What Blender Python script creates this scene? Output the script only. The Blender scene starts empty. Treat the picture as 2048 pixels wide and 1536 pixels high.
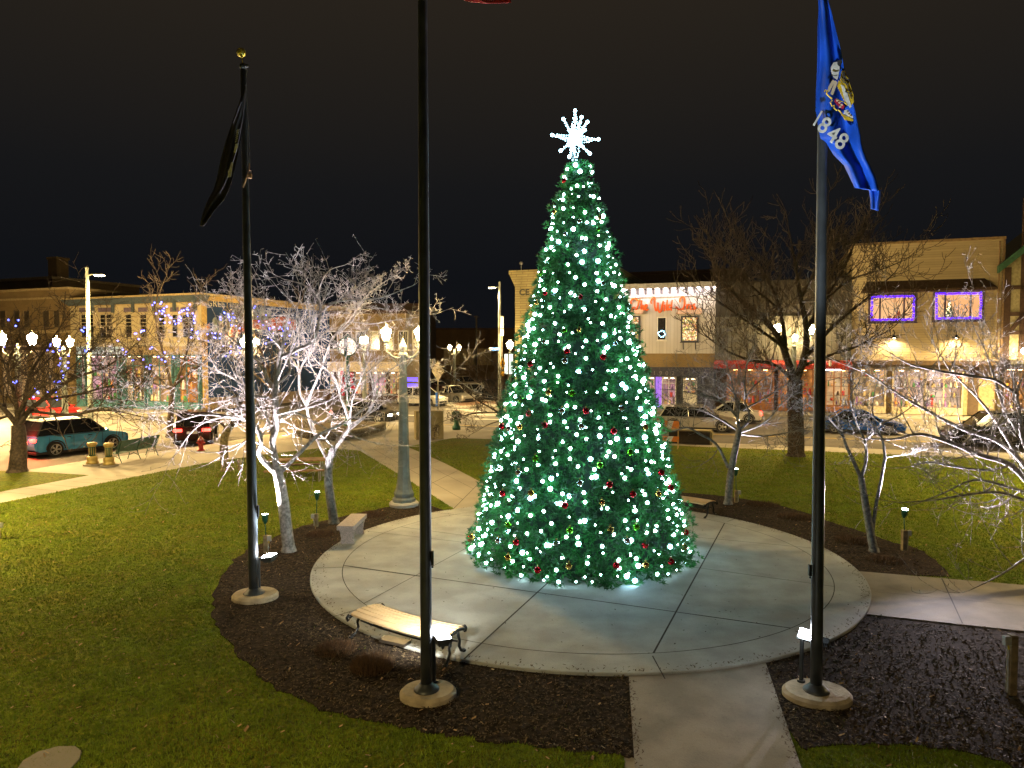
import bpy, math, random
import numpy as np
from mathutils import Vector, Matrix
R = math.radians
PI = math.pi
scene = bpy.context.scene
col = scene.collection

# ---------------------------------------------------------------- camera, sky, exposure
CAMZ, F0, PITCH = 4.7, 1420.0, R(2.5)
cam_d = bpy.data.cameras.new('camera'); cam = bpy.data.objects.new('camera', cam_d); col.objects.link(cam)
cam_d.sensor_width = 36; cam_d.lens = 36 * F0 / 2048; cam_d.clip_start = 0.05; cam_d.clip_end = 2000
cam.location = (0, 0, CAMZ); cam.rotation_euler = (R(90) - PITCH, 0, 0)
scene.camera = cam
w = bpy.data.worlds.new('World'); scene.world = w; w.use_nodes = True
nt = w.node_tree; nt.nodes.clear()
wo = nt.nodes.new('ShaderNodeOutputWorld'); bg = nt.nodes.new('ShaderNodeBackground')
tc = nt.nodes.new('ShaderNodeTexCoord'); sp = nt.nodes.new('ShaderNodeSeparateXYZ'); rp = nt.nodes.new('ShaderNodeValToRGB')
nt.links.new(tc.outputs['Generated'], sp.inputs[0]); nt.links.new(sp.outputs['Z'], rp.inputs[0])
nt.links.new(rp.outputs[0], bg.inputs[0]); nt.links.new(bg.outputs[0], wo.inputs[0])
cr = rp.color_ramp
cr.elements[0].position = 0.0; cr.elements[0].color = (.0050, .0052, .0064, 1)
cr.elements[1].position = 0.10; cr.elements[1].color = (.0046, .0052, .0068, 1)
for pos, c in ((.22, (.0072, .0073, .0080, 1)), (.36, (.0140, .0115, .0090, 1)), (.5, (.0215, .0160, .0105, 1)), (1.0, (.022, .016, .010, 1))):
    e = cr.elements.new(pos); e.color = c
bg.inputs[1].default_value = 1.0
scene.view_settings.view_transform = 'Standard'; scene.view_settings.look = 'None'
scene.view_settings.exposure = 0.2; scene.view_settings.gamma = 1.0
cy = scene.cycles
cy.use_denoising = True; cy.max_bounces = 4; cy.diffuse_bounces = 2; cy.glossy_bounces = 3; cy.transmission_bounces = 3
cy.transparent_max_bounces = 6; cy.sample_clamp_indirect = 2.0; cy.sample_clamp_direct = 0.0; cy.use_light_tree = True
cy.caustics_reflective = False; cy.caustics_refractive = False

# ---------------------------------------------------------------- measuring helpers
cp, sn = math.cos(PITCH), math.sin(PITCH)
def ray(x, y):
    v = 768 - y
    return Vector((x - 1024, F0 * cp + v * sn, -F0 * sn + v * cp))
def G(x, y, z=-.06):                     # where a sight line meets a level plane
    r = ray(x, y); t = (z - CAMZ) / r.z
    return Vector((r.x * t, r.y * t, z))
def W(x, y, Y):                          # where a sight line reaches distance Y
    r = ray(x, y); t = Y / r.y
    return Vector((r.x * t, Y, CAMZ + r.z * t))
GZ = -.06

# ---------------------------------------------------------------- materials
MATS = {}
def mat(name, c, rough=.7, metal=0., var=.25, scale=6., bump=.0, bscale=None, em=None, es=0., spec=.5, c2=None, coat=0., detail=4., trans=0.):
    if name in MATS: return MATS[name]
    m = bpy.data.materials.new(name); m.use_nodes = True; n = m.node_tree; b = n.nodes['Principled BSDF']
    b.inputs['Roughness'].default_value = rough; b.inputs['Metallic'].default_value = metal
    b.inputs['Specular IOR Level'].default_value = spec; b.inputs['Coat Weight'].default_value = coat
    t = n.nodes.new('ShaderNodeTexCoord'); ns = n.nodes.new('ShaderNodeTexNoise'); ns.inputs['Scale'].default_value = scale; ns.inputs['Detail'].default_value = detail
    n.links.new(t.outputs['Object'], ns.inputs['Vector'])
    cr = n.nodes.new('ShaderNodeValToRGB'); n.links.new(ns.outputs['Fac'], cr.inputs[0]); n.links.new(cr.outputs[0], b.inputs['Base Color'])
    c2 = c2 or tuple(x * (1 - var) for x in c)
    cr.color_ramp.elements[0].position = .36; cr.color_ramp.elements[0].color = (*c2, 1)
    cr.color_ramp.elements[1].position = .64; cr.color_ramp.elements[1].color = (*[min(1, x * (1 + var * .5)) for x in c], 1)
    if bump:
        n2 = n.nodes.new('ShaderNodeTexNoise'); n2.inputs['Scale'].default_value = bscale or scale * 6; n2.inputs['Detail'].default_value = 5
        n.links.new(t.outputs['Object'], n2.inputs['Vector'])
        bp = n.nodes.new('ShaderNodeBump'); bp.inputs['Strength'].default_value = bump; bp.inputs['Distance'].default_value = .02
        n.links.new(n2.outputs['Fac'], bp.inputs['Height']); n.links.new(bp.outputs[0], b.inputs['Normal'])
    if em: b.inputs['Emission Color'].default_value = (*em, 1); b.inputs['Emission Strength'].default_value = es
    MATS[name] = m; return m
def emis(name, c, s):
    if name in MATS: return MATS[name]
    m = bpy.data.materials.new(name); m.use_nodes = True; n = m.node_tree; b = n.nodes['Principled BSDF']
    b.inputs['Base Color'].default_value = (*[x * .8 for x in c], 1)
    b.inputs['Emission Color'].default_value = (*c, 1); b.inputs['Emission Strength'].default_value = s
    MATS[name] = m; return m
def brick(name, c1, c2, mortar, sc=1., bw=.5, rh=.25, rough=.85, msize=.02, rotx=True):
    m = bpy.data.materials.new(name); m.use_nodes = True; n = m.node_tree; b = n.nodes['Principled BSDF']; b.inputs['Roughness'].default_value = rough
    t = n.nodes.new('ShaderNodeTexCoord'); s = n.nodes.new('ShaderNodeSeparateXYZ'); cb = n.nodes.new('ShaderNodeCombineXYZ')
    ad = n.nodes.new('ShaderNodeMath'); ad.operation = 'ADD'
    n.links.new(t.outputs['Object'], s.inputs[0]); n.links.new(s.outputs['X'], ad.inputs[0]); n.links.new(s.outputs['Y'], ad.inputs[1])
    n.links.new(ad.outputs[0], cb.inputs[0]); n.links.new(s.outputs['Z'], cb.inputs[1])
    br = n.nodes.new('ShaderNodeTexBrick'); n.links.new(cb.outputs[0], br.inputs['Vector'])
    br.inputs['Color1'].default_value = (*c1, 1); br.inputs['Color2'].default_value = (*c2, 1); br.inputs['Mortar'].default_value = (*mortar, 1)
    br.inputs['Scale'].default_value = sc; br.inputs['Brick Width'].default_value = bw; br.inputs['Row Height'].default_value = rh; br.inputs['Mortar Size'].default_value = msize
    ns = n.nodes.new('ShaderNodeTexNoise'); ns.inputs['Scale'].default_value = .6; n.links.new(t.outputs['Object'], ns.inputs['Vector'])
    mx = n.nodes.new('ShaderNodeMixRGB'); mx.blend_type = 'MULTIPLY'; mx.inputs[0].default_value = .55
    n.links.new(br.outputs['Color'], mx.inputs[1]); n.links.new(ns.outputs['Fac'], mx.inputs[2]); n.links.new(mx.outputs[0], b.inputs['Base Color'])
    bp = n.nodes.new('ShaderNodeBump'); bp.inputs['Strength'].default_value = .5; bp.inputs['Distance'].default_value = .02; bp.invert = True
    n.links.new(br.outputs['Fac'], bp.inputs['Height']); n.links.new(bp.outputs[0], b.inputs['Normal'])
    MATS[name] = m; return m
def boards(name, c, pitch, axis='Z', rough=.7, dark=.55, var=.2):
    """clapboard / board cladding: a repeating profile along one object axis"""
    m = bpy.data.materials.new(name); m.use_nodes = True; n = m.node_tree; b = n.nodes['Principled BSDF']; b.inputs['Roughness'].default_value = rough
    t = n.nodes.new('ShaderNodeTexCoord'); s = n.nodes.new('ShaderNodeSeparateXYZ'); n.links.new(t.outputs['Object'], s.inputs[0])
    dv = n.nodes.new('ShaderNodeMath'); dv.operation = 'DIVIDE'; dv.inputs[1].default_value = pitch; n.links.new(s.outputs[axis], dv.inputs[0])
    fr = n.nodes.new('ShaderNodeMath'); fr.operation = 'FRACT'; n.links.new(dv.outputs[0], fr.inputs[0])
    cr = n.nodes.new('ShaderNodeValToRGB'); n.links.new(fr.outputs[0], cr.inputs[0])
    cr.color_ramp.elements[0].color = (*[x * dark for x in c], 1); cr.color_ramp.elements[0].position = .06
    cr.color_ramp.elements[1].color = (*c, 1); cr.color_ramp.elements[1].position = .16
    fl = n.nodes.new('ShaderNodeMath'); fl.operation = 'FLOOR'; n.links.new(dv.outputs[0], fl.inputs[0])
    wn = n.nodes.new('ShaderNodeTexNoise'); wn.inputs['Scale'].default_value = 1.7; n.links.new(t.outputs['Object'], wn.inputs['Vector'])
    w2 = n.nodes.new('ShaderNodeTexWhiteNoise'); w2.noise_dimensions = '1D'; n.links.new(fl.outputs[0], w2.inputs['W'])
    ad = n.nodes.new('ShaderNodeMath'); ad.operation = 'ADD'; n.links.new(wn.outputs['Fac'], ad.inputs[0]); n.links.new(w2.outputs['Value'], ad.inputs[1])
    mr = n.nodes.new('ShaderNodeMapRange'); mr.inputs['From Max'].default_value = 2; mr.inputs['To Min'].default_value = 1 - var; mr.inputs['To Max'].default_value = 1 + var * .5
    n.links.new(ad.outputs[0], mr.inputs['Value'])
    mx = n.nodes.new('ShaderNodeMixRGB'); mx.blend_type = 'MULTIPLY'; mx.inputs[0].default_value = 1; n.links.new(cr.outputs[0], mx.inputs[1]); n.links.new(mr.outputs[0], mx.inputs[2])
    n.links.new(mx.outputs[0], b.inputs['Base Color'])
    bp = n.nodes.new('ShaderNodeBump'); bp.inputs['Strength'].default_value = .6; bp.inputs['Distance'].default_value = .03
    n.links.new(fr.outputs[0], bp.inputs['Height']); n.links.new(bp.outputs[0], b.inputs['Normal'])
    MATS[name] = m; return m
def display(name, cols, strength, scale=5., floor=.05, seed=0.):
    """goods and lamps seen through a lit shop window"""
    m = bpy.data.materials.new(name); m.use_nodes = True; n = m.node_tree; b = n.nodes['Principled BSDF']
    t = n.nodes.new('ShaderNodeTexCoord'); mp = n.nodes.new('ShaderNodeMapping'); n.links.new(t.outputs['Object'], mp.inputs[0]); mp.inputs['Location'].default_value = (seed, seed, seed)
    v = n.nodes.new('ShaderNodeTexVoronoi'); v.inputs['Scale'].default_value = scale; n.links.new(mp.outputs[0], v.inputs['Vector'])
    sc = n.nodes.new('ShaderNodeSeparateColor'); n.links.new(v.outputs['Color'], sc.inputs[0])
    cr = n.nodes.new('ShaderNodeValToRGB'); cr.color_ramp.interpolation = 'CONSTANT'; n.links.new(sc.outputs[0], cr.inputs[0])
    els = cr.color_ramp.elements
    for i, c in enumerate(cols):
        e = els[i] if i < 2 else els.new(i / len(cols))
        e.position = i / len(cols); e.color = (*c, 1)
    v2 = n.nodes.new('ShaderNodeTexNoise'); v2.inputs['Scale'].default_value = scale * .8; v2.inputs['Detail'].default_value = 6; v2.inputs['Roughness'].default_value = .7; n.links.new(mp.outputs[0], v2.inputs['Vector'])
    mr = n.nodes.new('ShaderNodeMapRange'); mr.inputs['From Min'].default_value = .42; mr.inputs['From Max'].default_value = .66; mr.inputs['To Min'].default_value = floor * strength; mr.inputs['To Max'].default_value = strength
    n.links.new(v2.outputs['Fac'], mr.inputs['Value'])
    n.links.new(cr.outputs[0], b.inputs['Emission Color']); n.links.new(mr.outputs[0], b.inputs['Emission Strength'])
    b.inputs['Base Color'].default_value = (.05, .04, .03, 1); b.inputs['Roughness'].default_value = .2
    MATS[name] = m; return m

# ---------------------------------------------------------------- mesh builder
class MB:
    def __init__(s): s.v = []; s.f = []; s.mi = []
    def add(s, vs, fs, m=0):
        o = len(s.v); s.v += [tuple(p) for p in vs]; s.f += [tuple(i + o for i in f) for f in fs]; s.mi += [m] * len(fs); return s
    def box(s, c, size, M=None, m=0, taper=1.):
        x, y, z = [k / 2 for k in size]; vs = []
        for k, (a, b, d) in enumerate(((-1, -1, -1), (1, -1, -1), (1, 1, -1), (-1, 1, -1), (-1, -1, 1), (1, -1, 1), (1, 1, 1), (-1, 1, 1))):
            q = taper if d > 0 else 1.
            p = Vector((a * x * q, b * y * q, d * z))
            if M is not None: p = M @ p
            vs.append(p + Vector(c))
        return s.add(vs, [(0, 3, 2, 1), (4, 5, 6, 7), (0, 1, 5, 4), (1, 2, 6, 5), (2, 3, 7, 6), (3, 0, 4, 7)], m)
    def bb(s, lo, hi, m=0):
        return s.box([(a + b) / 2 for a, b in zip(lo, hi)], [b - a for a, b in zip(lo, hi)], m=m)
    def tube(s, pts, rad, n=8, cap=True, m=0):
        pts = [Vector(p) for p in pts]
        if not hasattr(rad, '__len__'): rad = [rad] * len(pts)
        o = len(s.v); vs = []; fs = []; prev = None
        for i, p in enumerate(pts):
            d = (pts[min(i + 1, len(pts) - 1)] - pts[max(i - 1, 0)])
            d = d.normalized() if d.length > 1e-9 else Vector((0, 0, 1))
            if prev is None: a = d.orthogonal().normalized()
            else:
                a = prev - d * prev.dot(d); a = a.normalized() if a.length > 1e-6 else d.orthogonal().normalized()
            prev = a; b = d.cross(a)
            for k in range(n):
                t = 2 * PI * k / n; vs.append(p + (a * math.cos(t) + b * math.sin(t)) * rad[i])
        for i in range(len(pts) - 1):
            for k in range(n): fs.append((i * n + k, i * n + (k + 1) % n, (i + 1) * n + (k + 1) % n, (i + 1) * n + k))
        if cap: fs += [tuple(range(n - 1, -1, -1)), tuple((len(pts) - 1) * n + k for k in range(n))]
        return s.add(vs, fs, m)
    def lathe(s, prof, c=(0, 0, 0), n=24, m=0, sx=1., sy=1.):
        c = Vector(c); vs = []; fs = []
        for r, z in prof:
            for k in range(n):
                t = 2 * PI * k / n; vs.append(c + Vector((r * math.cos(t) * sx, r * math.sin(t) * sy, z)))
        for i in range(len(prof) - 1):
            for k in range(n): fs.append((i * n + k, i * n + (k + 1) % n, (i + 1) * n + (k + 1) % n, (i + 1) * n + k))
        fs += [tuple(range(n - 1, -1, -1)), tuple((len(prof) - 1) * n + k for k in range(n))]
        return s.add(vs, fs, m)
    def sphere(s, c, r, n=12, m=0, sz=1.):
        h = max(4, n // 2)
        return s.lathe([(max(1e-4, r * math.sin(PI * i / h)), -r * math.cos(PI * i / h) * sz) for i in range(h + 1)], c, n, m)
    def prism(s, poly, z0, z1, m=0):
        n = len(poly); vs = [(p[0], p[1], z0) for p in poly] + [(p[0], p[1], z1) for p in poly]
        a = sum(poly[i][0] * poly[(i + 1) % n][1] - poly[(i + 1) % n][0] * poly[i][1] for i in range(n))
        if a < 0: vs = vs[:n][::-1] + vs[n:][::-1]
        return s.add(vs, [tuple(range(n - 1, -1, -1)), tuple(range(n, 2 * n))] + [(i, (i + 1) % n, n + (i + 1) % n, n + i) for i in range(n)], m)
    def sweep(s, poly, a, b, thick, m=0):
        """a flat outline (list of 3D points) given thickness along vector thick"""
        n = len(poly); t = Vector(thick)
        vs = [Vector(p) for p in poly] + [Vector(p) + t for p in poly]
        return s.add(vs, [tuple(range(n - 1, -1, -1)), tuple(range(n, 2 * n))] + [(i, (i + 1) % n, n + (i + 1) % n, n + i) for i in range(n)], m)
    def mesh(s, name, mats, smooth=False):
        me = bpy.data.meshes.new(name); me.from_pydata(s.v, [], s.f)
        for x in (mats if isinstance(mats, (list, tuple)) else [mats]): me.materials.append(x)
        if isinstance(mats, (list, tuple)) and len(mats) > 1: me.polygons.foreach_set('material_index', s.mi)
        if smooth: me.polygons.foreach_set('use_smooth', [True] * len(s.f))
        me.update(); return me
    def obj(s, name, mats, parent=None, smooth=False, loc=None, bev=0.):
        o = bpy.data.objects.new(name, s.mesh(name, mats, smooth)); col.objects.link(o)
        if parent is not None: o.parent = parent
        if loc is not None: o.location = loc
        if bev:
            b = o.modifiers.new('bevel', 'BEVEL'); b.width = bev; b.segments = 2; b.limit_method = 'ANGLE'
        return o
def tag(o, label=None, cat=None, group=None, kind=None):
    if label: o['label'] = label
    if cat: o['category'] = cat
    if group: o['group'] = group
    if kind: o['kind'] = kind
    return o
def thing(name, label, cat, loc=(0, 0, 0), rz=0., group=None):
    o = bpy.data.objects.new(name, None); col.objects.link(o); o.location = loc; o.rotation_euler = (0, 0, rz); o.empty_display_size = .2
    return tag(o, label, cat, group)
def dup(root, loc, rz, label, group=None):
    r = root.copy(); col.objects.link(r); r.location = loc; r.rotation_euler = (0, 0, rz); tag(r, label, None, group)
    for ch in list(root.children):
        c = ch.copy(); col.objects.link(c); c.parent = r
        for g in list(ch.children):
            d = g.copy(); col.objects.link(d); d.parent = c
    return r
def textmesh(txt, size, depth, mt, name, parent=None, M=None, shear=0., bold=0., align='LEFT', sp=1.):
    cu = bpy.data.curves.new(name, 'FONT'); cu.body = txt; cu.size = size; cu.extrude = depth; cu.shear = shear; cu.offset = bold; cu.align_x = align; cu.space_character = sp
    t = bpy.data.objects.new(name, cu); col.objects.link(t)
    dg = bpy.context.evaluated_depsgraph_get(); me = bpy.data.meshes.new_from_object(t.evaluated_get(dg))
    bpy.data.objects.remove(t); bpy.data.curves.remove(cu)
    if M is not None: me.transform(M)
    me.materials.clear(); me.materials.append(mt)
    o = bpy.data.objects.new(name, me); col.objects.link(o); o.parent = parent
    return o
def lamp(kind, loc, power, color, size=.05, target=None, angle=60, blend=.5, parent=None, name='light'):
    d = bpy.data.lights.new(name, kind); d.energy = power; d.color = color
    if kind == 'SPOT': d.spot_size = R(angle); d.spot_blend = blend; d.shadow_soft_size = size
    elif kind == 'POINT': d.shadow_soft_size = size
    o = bpy.data.objects.new(name, d); col.objects.link(o); o.location = loc
    if target is not None: o.rotation_euler = (Vector(target) - Vector(loc)).to_track_quat('-Z', 'Y').to_euler()
    if parent is not None:
        o.parent = parent; o.location = Vector(loc) - Vector(parent.location)
    return o
# recurring materials
M_conc = mat('concrete', (.40, .38, .34), .85, var=.22, scale=1.3, bump=.25, bscale=40)
M_conc2 = mat('pavement_concrete', (.25, .225, .18), .85, var=.25, scale=.7, bump=.25, bscale=30)
M_joint = mat('joint', (.035, .03, .024), .9)
M_iron = mat('black_iron', (.015, .016, .017), .4, metal=.6, var=.3)
M_pole = mat('pole_metal', (.040, .046, .050), .42, metal=.35, var=.3, scale=4)
M_galv = mat('galvanised', (.35, .35, .34), .45, metal=.8)
M_grey = mat('grey_plastic', (.42, .41, .38), .6)
M_timber = mat('post_timber', (.26, .20, .11), .85, var=.4, scale=9, bump=.3)
M_green = mat('green_cast_iron', (.015, .075, .045), .45, metal=.3)
M_green_l = mat('lamp_green', (.012, .09, .06), .45, metal=.2)
M_gold = mat('gold_paint', (.55, .36, .08), .4, metal=.6)
M_glass = mat('dark_glass', (.012, .013, .015), .08, var=.1, spec=.8)
M_black = mat('black_rubber', (.012, .012, .012), .8)
M_wht = mat('white_paint', (.72, .70, .66), .6, var=.12)
M_warm = emis('warm_lantern_glass', (1., .74, .36), 300.)
M_warm2 = emis('warm_lamp_far', (1., .74, .36), 420.)
M_red_em = emis('tail_light', (1., .03, .02), 14.)
M_white_em = emis('head_light', (1., .86, .68), 20.)
# ================================================================ the ground
def stained(name, c, c2):
    m = mat(name, c, .8, c2=c2, scale=1.5, bump=.25, bscale=55, detail=12); n = m.node_tree; bs = n.nodes['Principled BSDF']
    src = bs.inputs['Base Color'].links[0].from_socket; t = n.nodes.new('ShaderNodeTexCoord'); last = src
    for sc_, lo, hi, dk, det in ((26, .55, .72, .80, 6), (5.5, .60, .74, .78, 8), (90, .35, .6, .86, 2)):
        x = n.nodes.new('ShaderNodeTexNoise'); x.inputs['Scale'].default_value = sc_; x.inputs['Detail'].default_value = det; x.inputs['Roughness'].default_value = .65; n.links.new(t.outputs['Object'], x.inputs['Vector'])
        r = n.nodes.new('ShaderNodeMapRange'); r.inputs['From Min'].default_value = lo; r.inputs['From Max'].default_value = hi; r.inputs['To Min'].default_value = 1.; r.inputs['To Max'].default_value = dk; n.links.new(x.outputs['Fac'], r.inputs['Value'])
        mx = n.nodes.new('ShaderNodeMixRGB'); mx.blend_type = 'MULTIPLY'; mx.inputs[0].default_value = 1; n.links.new(last, mx.inputs[1]); n.links.new(r.outputs[0], mx.inputs[2]); last = mx.outputs[0]
    n.links.new(last, bs.inputs['Base Color']); return m
def slab(name, pts, top, bot, m, kind='structure'):
    b = MB(); b.prism([(p[0], p[1]) for p in pts], bot, top); return tag(b.obj(name, m), kind=kind)
def gp(*px, z=GZ): return [G(x, y, z) for x, y in px]
asphalt = mat('asphalt', (.115, .10, .082), .8, var=.22, scale=.5, bump=.3, bscale=60)
b = MB(); b.add([(-400, -150, -.2), (400, -150, -.2), (400, 700, -.2), (-400, 700, -.2)], [(0, 1, 2, 3)]); tag(b.obj('ground', asphalt), kind='structure')
S1 = Vector((.9466, -.3225, 0)); N1 = Vector((.3225, .9466, 0))      # along the far street, and away from it
# paved base of the square
kerb_r = gp((884, 851), (984, 861), (1355, 884), (1646, 894), (1817, 901), (2048, 909))
end_r = kerb_r[-1] + S1 * 30
kerb_l = gp((60, 940), (177, 921), (400, 893), (520, 872), (640, 852), (760, 843), (830, 845))
base_pts = [Vector((-60, -25, 0)), Vector((50, -25, 0)), end_r] + kerb_r[::-1] + kerb_l[::-1] + [G(60, 940) + Vector((-.5, -.87, 0)) * 12, Vector((-60, 12, 0))]
M_pave = mat('square_pavement', (.34, .31, .25), .85, var=.2, scale=.45, bump=.2, bscale=30)
slab('pavement', base_pts, -.07, -.2, M_pave)
M_kerb = mat('kerb_stone', (.42, .39, .33), .85)
b = MB()
kl = kerb_l + kerb_r + [end_r]
for p, q in zip(kl[:-1], kl[1:]):
    d = (q - p).normalized(); n = Vector((-d.y, d.x, 0))
    b.add([(*(p + n * .002).xy, -.2), (*(q + n * .002).xy, -.2), (*(q + n * .16).xy, -.2), (*(p + n * .16).xy, -.2), (*(p + n * .002).xy, -.064), (*(q + n * .002).xy, -.064), (*(q + n * .15).xy, -.066), (*(p + n * .15).xy, -.066)],
          [(4, 5, 6, 7), (0, 1, 5, 4), (2, 3, 7, 6), (1, 2, 6, 5), (3, 0, 4, 7)])
tag(b.obj('kerb', M_kerb), kind='structure')

# lawns: grass-coloured sheets
def grass_mat():
    m = bpy.data.materials.new('lawn_turf'); m.use_nodes = True; n = m.node_tree; bs = n.nodes['Principled BSDF']; bs.inputs['Roughness'].default_value = .9; bs.inputs['Specular IOR Level'].default_value = .15
    t = n.nodes.new('ShaderNodeTexCoord')
    def noise(s, d=6, dist=0):
        x = n.nodes.new('ShaderNodeTexNoise'); x.inputs['Scale'].default_value = s; x.inputs['Detail'].default_value = d; x.inputs['Distortion'].default_value = dist; n.links.new(t.outputs['Object'], x.inputs['Vector']); return x
    a, c, e = noise(1.1, 5, .6), noise(12, 6), noise(70, 3)
    r1 = n.nodes.new('ShaderNodeValToRGB'); n.links.new(a.outputs['Fac'], r1.inputs[0])
    r1.color_ramp.elements[0].position = .3; r1.color_ramp.elements[0].color = (.17, .175, .010, 1); r1.color_ramp.elements[1].position = .7; r1.color_ramp.elements[1].color = (.13, .205, .010, 1)
    r2 = n.nodes.new('ShaderNodeValToRGB'); n.links.new(c.outputs['Fac'], r2.inputs[0])
    r2.color_ramp.elements[0].position = .3; r2.color_ramp.elements[0].color = (.3, .3, .25, 1); r2.color_ramp.elements[1].position = .72; r2.color_ramp.elements[1].color = (1.35, 1.25, 1.1, 1)
    r3 = n.nodes.new('ShaderNodeValToRGB'); n.links.new(e.outputs['Fac'], r3.inputs[0])
    r3.color_ramp.elements[0].position = .3; r3.color_ramp.elements[0].color = (.45, .45, .4, 1); r3.color_ramp.elements[1].position = .7; r3.color_ramp.elements[1].color = (1.4, 1.35, 1.2, 1)
    m1 = n.nodes.new('ShaderNodeMixRGB'); m1.blend_type = 'MULTIPLY'; m1.inputs[0].default_value = 1; n.links.new(r1.outputs[0], m1.inputs[1]); n.links.new(r2.outputs[0], m1.inputs[2])
    m2 = n.nodes.new('ShaderNodeMixRGB'); m2.blend_type = 'MULTIPLY'; m2.inputs[0].default_value = 1; n.links.new(m1.outputs[0], m2.inputs[1]); n.links.new(r3.outputs[0], m2.inputs[2])
    n.links.new(m2.outputs[0], bs.inputs['Base Color'])
    bp = n.nodes.new('ShaderNodeBump'); bp.inputs['Strength'].default_value = .8; bp.inputs['Distance'].default_value = .03; n.links.new(e.outputs['Fac'], bp.inputs['Height']); n.links.new(bp.outputs[0], bs.inputs['Normal'])
    return m
M_turf = grass_mat()
PC, PR, PRI = Vector((1.58, 16.25, 0)), 6.02, 5.36
lawn_l = gp((-500, 1105), (0, 1006), (200, 967), (415, 925), (545, 907), (650, 895), (719, 901), (812, 957), (907, 1017)) + [Vector((1.0, 19, 0)), Vector((1.5, 16, 0)), Vector((1.75, 12, 0)), Vector((1.3, 8, 0)), Vector((.6, 3, 0)), Vector((0, -20, 0)), Vector((-45, -20, 0)), Vector((-45, 5, 0))]
slab('lawn', lawn_l, GZ, -.15, M_turf)
lawn_r = gp((815, 893), (905, 876), (1050, 880), (1349, 891), (1646, 903), (1859, 912), (2048, 920)) 
lawn_r += [lawn_r[-1] + S1 * 25, Vector((45, -20, 0)), Vector((3.0, -20, 0)), Vector((3.0, 8, 0)), Vector((3.8, 11, 0)), Vector((3, 16, 0)), Vector((2, 19, 0))] + gp((961, 963), (888, 925))
slab('lawn', lawn_r, GZ, -.15, M_turf)
slab('lawn', gp((-300, 925), (0, 941), (60, 943), (177, 950), (60, 972), (0, 983), (-300, 1040)), GZ, -.15, M_turf)

# mulch beds round the plaza
M_mulch = mat('mulch', (.040, .029, .021), .95, c2=(.012, .009, .007), scale=14, bump=.15, bscale=60, detail=8, spec=.05)
def ringpts(r, a0, a1, n=60, c=PC): return [c + Vector((math.cos(a0 + (a1 - a0) * i / n) * r, math.sin(a0 + (a1 - a0) * i / n) * r, 0)) for i in range(n + 1)]
def smooth_poly(pts, k=4):
    out = []; n = len(pts)
    for i in range(n):
        p0, p1, p2, p3 = pts[(i - 1) % n], pts[i], pts[(i + 1) % n], pts[(i + 2) % n]
        for j in range(k):
            t = j / k; out.append(.5 * ((2 * p1) + (p2 - p0) * t + (2 * p0 - 5 * p1 + 4 * p2 - p3) * t * t + (3 * p1 - p0 - 3 * p2 + p3) * t ** 3))
    return out
mul_l_px = [(840, 1003), (790, 1012), (700, 1030), (610, 1052), (540, 1080), (470, 1120), (430, 1190), (440, 1260), (520, 1350), (640, 1420), (800, 1455), (960, 1480), (1130, 1500), (1262, 1512), (1300, 1512), (1300, 1365)]
def bumpy(pts, amp, seed):
    rr = random.Random(seed); return [p + Vector((rr.uniform(-amp, amp), rr.uniform(-amp, amp), 0)) for p in pts]
def open_smooth(pts, k=5):
    out = []
    for i in range(len(pts) - 1):
        p0, p1, p2, p3 = pts[max(i - 1, 0)], pts[i], pts[i + 1], pts[min(i + 2, len(pts) - 1)]
        for j in range(k):
            t = j / k; out.append(.5 * ((2 * p1) + (p2 - p0) * t + (2 * p0 - 5 * p1 + 4 * p2 - p3) * t * t + (3 * p1 - p0 - 3 * p2 + p3) * t ** 3))
    out.append(pts[-1]); return out
ml = bumpy(open_smooth([G(*p) for p in mul_l_px], 8), .055, 4)
MZ = -.045
slab('mulch_bed', ml + [PC.copy()], MZ, -.14, M_mulch)
mr_px = [(1345, 985), (1440, 992), (1560, 1012), (1680, 1050), (1780, 1083), (1850, 1105), (1905, 1155)]
mr_ = bumpy(open_smooth([G(*p) for p in mr_px], 8), .05, 5)
slab('mulch_bed', mr_ + [G(1750, 1150), PC.copy()], MZ, -.14, M_mulch)
mf_px = [(1600, 1500), (1760, 1490), (1900, 1500), (2080, 1545), (2300, 1560)]
mf_ = bumpy(open_smooth([G(*p) for p in mf_px], 8), .05, 6)
slab('mulch_bed', mf_ + [G(2600, 1320), PC + Vector((3, 0, 0))] + [G(1500, 1345)], MZ, -.14, M_mulch)
MULCH = [ml + [PC.copy()], mr_ + [G(1750, 1150), PC.copy()], mf_ + [G(2600, 1320), PC + Vector((3, 0, 0)), G(1500, 1345)]]

# walks
M_walk = stained('walk_concrete', (.27, .24, .195), (.20, .18, .145))
walk_f = [G(1258, 1358, -.03), G(1270, 1536, -.03)]; wfr = [G(1535, 1336, -.03), G(1603, 1536, -.03)]
dl, dr = (walk_f[1] - walk_f[0]).normalized(), (wfr[1] - wfr[0]).normalized()
WF = [walk_f[0] - dl * 1.5, walk_f[0] + dl * 14, wfr[0] + dr * 14, wfr[0] - dr * 1.5]
slab('front_walk', WF, -.03, -.13, M_walk)
r0, r1, r2, r3 = G(1750, 1145, -.03), G(2048, 1170, -.03), G(2048, 1262, -.03), G(1752, 1230, -.03)
de, df = (r1 - r0).normalized(), (r2 - r3).normalized()
WR = [r0 - de * 1.2, r1 + de * 20, r2 + df * 20, r3 - df * 1.2]
slab('side_walk', WR, -.03, -.13, M_walk)
# plaza disc
b = MB(); b.lathe([(PR - .03, -.12), (PR, -.10), (PR, -.012), (PR - .015, 0)], PC, 160); 
M_plaza = stained('plaza_concrete', (.35, .365, .345), (.295, .305, .285))
tag(b.obj('plaza', M_plaza), kind='structure')
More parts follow.
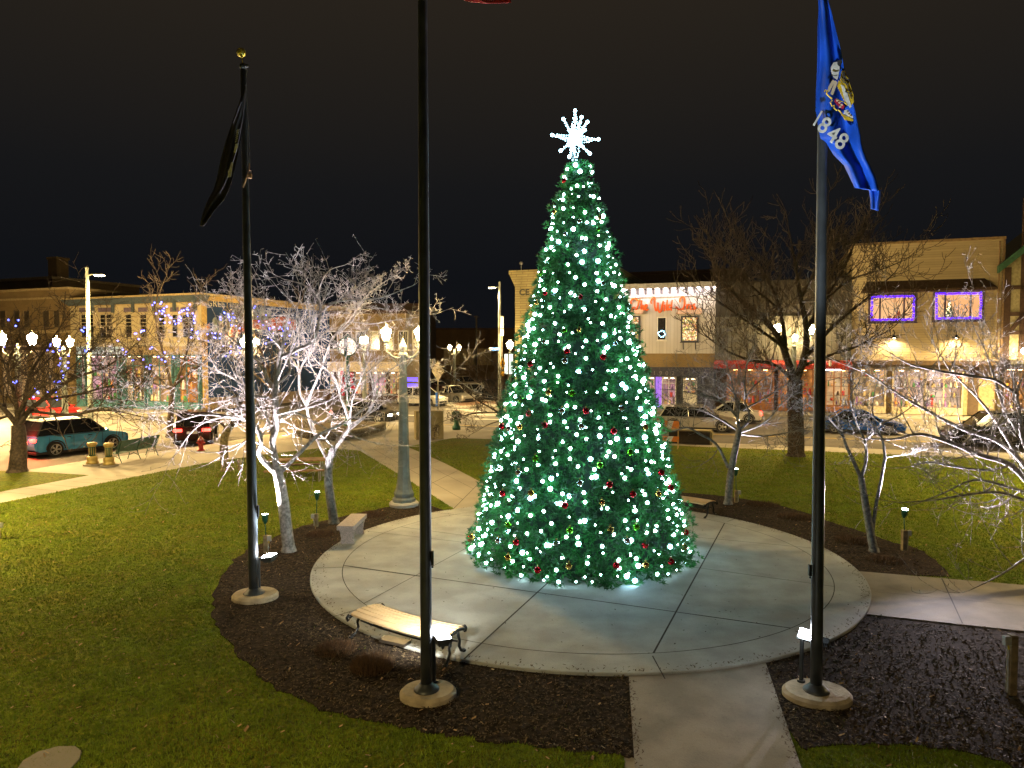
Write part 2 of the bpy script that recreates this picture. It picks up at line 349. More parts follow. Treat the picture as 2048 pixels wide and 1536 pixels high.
# joints scored in the concrete
b = MB()
def strip(p, q, wd=.022, z=.003):
    p, q = Vector(p), Vector(q); d = (q - p); d.z = 0
    if d.length < 1e-4: return
    d.normalize(); n = Vector((-d.y, d.x, 0)) * wd / 2
    b.add([(*(p - n).xy, z), (*(q - n).xy, z), (*(q + n).xy, z), (*(p + n).xy, z)], [(0, 1, 2, 3)])
def pj(x0, y0, x1, y1, wd=.02, z=0): strip(G(x0, y0, z), G(x1, y1, z), wd, z + .003)
for i in range(120): strip(ringpts(PRI, 2 * PI * i / 120, 2 * PI * (i + 1) / 120, 1)[0], ringpts(PRI, 2 * PI * i / 120, 2 * PI * (i + 1) / 120, 1)[1], .016, .0036)
def chord(x0, y0, x1, y1, lim=PR - .02, wd=.030, ext=True, z=.003):
    p, q = G(x0, y0, 0), G(x1, y1, 0); d = (q - p).normalized(); o = p - PC; o.z = 0; d.z = 0
    bb = o.dot(d); cc = o.dot(o) - lim * lim; s = math.sqrt(max(0, bb * bb - cc)); strip(p + d * (-bb - s), p + d * (-bb + s), wd, z)
chord(910, 1335, 1080, 1180, PR - .02)
chord(1305, 1310, 1352, 1224, PRI, z=.0031); chord(880, 1158, 1350, 1224, PRI, z=.0042); chord(1390, 1135, 1680, 1175, PRI, wd=.018, z=.0048); chord(1375, 1073, 1640, 1098, PR - .02, wd=.018, z=.0054)
chord(760, 1190, 930, 1098, PRI, wd=.016, z=.0066)
pj(613, 1137, 700, 1134); pj(700, 1134, 840, 1153); pj(730, 1062, 930, 1085, .015); pj(655, 1237, 762, 1205); pj(1305, 1312, 1330, 1358); pj(1455, 1043, 1475, 1036); pj(1590, 1262, 1680, 1300); pj(1640, 1098, 1725, 1098, .018)
# walk joints
for t in (2.8, 6.1, 9.4):
    strip(walk_f[0] + dl * t, wfr[0] + dr * (t + .1), .02, -.027)
strip(G(1883, 1156, -.03), G(1925, 1247, -.03), .02, -.027)
for t in (4.4, 7.3): strip(r0 + de * t, r3 + df * t, .02, -.027)
strip((r0 + r3) / 2, (r1 + r2) / 2, .008, -.0268)
nl, nr = (G(719, 901), G(907, 1017)), (G(815, 893), G(961, 963))
for i in range(-3, 6):
    t = i / 4.
    strip(nl[0].lerp(nl[1], t), nr[0].lerp(nr[1], t), .02, -.066)
for k in (.3, .7): strip(nl[0].lerp(nr[0], k), nl[1].lerp(nr[1], k), .015, -.0655)
tag(b.obj('pavement_joints', M_joint), kind='structure')
# far sidewalk joints
b = MB()
for i in range(30):
    p = G(1349, 891, -.07) + S1 * (i * 1.5 - 2); strip(p, p + N1 * 1.7, .02, -.066)
for i in range(14):
    p = G(0, 983).lerp(G(415, 925), i / 10.) if i < 11 else None
    if p: strip(p, p + S1 * 2.2, .02, -.066)
tag(b.obj('sidewalk_joints', M_joint), kind='structure')
# painted crosswalk bars and road lines
M_mark = mat('road_paint', (.62, .60, .52), .7, var=.3, scale=3)
b = MB()
for i, (x, y, wpx) in enumerate(((690, 842, 110), (720, 829, 90), (790, 829, 60), (890, 818, 70), (930, 822, 120), (930, 829, 150), (950, 838, 140))):
    p = G(x, y, -.2); q = G(x + wpx, y + 3, -.2); strip(p, q, .5, -.196)
tag(b.obj('crosswalk', M_mark), kind='structure')
b = MB()
c0 = G(1400, 868, -.2)
strip(c0 - S1 * 30, c0 + S1 * 60, .1, -.196); strip(c0 - S1 * 30 + N1 * .3, c0 + S1 * 60 + N1 * .3, .1, -.196)
tag(b.obj('road_lines', mat('yellow_paint', (.55, .36, .05), .7)), kind='structure')
# splitter island in the street
isl = [G(*p, -.2) for p in ((882, 810), (915, 804), (985, 803), (1060, 810), (1060, 816), (960, 815), (905, 816))]
slab('traffic_island', isl, -.06, -.2, M_kerb)
cc = sum(isl, Vector()) / len(isl); slab('island_bed', [cc + (p - cc) * .75 for p in isl], -.055, -.1, mat('red_gravel', (.20, .11, .06), .9))
# far sidewalk in front of the shops (right) and left
FO, FD = Vector((13.3, 61, 0)), Vector((.941, -.339, 0)).normalized(); FN = Vector((FD.y, -FD.x, 0))   # FN points towards the square
slab('shop_sidewalk', [FO - FD * 17, FO + FD * 60, FO + FD * 60 + FN * 3.4, FO - FD * 17 + FN * 3.4], -.05, -.2, M_conc2)
LO = Vector((-25.3, 58, 0)); LD = Vector((.93, -.37, 0)).normalized(); LN = Vector((LD.y, -LD.x, 0))
slab('shop_sidewalk', [LO - LD * 70, LO + LD * 3, LO + LD * 3 + LN * 3.6, LO - LD * 70 + LN * 3.6], -.05, -.2, M_conc2)

# ---- scattered blades and chips
def in_poly(x, y, poly):
    px = np.array([p[0] for p in poly]); py = np.array([p[1] for p in poly]); n = len(poly); ins = np.zeros(len(x), bool); j = n - 1
    for i in range(n):
        cnd = ((py[i] > y) != (py[j] > y)) & (x < (px[j] - px[i]) * (y - py[i]) / (py[j] - py[i] + 1e-12) + px[i]); ins ^= cnd; j = i
    return ins
rs = np.random.RandomState(3)
def bulk(name, V, Fc, m, kind='stuff', parent=None, label=None, cat=None):
    me = bpy.data.meshes.new(name); nv, nf, k = len(V), len(Fc), Fc.shape[1]
    me.vertices.add(nv); me.vertices.foreach_set('co', V.astype(np.float32).ravel())
    me.loops.add(nf * k); me.loops.foreach_set('vertex_index', Fc.astype(np.int32).ravel())
    me.polygons.add(nf); me.polygons.foreach_set('loop_start', (np.arange(nf) * k).astype(np.int32))
    me.materials.append(m); me.update(calc_edges=True); me.validate()
    o = bpy.data.objects.new(name, me); col.objects.link(o)
    if parent: o.parent = parent
    if kind: o['kind'] = kind
    return o
def inside_paving(x, y):
    d = np.hypot(x - PC.x, y - PC.y) < PR + .01
    return d | in_poly(x, y, WF) | in_poly(x, y, WR)
def scatter_grass():
    # density falls with distance
    N = 620000; Yv = 6.5 + 30 * rs.rand(N) ** 1.6; Xv = (rs.rand(N) * 2 - 1) * (Yv * .80 + 1)
    ok = (in_poly(Xv, Yv, lawn_l) | in_poly(Xv, Yv, lawn_r)) & ~inside_paving(Xv, Yv)
    ok &= rs.rand(N) < np.clip((38 - Yv) / 12, 0, 1)
    for mp_ in MULCH:
        e = in_poly(Xv, Yv, mp_); ok &= ~e | (rs.rand(N) < .012)
    x, y = Xv[ok], Yv[ok]; n = len(x)
    h = (.014 + .022 * rs.rand(n)) * (1 + .02 * y); wd = (.003 + .003 * rs.rand(n)) * (.6 + y / 12); a = rs.rand(n) * 2 * np.pi
    lx, ly = rs.randn(n) * .018, rs.randn(n) * .018
    V = np.zeros((n, 3, 3)); V[:, 0] = np.stack([x - np.cos(a) * wd, y - np.sin(a) * wd, np.full(n, GZ)], 1); V[:, 1] = np.stack([x + np.cos(a) * wd, y + np.sin(a) * wd, np.full(n, GZ)], 1)
    V[:, 2] = np.stack([x + lx, y + ly, GZ + h], 1)
    return V.reshape(-1, 3), np.arange(3 * n).reshape(-1, 3)
V, Fc = scatter_grass()
M_blade = mat('grass_blades', (.15, .215, .012), .8, c2=(.10, .155, .010), scale=1.6, spec=.2)
bulk('grass', V, Fc, M_blade)
def scatter_chips(polys, N, ymin, ymax, zz, smin, smax):
    Yv = ymin + (ymax - ymin) * rs.rand(N) ** 1.3; Xv = (rs.rand(N) * 2 - 1) * (Yv * .78 + 1); ok = np.zeros(N, bool)
    for p in polys: ok |= in_poly(Xv, Yv, p)
    ok &= ~inside_paving(Xv, Yv); x, y = Xv[ok], Yv[ok]; n = len(x)
    L = smin + (smax - smin) * rs.rand(n); wd = L * (.15 + .3 * rs.rand(n)); a = rs.rand(n) * 2 * np.pi; t = rs.randn(n) * .35
    ca, sa = np.cos(a), np.sin(a); z = zz + .004 + .02 * rs.rand(n)
    V = np.zeros((n, 4, 3))
    for k, (u, v) in enumerate(((-1, -1), (1, -1), (1, 1), (-1, 1))):
        V[:, k, 0] = x + ca * L * u / 2 - sa * wd * v / 2; V[:, k, 1] = y + sa * L * u / 2 + ca * wd * v / 2; V[:, k, 2] = z + np.sin(t) * L * u / 2 + .3 * wd * v * np.sin(t * 3)
    return V.reshape(-1, 3), np.arange(4 * n).reshape(-1, 4)
V, Fc = scatter_chips(MULCH, 130000, 7.5, 26, MZ, .015, .06)
bulk('mulch_chips', V, Fc, mat('mulch_chip', (.135, .102, .062), .85, c2=(.010, .007, .004), scale=38, detail=2, spec=.08))
# fallen leaves and crumbs on the lawn and the plaza
V, Fc = scatter_chips([lawn_l, lawn_r], 1800, 7, 30, GZ + .03, .035, .07)
bulk('fallen_leaves', V, Fc, mat('dry_leaf', (.38, .26, .12), .8, c2=(.2, .11, .05), scale=9))
n_ = 900; aa_ = rs.rand(n_) * 2 * np.pi; rd_ = PR - .03 - np.abs(rs.randn(n_)) * .10; cx_, cy_ = PC.x + np.cos(aa_) * rd_, PC.y + np.sin(aa_) * rd_
n2_ = 260; k_ = rs.rand(n2_) * 3.2; sd_ = rs.rand(n2_) < .5; ex_ = np.abs(rs.randn(n2_)) * .05
wx_ = np.where(sd_, walk_f[0].x + dl.x * k_ + ex_, wfr[0].x + dr.x * k_ - ex_); wy_ = np.where(sd_, walk_f[0].y + dl.y * k_, wfr[0].y + dr.y * k_)
X_ = np.concatenate([cx_, wx_]); Y_ = np.concatenate([cy_, wy_]); Z_ = np.concatenate([np.full(n_, .006), np.full(n2_, -.022)]); t_ = rs.rand(len(X_)) * np.pi; l_ = .008 + .016 * rs.rand(len(X_))
V = np.zeros((len(X_), 4, 3))
for k, (u, v) in enumerate(((-1, -1), (1, -1), (1, 1), (-1, 1))): V[:, k, 0] = X_ + np.cos(t_) * l_ * u - np.sin(t_) * l_ * .35 * v; V[:, k, 1] = Y_ + np.sin(t_) * l_ * u + np.cos(t_) * l_ * .35 * v; V[:, k, 2] = Z_ + .004 * (u + 1)
bulk('spilled_chips', V.reshape(-1, 3), np.arange(len(X_) * 4).reshape(-1, 4), mat('spilled_chip', (.10, .07, .045), .9))
Vl = []
rr = random.Random(8)
for i in range(240):
    a = rr.uniform(0, 2 * PI); r = PR * math.sqrt(rr.random()) * .98; p = PC + Vector((math.cos(a) * r, math.sin(a) * r, 0))
    if (p - Vector((1.6, 16.5, 0))).length > 2.9: Vl.append(p)
b = MB()
for p in Vl:
    a = rr.uniform(0, PI); d = Vector((math.cos(a), math.sin(a), 0)) * rr.uniform(.012, .028); n = Vector((-d.y, d.x, 0)) * .5
    b.add([p - d + Vector((0, 0, .006)), p - n + Vector((0, 0, .008)), p + d + Vector((0, 0, .012)), p + n + Vector((0, 0, .010))], [(0, 1, 2, 3)])
tag(b.obj('leaf_litter', mat('dark_leaf', (.06, .045, .03), .8)), kind='stuff')
# stepping stone at the near left corner of the lawn
b = MB(); b.prism([G(x, y, -.03).xy for x, y in ((28, 1545), (45, 1520), (75, 1502), (115, 1491), (150, 1490), (163, 1500), (160, 1515), (120, 1560))], -.1, -.035)
tag(b.obj('stone_marker', M_conc2, bev=.01), 'flat grey stone set flush in the grass at the bottom left', 'stone')
b = MB(); c_ = G(790, 1286, 0)
b.box((c_.x, c_.y, .03), (.5, .2, .05), Matrix.Rotation(-.45, 3, 'Z'))
tag(b.obj('ground_plaque', mat('bronze_plaque', (.05, .04, .03), .5, metal=.5), bev=.006), 'small dark plaque lying on the concrete under the near wooden bench', 'plaque')
# dried ornamental grass clumps in the beds
M_dry = mat('dry_grass', (.11, .06, .026), .9, c2=(.05, .028, .014), scale=20)
def clump(px, py, r, h, label, n=900, seed=0):
    q = random.Random(seed); c = G(px, py, MZ); V = []; 
    for i in range(n):
        a = q.uniform(0, 2 * PI); rr_ = r * math.sqrt(q.random()); x0 = rr_ * math.cos(a); y0 = rr_ * math.sin(a)
        hh = h * (1 - .6 * (rr_ / r) ** 2) * q.uniform(.5, 1.1); lean = q.uniform(.1, .9) * .5
        tip = (x0 + math.cos(a) * lean * hh + q.gauss(0, .03), y0 + math.sin(a) * lean * hh + q.gauss(0, .03), hh); wv = q.uniform(.003, .006); t = q.uniform(0, PI)
        V += [(x0 - wv * math.cos(t), y0 - wv * math.sin(t), 0), (x0 + wv * math.cos(t), y0 + wv * math.sin(t), 0), tip]
    V = np.array(V); o = bulk('dried_plant', V, np.arange(len(V)).reshape(-1, 3), M_dry, kind=None); o.location = c
    tag(o, label, 'plant', 'dried perennial clumps in the mulch beds')
clump(745, 1335, .32, .26, 'largest dry brown grass clump, in the mulch left of the middle flagpole', 1500, 1)
clump(672, 1300, .34, .16, 'low dry clump in the mulch in front of the near wooden bench', 1000, 2)
clump(640, 1070, .36, .14, 'low dry clump in the mulch left of the stone bench', 800, 3)
clump(745, 1030, .42, .14, 'low dry clump in the mulch behind the stone bench', 800, 4)
clump(1525, 1010, .5, .16, 'wide dry clump in the mulch right of the rear wooden bench', 900, 5)
clump(1590, 1035, .5, .16, 'dry clump in the mulch left of the right flagpole', 900, 6)
clump(1705, 1083, .42, .2, 'reddish dry clump in the mulch left of the forked tree at right', 900, 7)
clump(1770, 1122, .40, .16, 'dry clump in the mulch between the forked tree and the side walk', 800, 8)
# ================================================================ the Christmas tree
TB = Vector((1.60, 16.55, 0)); TH = 9.05; TR = 2.62; TT = .30
def tree_r(z): return TR + (TT - TR) * min(1, max(0, z / TH)) 
def tree_pt(a, z, off=0.):
    r = tree_r(z) + off; return Vector((TB.x - .08 * z / TH + r * math.cos(a), TB.y + r * math.sin(a), z))
xt = thing('christmas_tree', 'giant cone-shaped lit Christmas tree standing on the round plaza', 'christmas tree', TB)
M_fir = mat('artificial_fir', (.030, .235, .040), .5, c2=(.007, .070, .012), scale=3.5, spec=.5)
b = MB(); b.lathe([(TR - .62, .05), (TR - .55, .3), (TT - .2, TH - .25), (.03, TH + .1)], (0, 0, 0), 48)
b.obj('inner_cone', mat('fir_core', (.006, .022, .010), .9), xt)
rs = np.random.RandomState(11)
def fir():
    # branch ends spread over the cone, each a fan of tips, each tip a spray of needles
    NBR, NT = 4300, 8
    u = rs.rand(NBR); z = TH * (1 - np.sqrt(1 - u * (1 - (TT / TR) ** 2))) / (1 - TT / TR); a = rs.rand(NBR) * 2 * np.pi
    reach = .135 * rs.randn(NBR).clip(-1.6, 1.9) + .05 * np.sin(a * 7 + z * 3.1)
    R0 = TR + (TT - TR) * z / TH; reach = reach * (.45 + .55 * R0 / TR); deep = np.arange(NBR) % 3 == 0; reach[deep] = -.10 - .16 * rs.rand(int(deep.sum())) * (.3 + .7 * R0[deep] / TR)
    oz = rs.randn(NBR, NT) * .085; oa = rs.randn(NBR, NT) * .085; drop = (np.hypot(oz, oa)) * .9
    zz = (z[:, None] + oz).ravel(); rr_ = (TR + (TT - TR) * zz / TH + reach.repeat(NT) - drop.ravel() - .05 * rs.rand(NBR * NT)); aa = (a[:, None] + oa / np.maximum(R0, .3)[:, None]).ravel()
    zz = np.clip(zz, .03, TH + .05); N = NBR * NT
    C = np.stack([-.08 * zz / TH + rr_ * np.cos(aa), rr_ * np.sin(aa), zz], 1); K = 8
    D = np.stack([np.cos(aa), np.sin(aa), .25 + 0 * aa], 1)[:, None, :] + rs.randn(N, K, 3) * .75; D /= np.linalg.norm(D, axis=2)[:, :, None]
    L = (.065 + .055 * rs.rand(N, K, 1)); tip = C[:, None, :] + D * L
    side = np.cross(D, rs.randn(N, K, 3)); side /= np.linalg.norm(side, axis=2)[:, :, None]; side *= .012
    b0 = C[:, None, :]; V = np.stack([b0 - side, b0 + side, tip], 2).reshape(-1, 3); V[:, 2] = np.maximum(V[:, 2], .01)
    return V, np.arange(len(V)).reshape(-1, 3)
V, Fc = fir()
o = bulk('foliage', V, Fc, M_fir, kind=None, parent=xt)
# light strings
NB = 1050
led = emis('led_bulb', (.60, .93, 1.0), 34.); led2 = emis('led_bulb_blue', (.42, .72, 1.0), 38.)
sl = thing('string_lights', 'cool white string lights wound all round the giant Christmas tree', 'string lights', TB)
bm_ = [MB() for _ in range(3)]
for k, r in enumerate((.020, .036, .050)): bm_[k].sphere((0, 0, 0), r, 8)  # smallest size added as glowing glints among the needles
bmesh_ = [bm_[k].mesh('bulb', led if k < 2 else led2, True) for k in range(3)]
pos = []; rr = random.Random(21)
for i in range(NB):
    u = (i + .5) / NB; z = TH * (1 - math.sqrt(1 - u * (1 - (TT / TR) ** 2))) / (1 - TT / TR); z = min(TH - .1, max(.12, z + rr.uniform(-.12, .12)))
    a = i * 2.39996 + rr.uniform(-.16, .16); sz = rr.random(); k = 0 if sz < .42 else (1 if sz < .86 else 2)
    pos.append((tree_pt(a, z, rr.uniform(-.13, .02)) - TB, k, a))
front = sorted(range(NB), key=lambda i: (0 if math.sin(pos[i][2]) < -.25 and abs(math.cos(pos[i][2])) < .75 else 1, -pos[i][1], pos[i][0].y))
rest = MB()
for n_, i in enumerate(front):
    p, k, _ = pos[i]
    if n_ < 99:
        o = bpy.data.objects.new('bulb', bmesh_[k]); col.objects.link(o); o.parent = sl; o.location = p
    else: rest.sphere(p, (.020, .036, .050)[k], 8)
hk = []; q_ = random.Random(5)
for p, k, a_ in pos:
    if k == 0: continue
    for _ in range(16):  # extra needles round each bulb, added to catch its light as a halo
        dv = Vector((q_.gauss(0, 1), q_.gauss(0, 1), q_.gauss(0, 1))).normalized(); dv = (dv + Vector((math.cos(a_), math.sin(a_), 0)) * .2).normalized(); s_ = dv.orthogonal().normalized() * .010
        hk += [p + dv * .045 - s_, p + dv * .045 + s_, p + dv * q_.uniform(.09, .15)]
hk = np.array([tuple(v) for v in hk]); bulk('halo_needles', hk, np.arange(len(hk)).reshape(-1, 3), M_fir, kind=None, parent=xt)
tag(rest.obj('bulbs', led, sl, smooth=True), kind='stuff')
# baubles: (photo x, y, colour)
M_b = {'red': mat('bauble_red', (.55, .008, .02), .12, metal=.9, var=.1), 'gold': mat('bauble_gold', (.75, .45, .12), .12, metal=1., var=.1), 'silver': mat('bauble_silver', (.75, .75, .78), .1, metal=1., var=.1), 'green': mat('bauble_green', (.15, .55, .02), .12, metal=.9, var=.1)}
BX = [(1129, 361, 'red'), (1161, 594, 'red'), (1206, 714, 'red'), (1134, 703, 'red'), (1061, 728, 'red'), (1090, 851, 'red'), (1006, 987, 'red'), (1130, 1011, 'red'), (1265, 988, 'red'), (1219, 969, 'red'), (1227, 862, 'red'), (1076, 1140, 'red'), (1232, 1131, 'red'), (1341, 1123, 'red'), (1290, 1090, 'red'), (935, 1077, 'red'), (1033, 1084, 'red'), (1341, 975, 'red'), (1058, 827, 'red'), (1371, 1065, 'red'), (1004, 853, 'red'), (1091, 587, 'red'), (1172, 822, 'red'), (1322, 945, 'red'),
      (1131, 468, 'silver'), (1205, 567, 'silver'), (1089, 684, 'silver'), (1130, 722, 'silver'), (1124, 822, 'silver'), (1230, 688, 'silver'), (1163, 853, 'silver'), (1113, 1087, 'silver'), (997, 1082, 'silver'), (1160, 966, 'silver'), (1254, 1082, 'silver'), (1018, 858, 'silver'), (1242, 817, 'silver'), (1159, 443, 'silver'), (1037, 946, 'silver'),
      (1109, 424, 'gold'), (1199, 435, 'gold'), (1074, 606, 'gold'), (1158, 660, 'gold'), (1041, 854, 'gold'), (1063, 986, 'gold'), (1203, 1005, 'gold'), (945, 1075, 'gold'), (1017, 1115, 'gold'), (1138, 1132, 'gold'), (1291, 1130, 'gold'), (1316, 988, 'gold'), (1290, 855, 'gold'), (1098, 785, 'gold'), (1221, 1059, 'gold'), (1368, 1095, 'gold'),
      (1196, 458, 'green'), (1082, 547, 'green'), (1129, 661, 'green'), (1144, 787, 'green'), (1272, 1054, 'green'), (1140, 1060, 'green'), (1200, 930, 'green'), (1017, 1050, 'green'), (1071, 917, 'green'), (1042, 800, 'green'), (1260, 905, 'green')]
def on_cone(x, y, off=.06):
    r = ray(x, y); o = Vector((0, 0, CAMZ)); best = None
    for i in range(400):
        t = (12 + i * .018) / r.y; p = o + r * t; z = p.z
        if z < 0: break
        q = tree_r(z) + off; dx = p.x - (TB.x - .08 * z / TH); dy = p.y - TB.y; e = math.hypot(dx, dy) - q
        if best is None or e < best[0]: best = (e, p)
        if e <= 0: break
    p = best[1]; z = max(p.z, .1); c = Vector((TB.x - .08 * z / TH, TB.y, z)); d = p - c; d.z = 0
    return c + d.normalized() * (tree_r(z) + off)
bau = {}
for kcol in M_b:
    q = MB(); q.sphere((0, 0, 0), .072, 20); q2 = MB(); q2.tube([(0, 0, .078), (0, 0, .105)], .018, 8)
    bau[kcol] = (q.mesh('ball', M_b[kcol], True), q2.mesh('cap', M_gold))
def where(x, y):
    h = 'near the top' if y < 480 else ('on the upper third' if y < 640 else ('a bit above mid-height' if y < 760 else ('at mid-height' if y < 880 else ('on the lower third' if y < 1020 else ('low down' if y < 1095 else 'on the bottom rim')))))
    hw = 25 + (y - 345) * .264; q = (x - 1156) / hw
    s_ = 'left edge' if q < -.75 else ('left side' if q < -.3 else ('middle' if q < .3 else ('right side' if q < .75 else 'right edge'))); return h, s_
for x, y, kc in BX:
    s = .72 if y < 700 else 1.; h_, s_ = where(x, y)
    p = on_cone(x, y); t = thing('bauble', f'shiny {kc} bauble {h_} of the Christmas tree, {s_}', 'bauble', p, 0, 'baubles on the Christmas tree')
    for nm, me in zip(('ball', 'cap'), bau[kc]):
        o = bpy.data.objects.new(nm, me); col.objects.link(o); o.parent = t; o.scale = (s, s, s)
# star on the tip
SC = W(1150, 279, 16.5); st = thing('tree_star', 'glowing white many-pointed star on the tip of the Christmas tree', 'star', SC)
fr = MB(); bl = MB(); star_m = emis('star_light', (.45, .85, 1.), 14.)
def starray(dx, dz, dy, L, w0, step=.05):
    d = Vector((dx, dy, dz)).normalized(); s1 = d.cross(Vector((0, 1, .01))).normalized(); s2 = d.cross(s1).normalized()
    for s in (s1, -s1, s2, -s2):
        p0 = s * w0; p1 = d * L; fr.tube([p0, p1], .008, 4); n = max(2, int((p1 - p0).length / step))
        for i in range(n + 1):
            q = p0.lerp(p1, i / n); bl.sphere(q + Vector((rr.uniform(-.012, .012), rr.uniform(-.012, .012), rr.uniform(-.012, .012))), .0135, 6)
    bl.sphere(d * L, .04, 8)
k_ = 16.5 / 1420
starray(0, 1, 0, 56 * k_, .13); starray(0, -1, 0, 62 * k_, .13)
starray(-1, .16, -.1, 46 * k_, .10); starray(1, -.02, -.1, 46 * k_, .10)
for dx, dz, L in ((-.62, .9, 45), (.62, .8, 40), (-.75, -.62, 38), (.72, -.75, 42), (.28, .95, 44), (-.3, -.9, 36)): starray(dx, dz, rr.uniform(-.5, .2), L * k_, .05)
for dx, dz in ((.5, .3), (-.4, -.3), (.2, -.5), (-.2, .5)): starray(dx, dz, -.9, .4, .07)
fr.tube([(0, 0, -.4), (0, 0, -1.0)], .05, 8)
fr.obj('star_frame', M_galv, st); tag(bl.obj('star_bulbs', star_m, st), kind='stuff')
for i in range(5): pass

# ================================================================ flagpoles
def flagpole(px, py, toppx, label, rb, rt, foot, head=None, extra=0., footsx=1.2, footrot=.3):
    p = G(px, py, MZ); T = thing('flagpole', label, 'flagpole', p, 0, 'flagpoles round the plaza')
    H = (W(*toppx, p.y).z - p.z) + extra; dx = W(*toppx, p.y).x - p.x
    dx *= H / max(1e-6, (W(*toppx, p.y).z - p.z))
    fz = .10
    b = MB(); n = 40
    prof = [(foot - .02, -.03), (foot, 0), (foot, fz - .04), (foot - .035, fz)]
    b.lathe(prof, (0, 0, 0), n, sx=footsx); o = b.obj('footing', mat('footing_concrete', (.36, .30, .20), .9, var=.3, scale=5, bump=.5, bscale=25), T); o.rotation_euler = (0, 0, footrot); o.location = (.02, .02, 0)
    b = MB(); b.lathe([(rb * 2.2, fz), (rb * 2.2, fz + .012), (rb * 1.75, fz + .04), (rb * 1.12, fz + .09), (rb * 1.05, fz + .10)], (0, 0, 0), 28); b.obj('base_collar', M_pole, T, True)
    b = MB(); pts = [(dx * t, 0, fz + .02 + (H - fz) * t) for t in [i / 14 for i in range(15)]]; rad = [rb + (rt - rb) * max(0, (i / 14 - .25)) / .75 for i in range(15)]
    b.tube(pts, rad, 24); b.obj('pole', M_pole, T, True)
    return T, p, H, dx
FP_L, pL, HL, dxL = flagpole(508, 1196, (486, 132), 'left flagpole, dark metal with a gold ball on top', .093, .048, .40, footrot=-.1, footsx=1.1)
FP_M, pM, HM, dxM = flagpole(853, 1393, (845, 0), 'middle flagpole nearest the wooden slat bench, its top out of view', .080, .056, .34, extra=2.4, footrot=0.1, footsx=1.15)
FP_R, pR, HR, dxR = flagpole(1632, 1395, (1648, 0), 'right flagpole carrying the blue flag', .080, .056, .38, extra=.35, footrot=-.15, footsx=1.2)
# finial, truck, halyard, padlock of the left pole
top = Vector((dxL, 0, HL))
b = MB(); b.sphere(top + Vector((-.03, 0, .25)), .085, 20); b.tube([top, top + Vector((-.02, 0, .2))], .012, 8); b.obj('ball_finial', mat('gold_ball', (.62, .52, .10), .35, metal=.7), FP_L, True)
b = MB(); b.lathe([(.055, -.06), (.065, 0), (.05, .04), (.02, .05)], top, 16); b.tube([top + Vector((0, -.02, 0)), top + Vector((.11, -.05, -.02))], .03, 8); b.obj('truck', M_pole, FP_L, True)
b = MB()
pts = [top + Vector((.10, -.06, -.04)), W(492, 160, pL.y - .07) - pL, W(497, 250, pL.y - .1) - pL, W(500, 328, pL.y - .12) - pL]; b.tube(pts, .006, 5); b.obj('halyard', M_galv, FP_L)
b = MB(); c = W(500, 352, pL.y - .13) - pL; b.box(c, (.06, .04, .08)); b.tube([c + Vector((-.02, 0, .04)), c + Vector((-.02, 0, .10)), c + Vector((.02, 0, .10)), c + Vector((.02, 0, .04))], .007, 6)
b.tube([W(486, 375, pL.y - .1) - pL, W(491, 362, pL.y - .13) - pL, W(498, 340, pL.y - .12) - pL, W(499, 326, pL.y - .12) - pL], .014, 6); b.obj('padlock', mat('brass', (.5, .33, .18), .4, metal=.8), FP_L)
def cleat(T, p, px, py, side, h=.3):
    q = W(px, py, p.y - .03) - p; b = MB(); b.box(q, (.035, .05, h)); b.sphere(q + Vector((0, -.01, -h / 2 - .02)), .018, 8); b.obj('halyard_box', M_iron, T, bev=.005)
cleat(FP_L, pL, 516, 1022, 1, .22); cleat(FP_M, pM, 865, 1116, 1, .2); cleat(FP_R, pR, 1620, 1140, -1, .16)

# ---- flags
def drape(name, label, rows, Y, m, cols=14, depth=.10, folds=3.2, seed=0, thick=True, ph=0.):
    """rows: (y_photo, x_left, x_right); hangs at distance Y with pleats in depth"""
    q = random.Random(seed); V = []; Fc_ = []
    sub = []
    for i in range(len(rows) - 1):
        for j in range(6):
            t = j / 6; sub.append([rows[i][k] * (1 - t) + rows[i + 1][k] * t for k in range(len(rows[i]))])
    sub.append(list(rows[-1]))
    for i, r in enumerate(sub):
        y, xl, xr = r[:3]; sl_ = r[3] if len(r) > 3 else 0.
        for j in range(cols + 1):
            t = j / cols; d = depth * min(1, (xr - xl) / 60) * math.sin(folds * PI * t + i * .035 + ph) + .03 * math.sin(i * .22 + t * 5)
            V.append(W(xl + (xr - xl) * t, y + sl_ * t, Y + d))
    nr_ = len(sub)
    for i in range(nr_ - 1):
        for j in range(cols): Fc_.append((i * (cols + 1) + j, i * (cols + 1) + j + 1, (i + 1) * (cols + 1) + j + 1, (i + 1) * (cols + 1) + j))
    me = bpy.data.meshes.new(name); me.from_pydata(V, [], Fc_); me.materials.append(m); me.polygons.foreach_set('use_smooth', [True] * len(Fc_)); me.update()
    o = bpy.data.objects.new('cloth', me); col.objects.link(o)
    s = o.modifiers.new('cloth', 'SOLIDIFY'); s.thickness = .004
    root = thing(name, label, 'flag', V[0]); o.parent = root; o.location = -root.location
    return root, o, sub
M_blue = mat('flag_blue', (.008, .075, .50), .55, var=.3, scale=2, spec=.4)
YR = pR.y - .12
rows = [(-60, 1637, 1641), (-20, 1636, 1650), (20, 1637, 1662), (60, 1635, 1672), (100, 1635, 1682), (140, 1634, 1689), (180, 1632, 1700), (220, 1631, 1710), (250, 1636, 1716), (275, 1640, 1722, 8), (290, 1655, 1726, 10), (310, 1668, 1733, 8), (330, 1688, 1741, 4), (355, 1700, 1751, 0), (375, 1710, 1758, 8), (380, 1738, 1762, 0), (400, 1741, 1760, 0), (418, 1742, 1757, 4)]
blue, cloth, _ = drape('blue_flag', 'blue state flag with gold emblem and the year 1848, drooping from the right flagpole', rows, YR, M_blue, 26, .075, 3.0, 1)
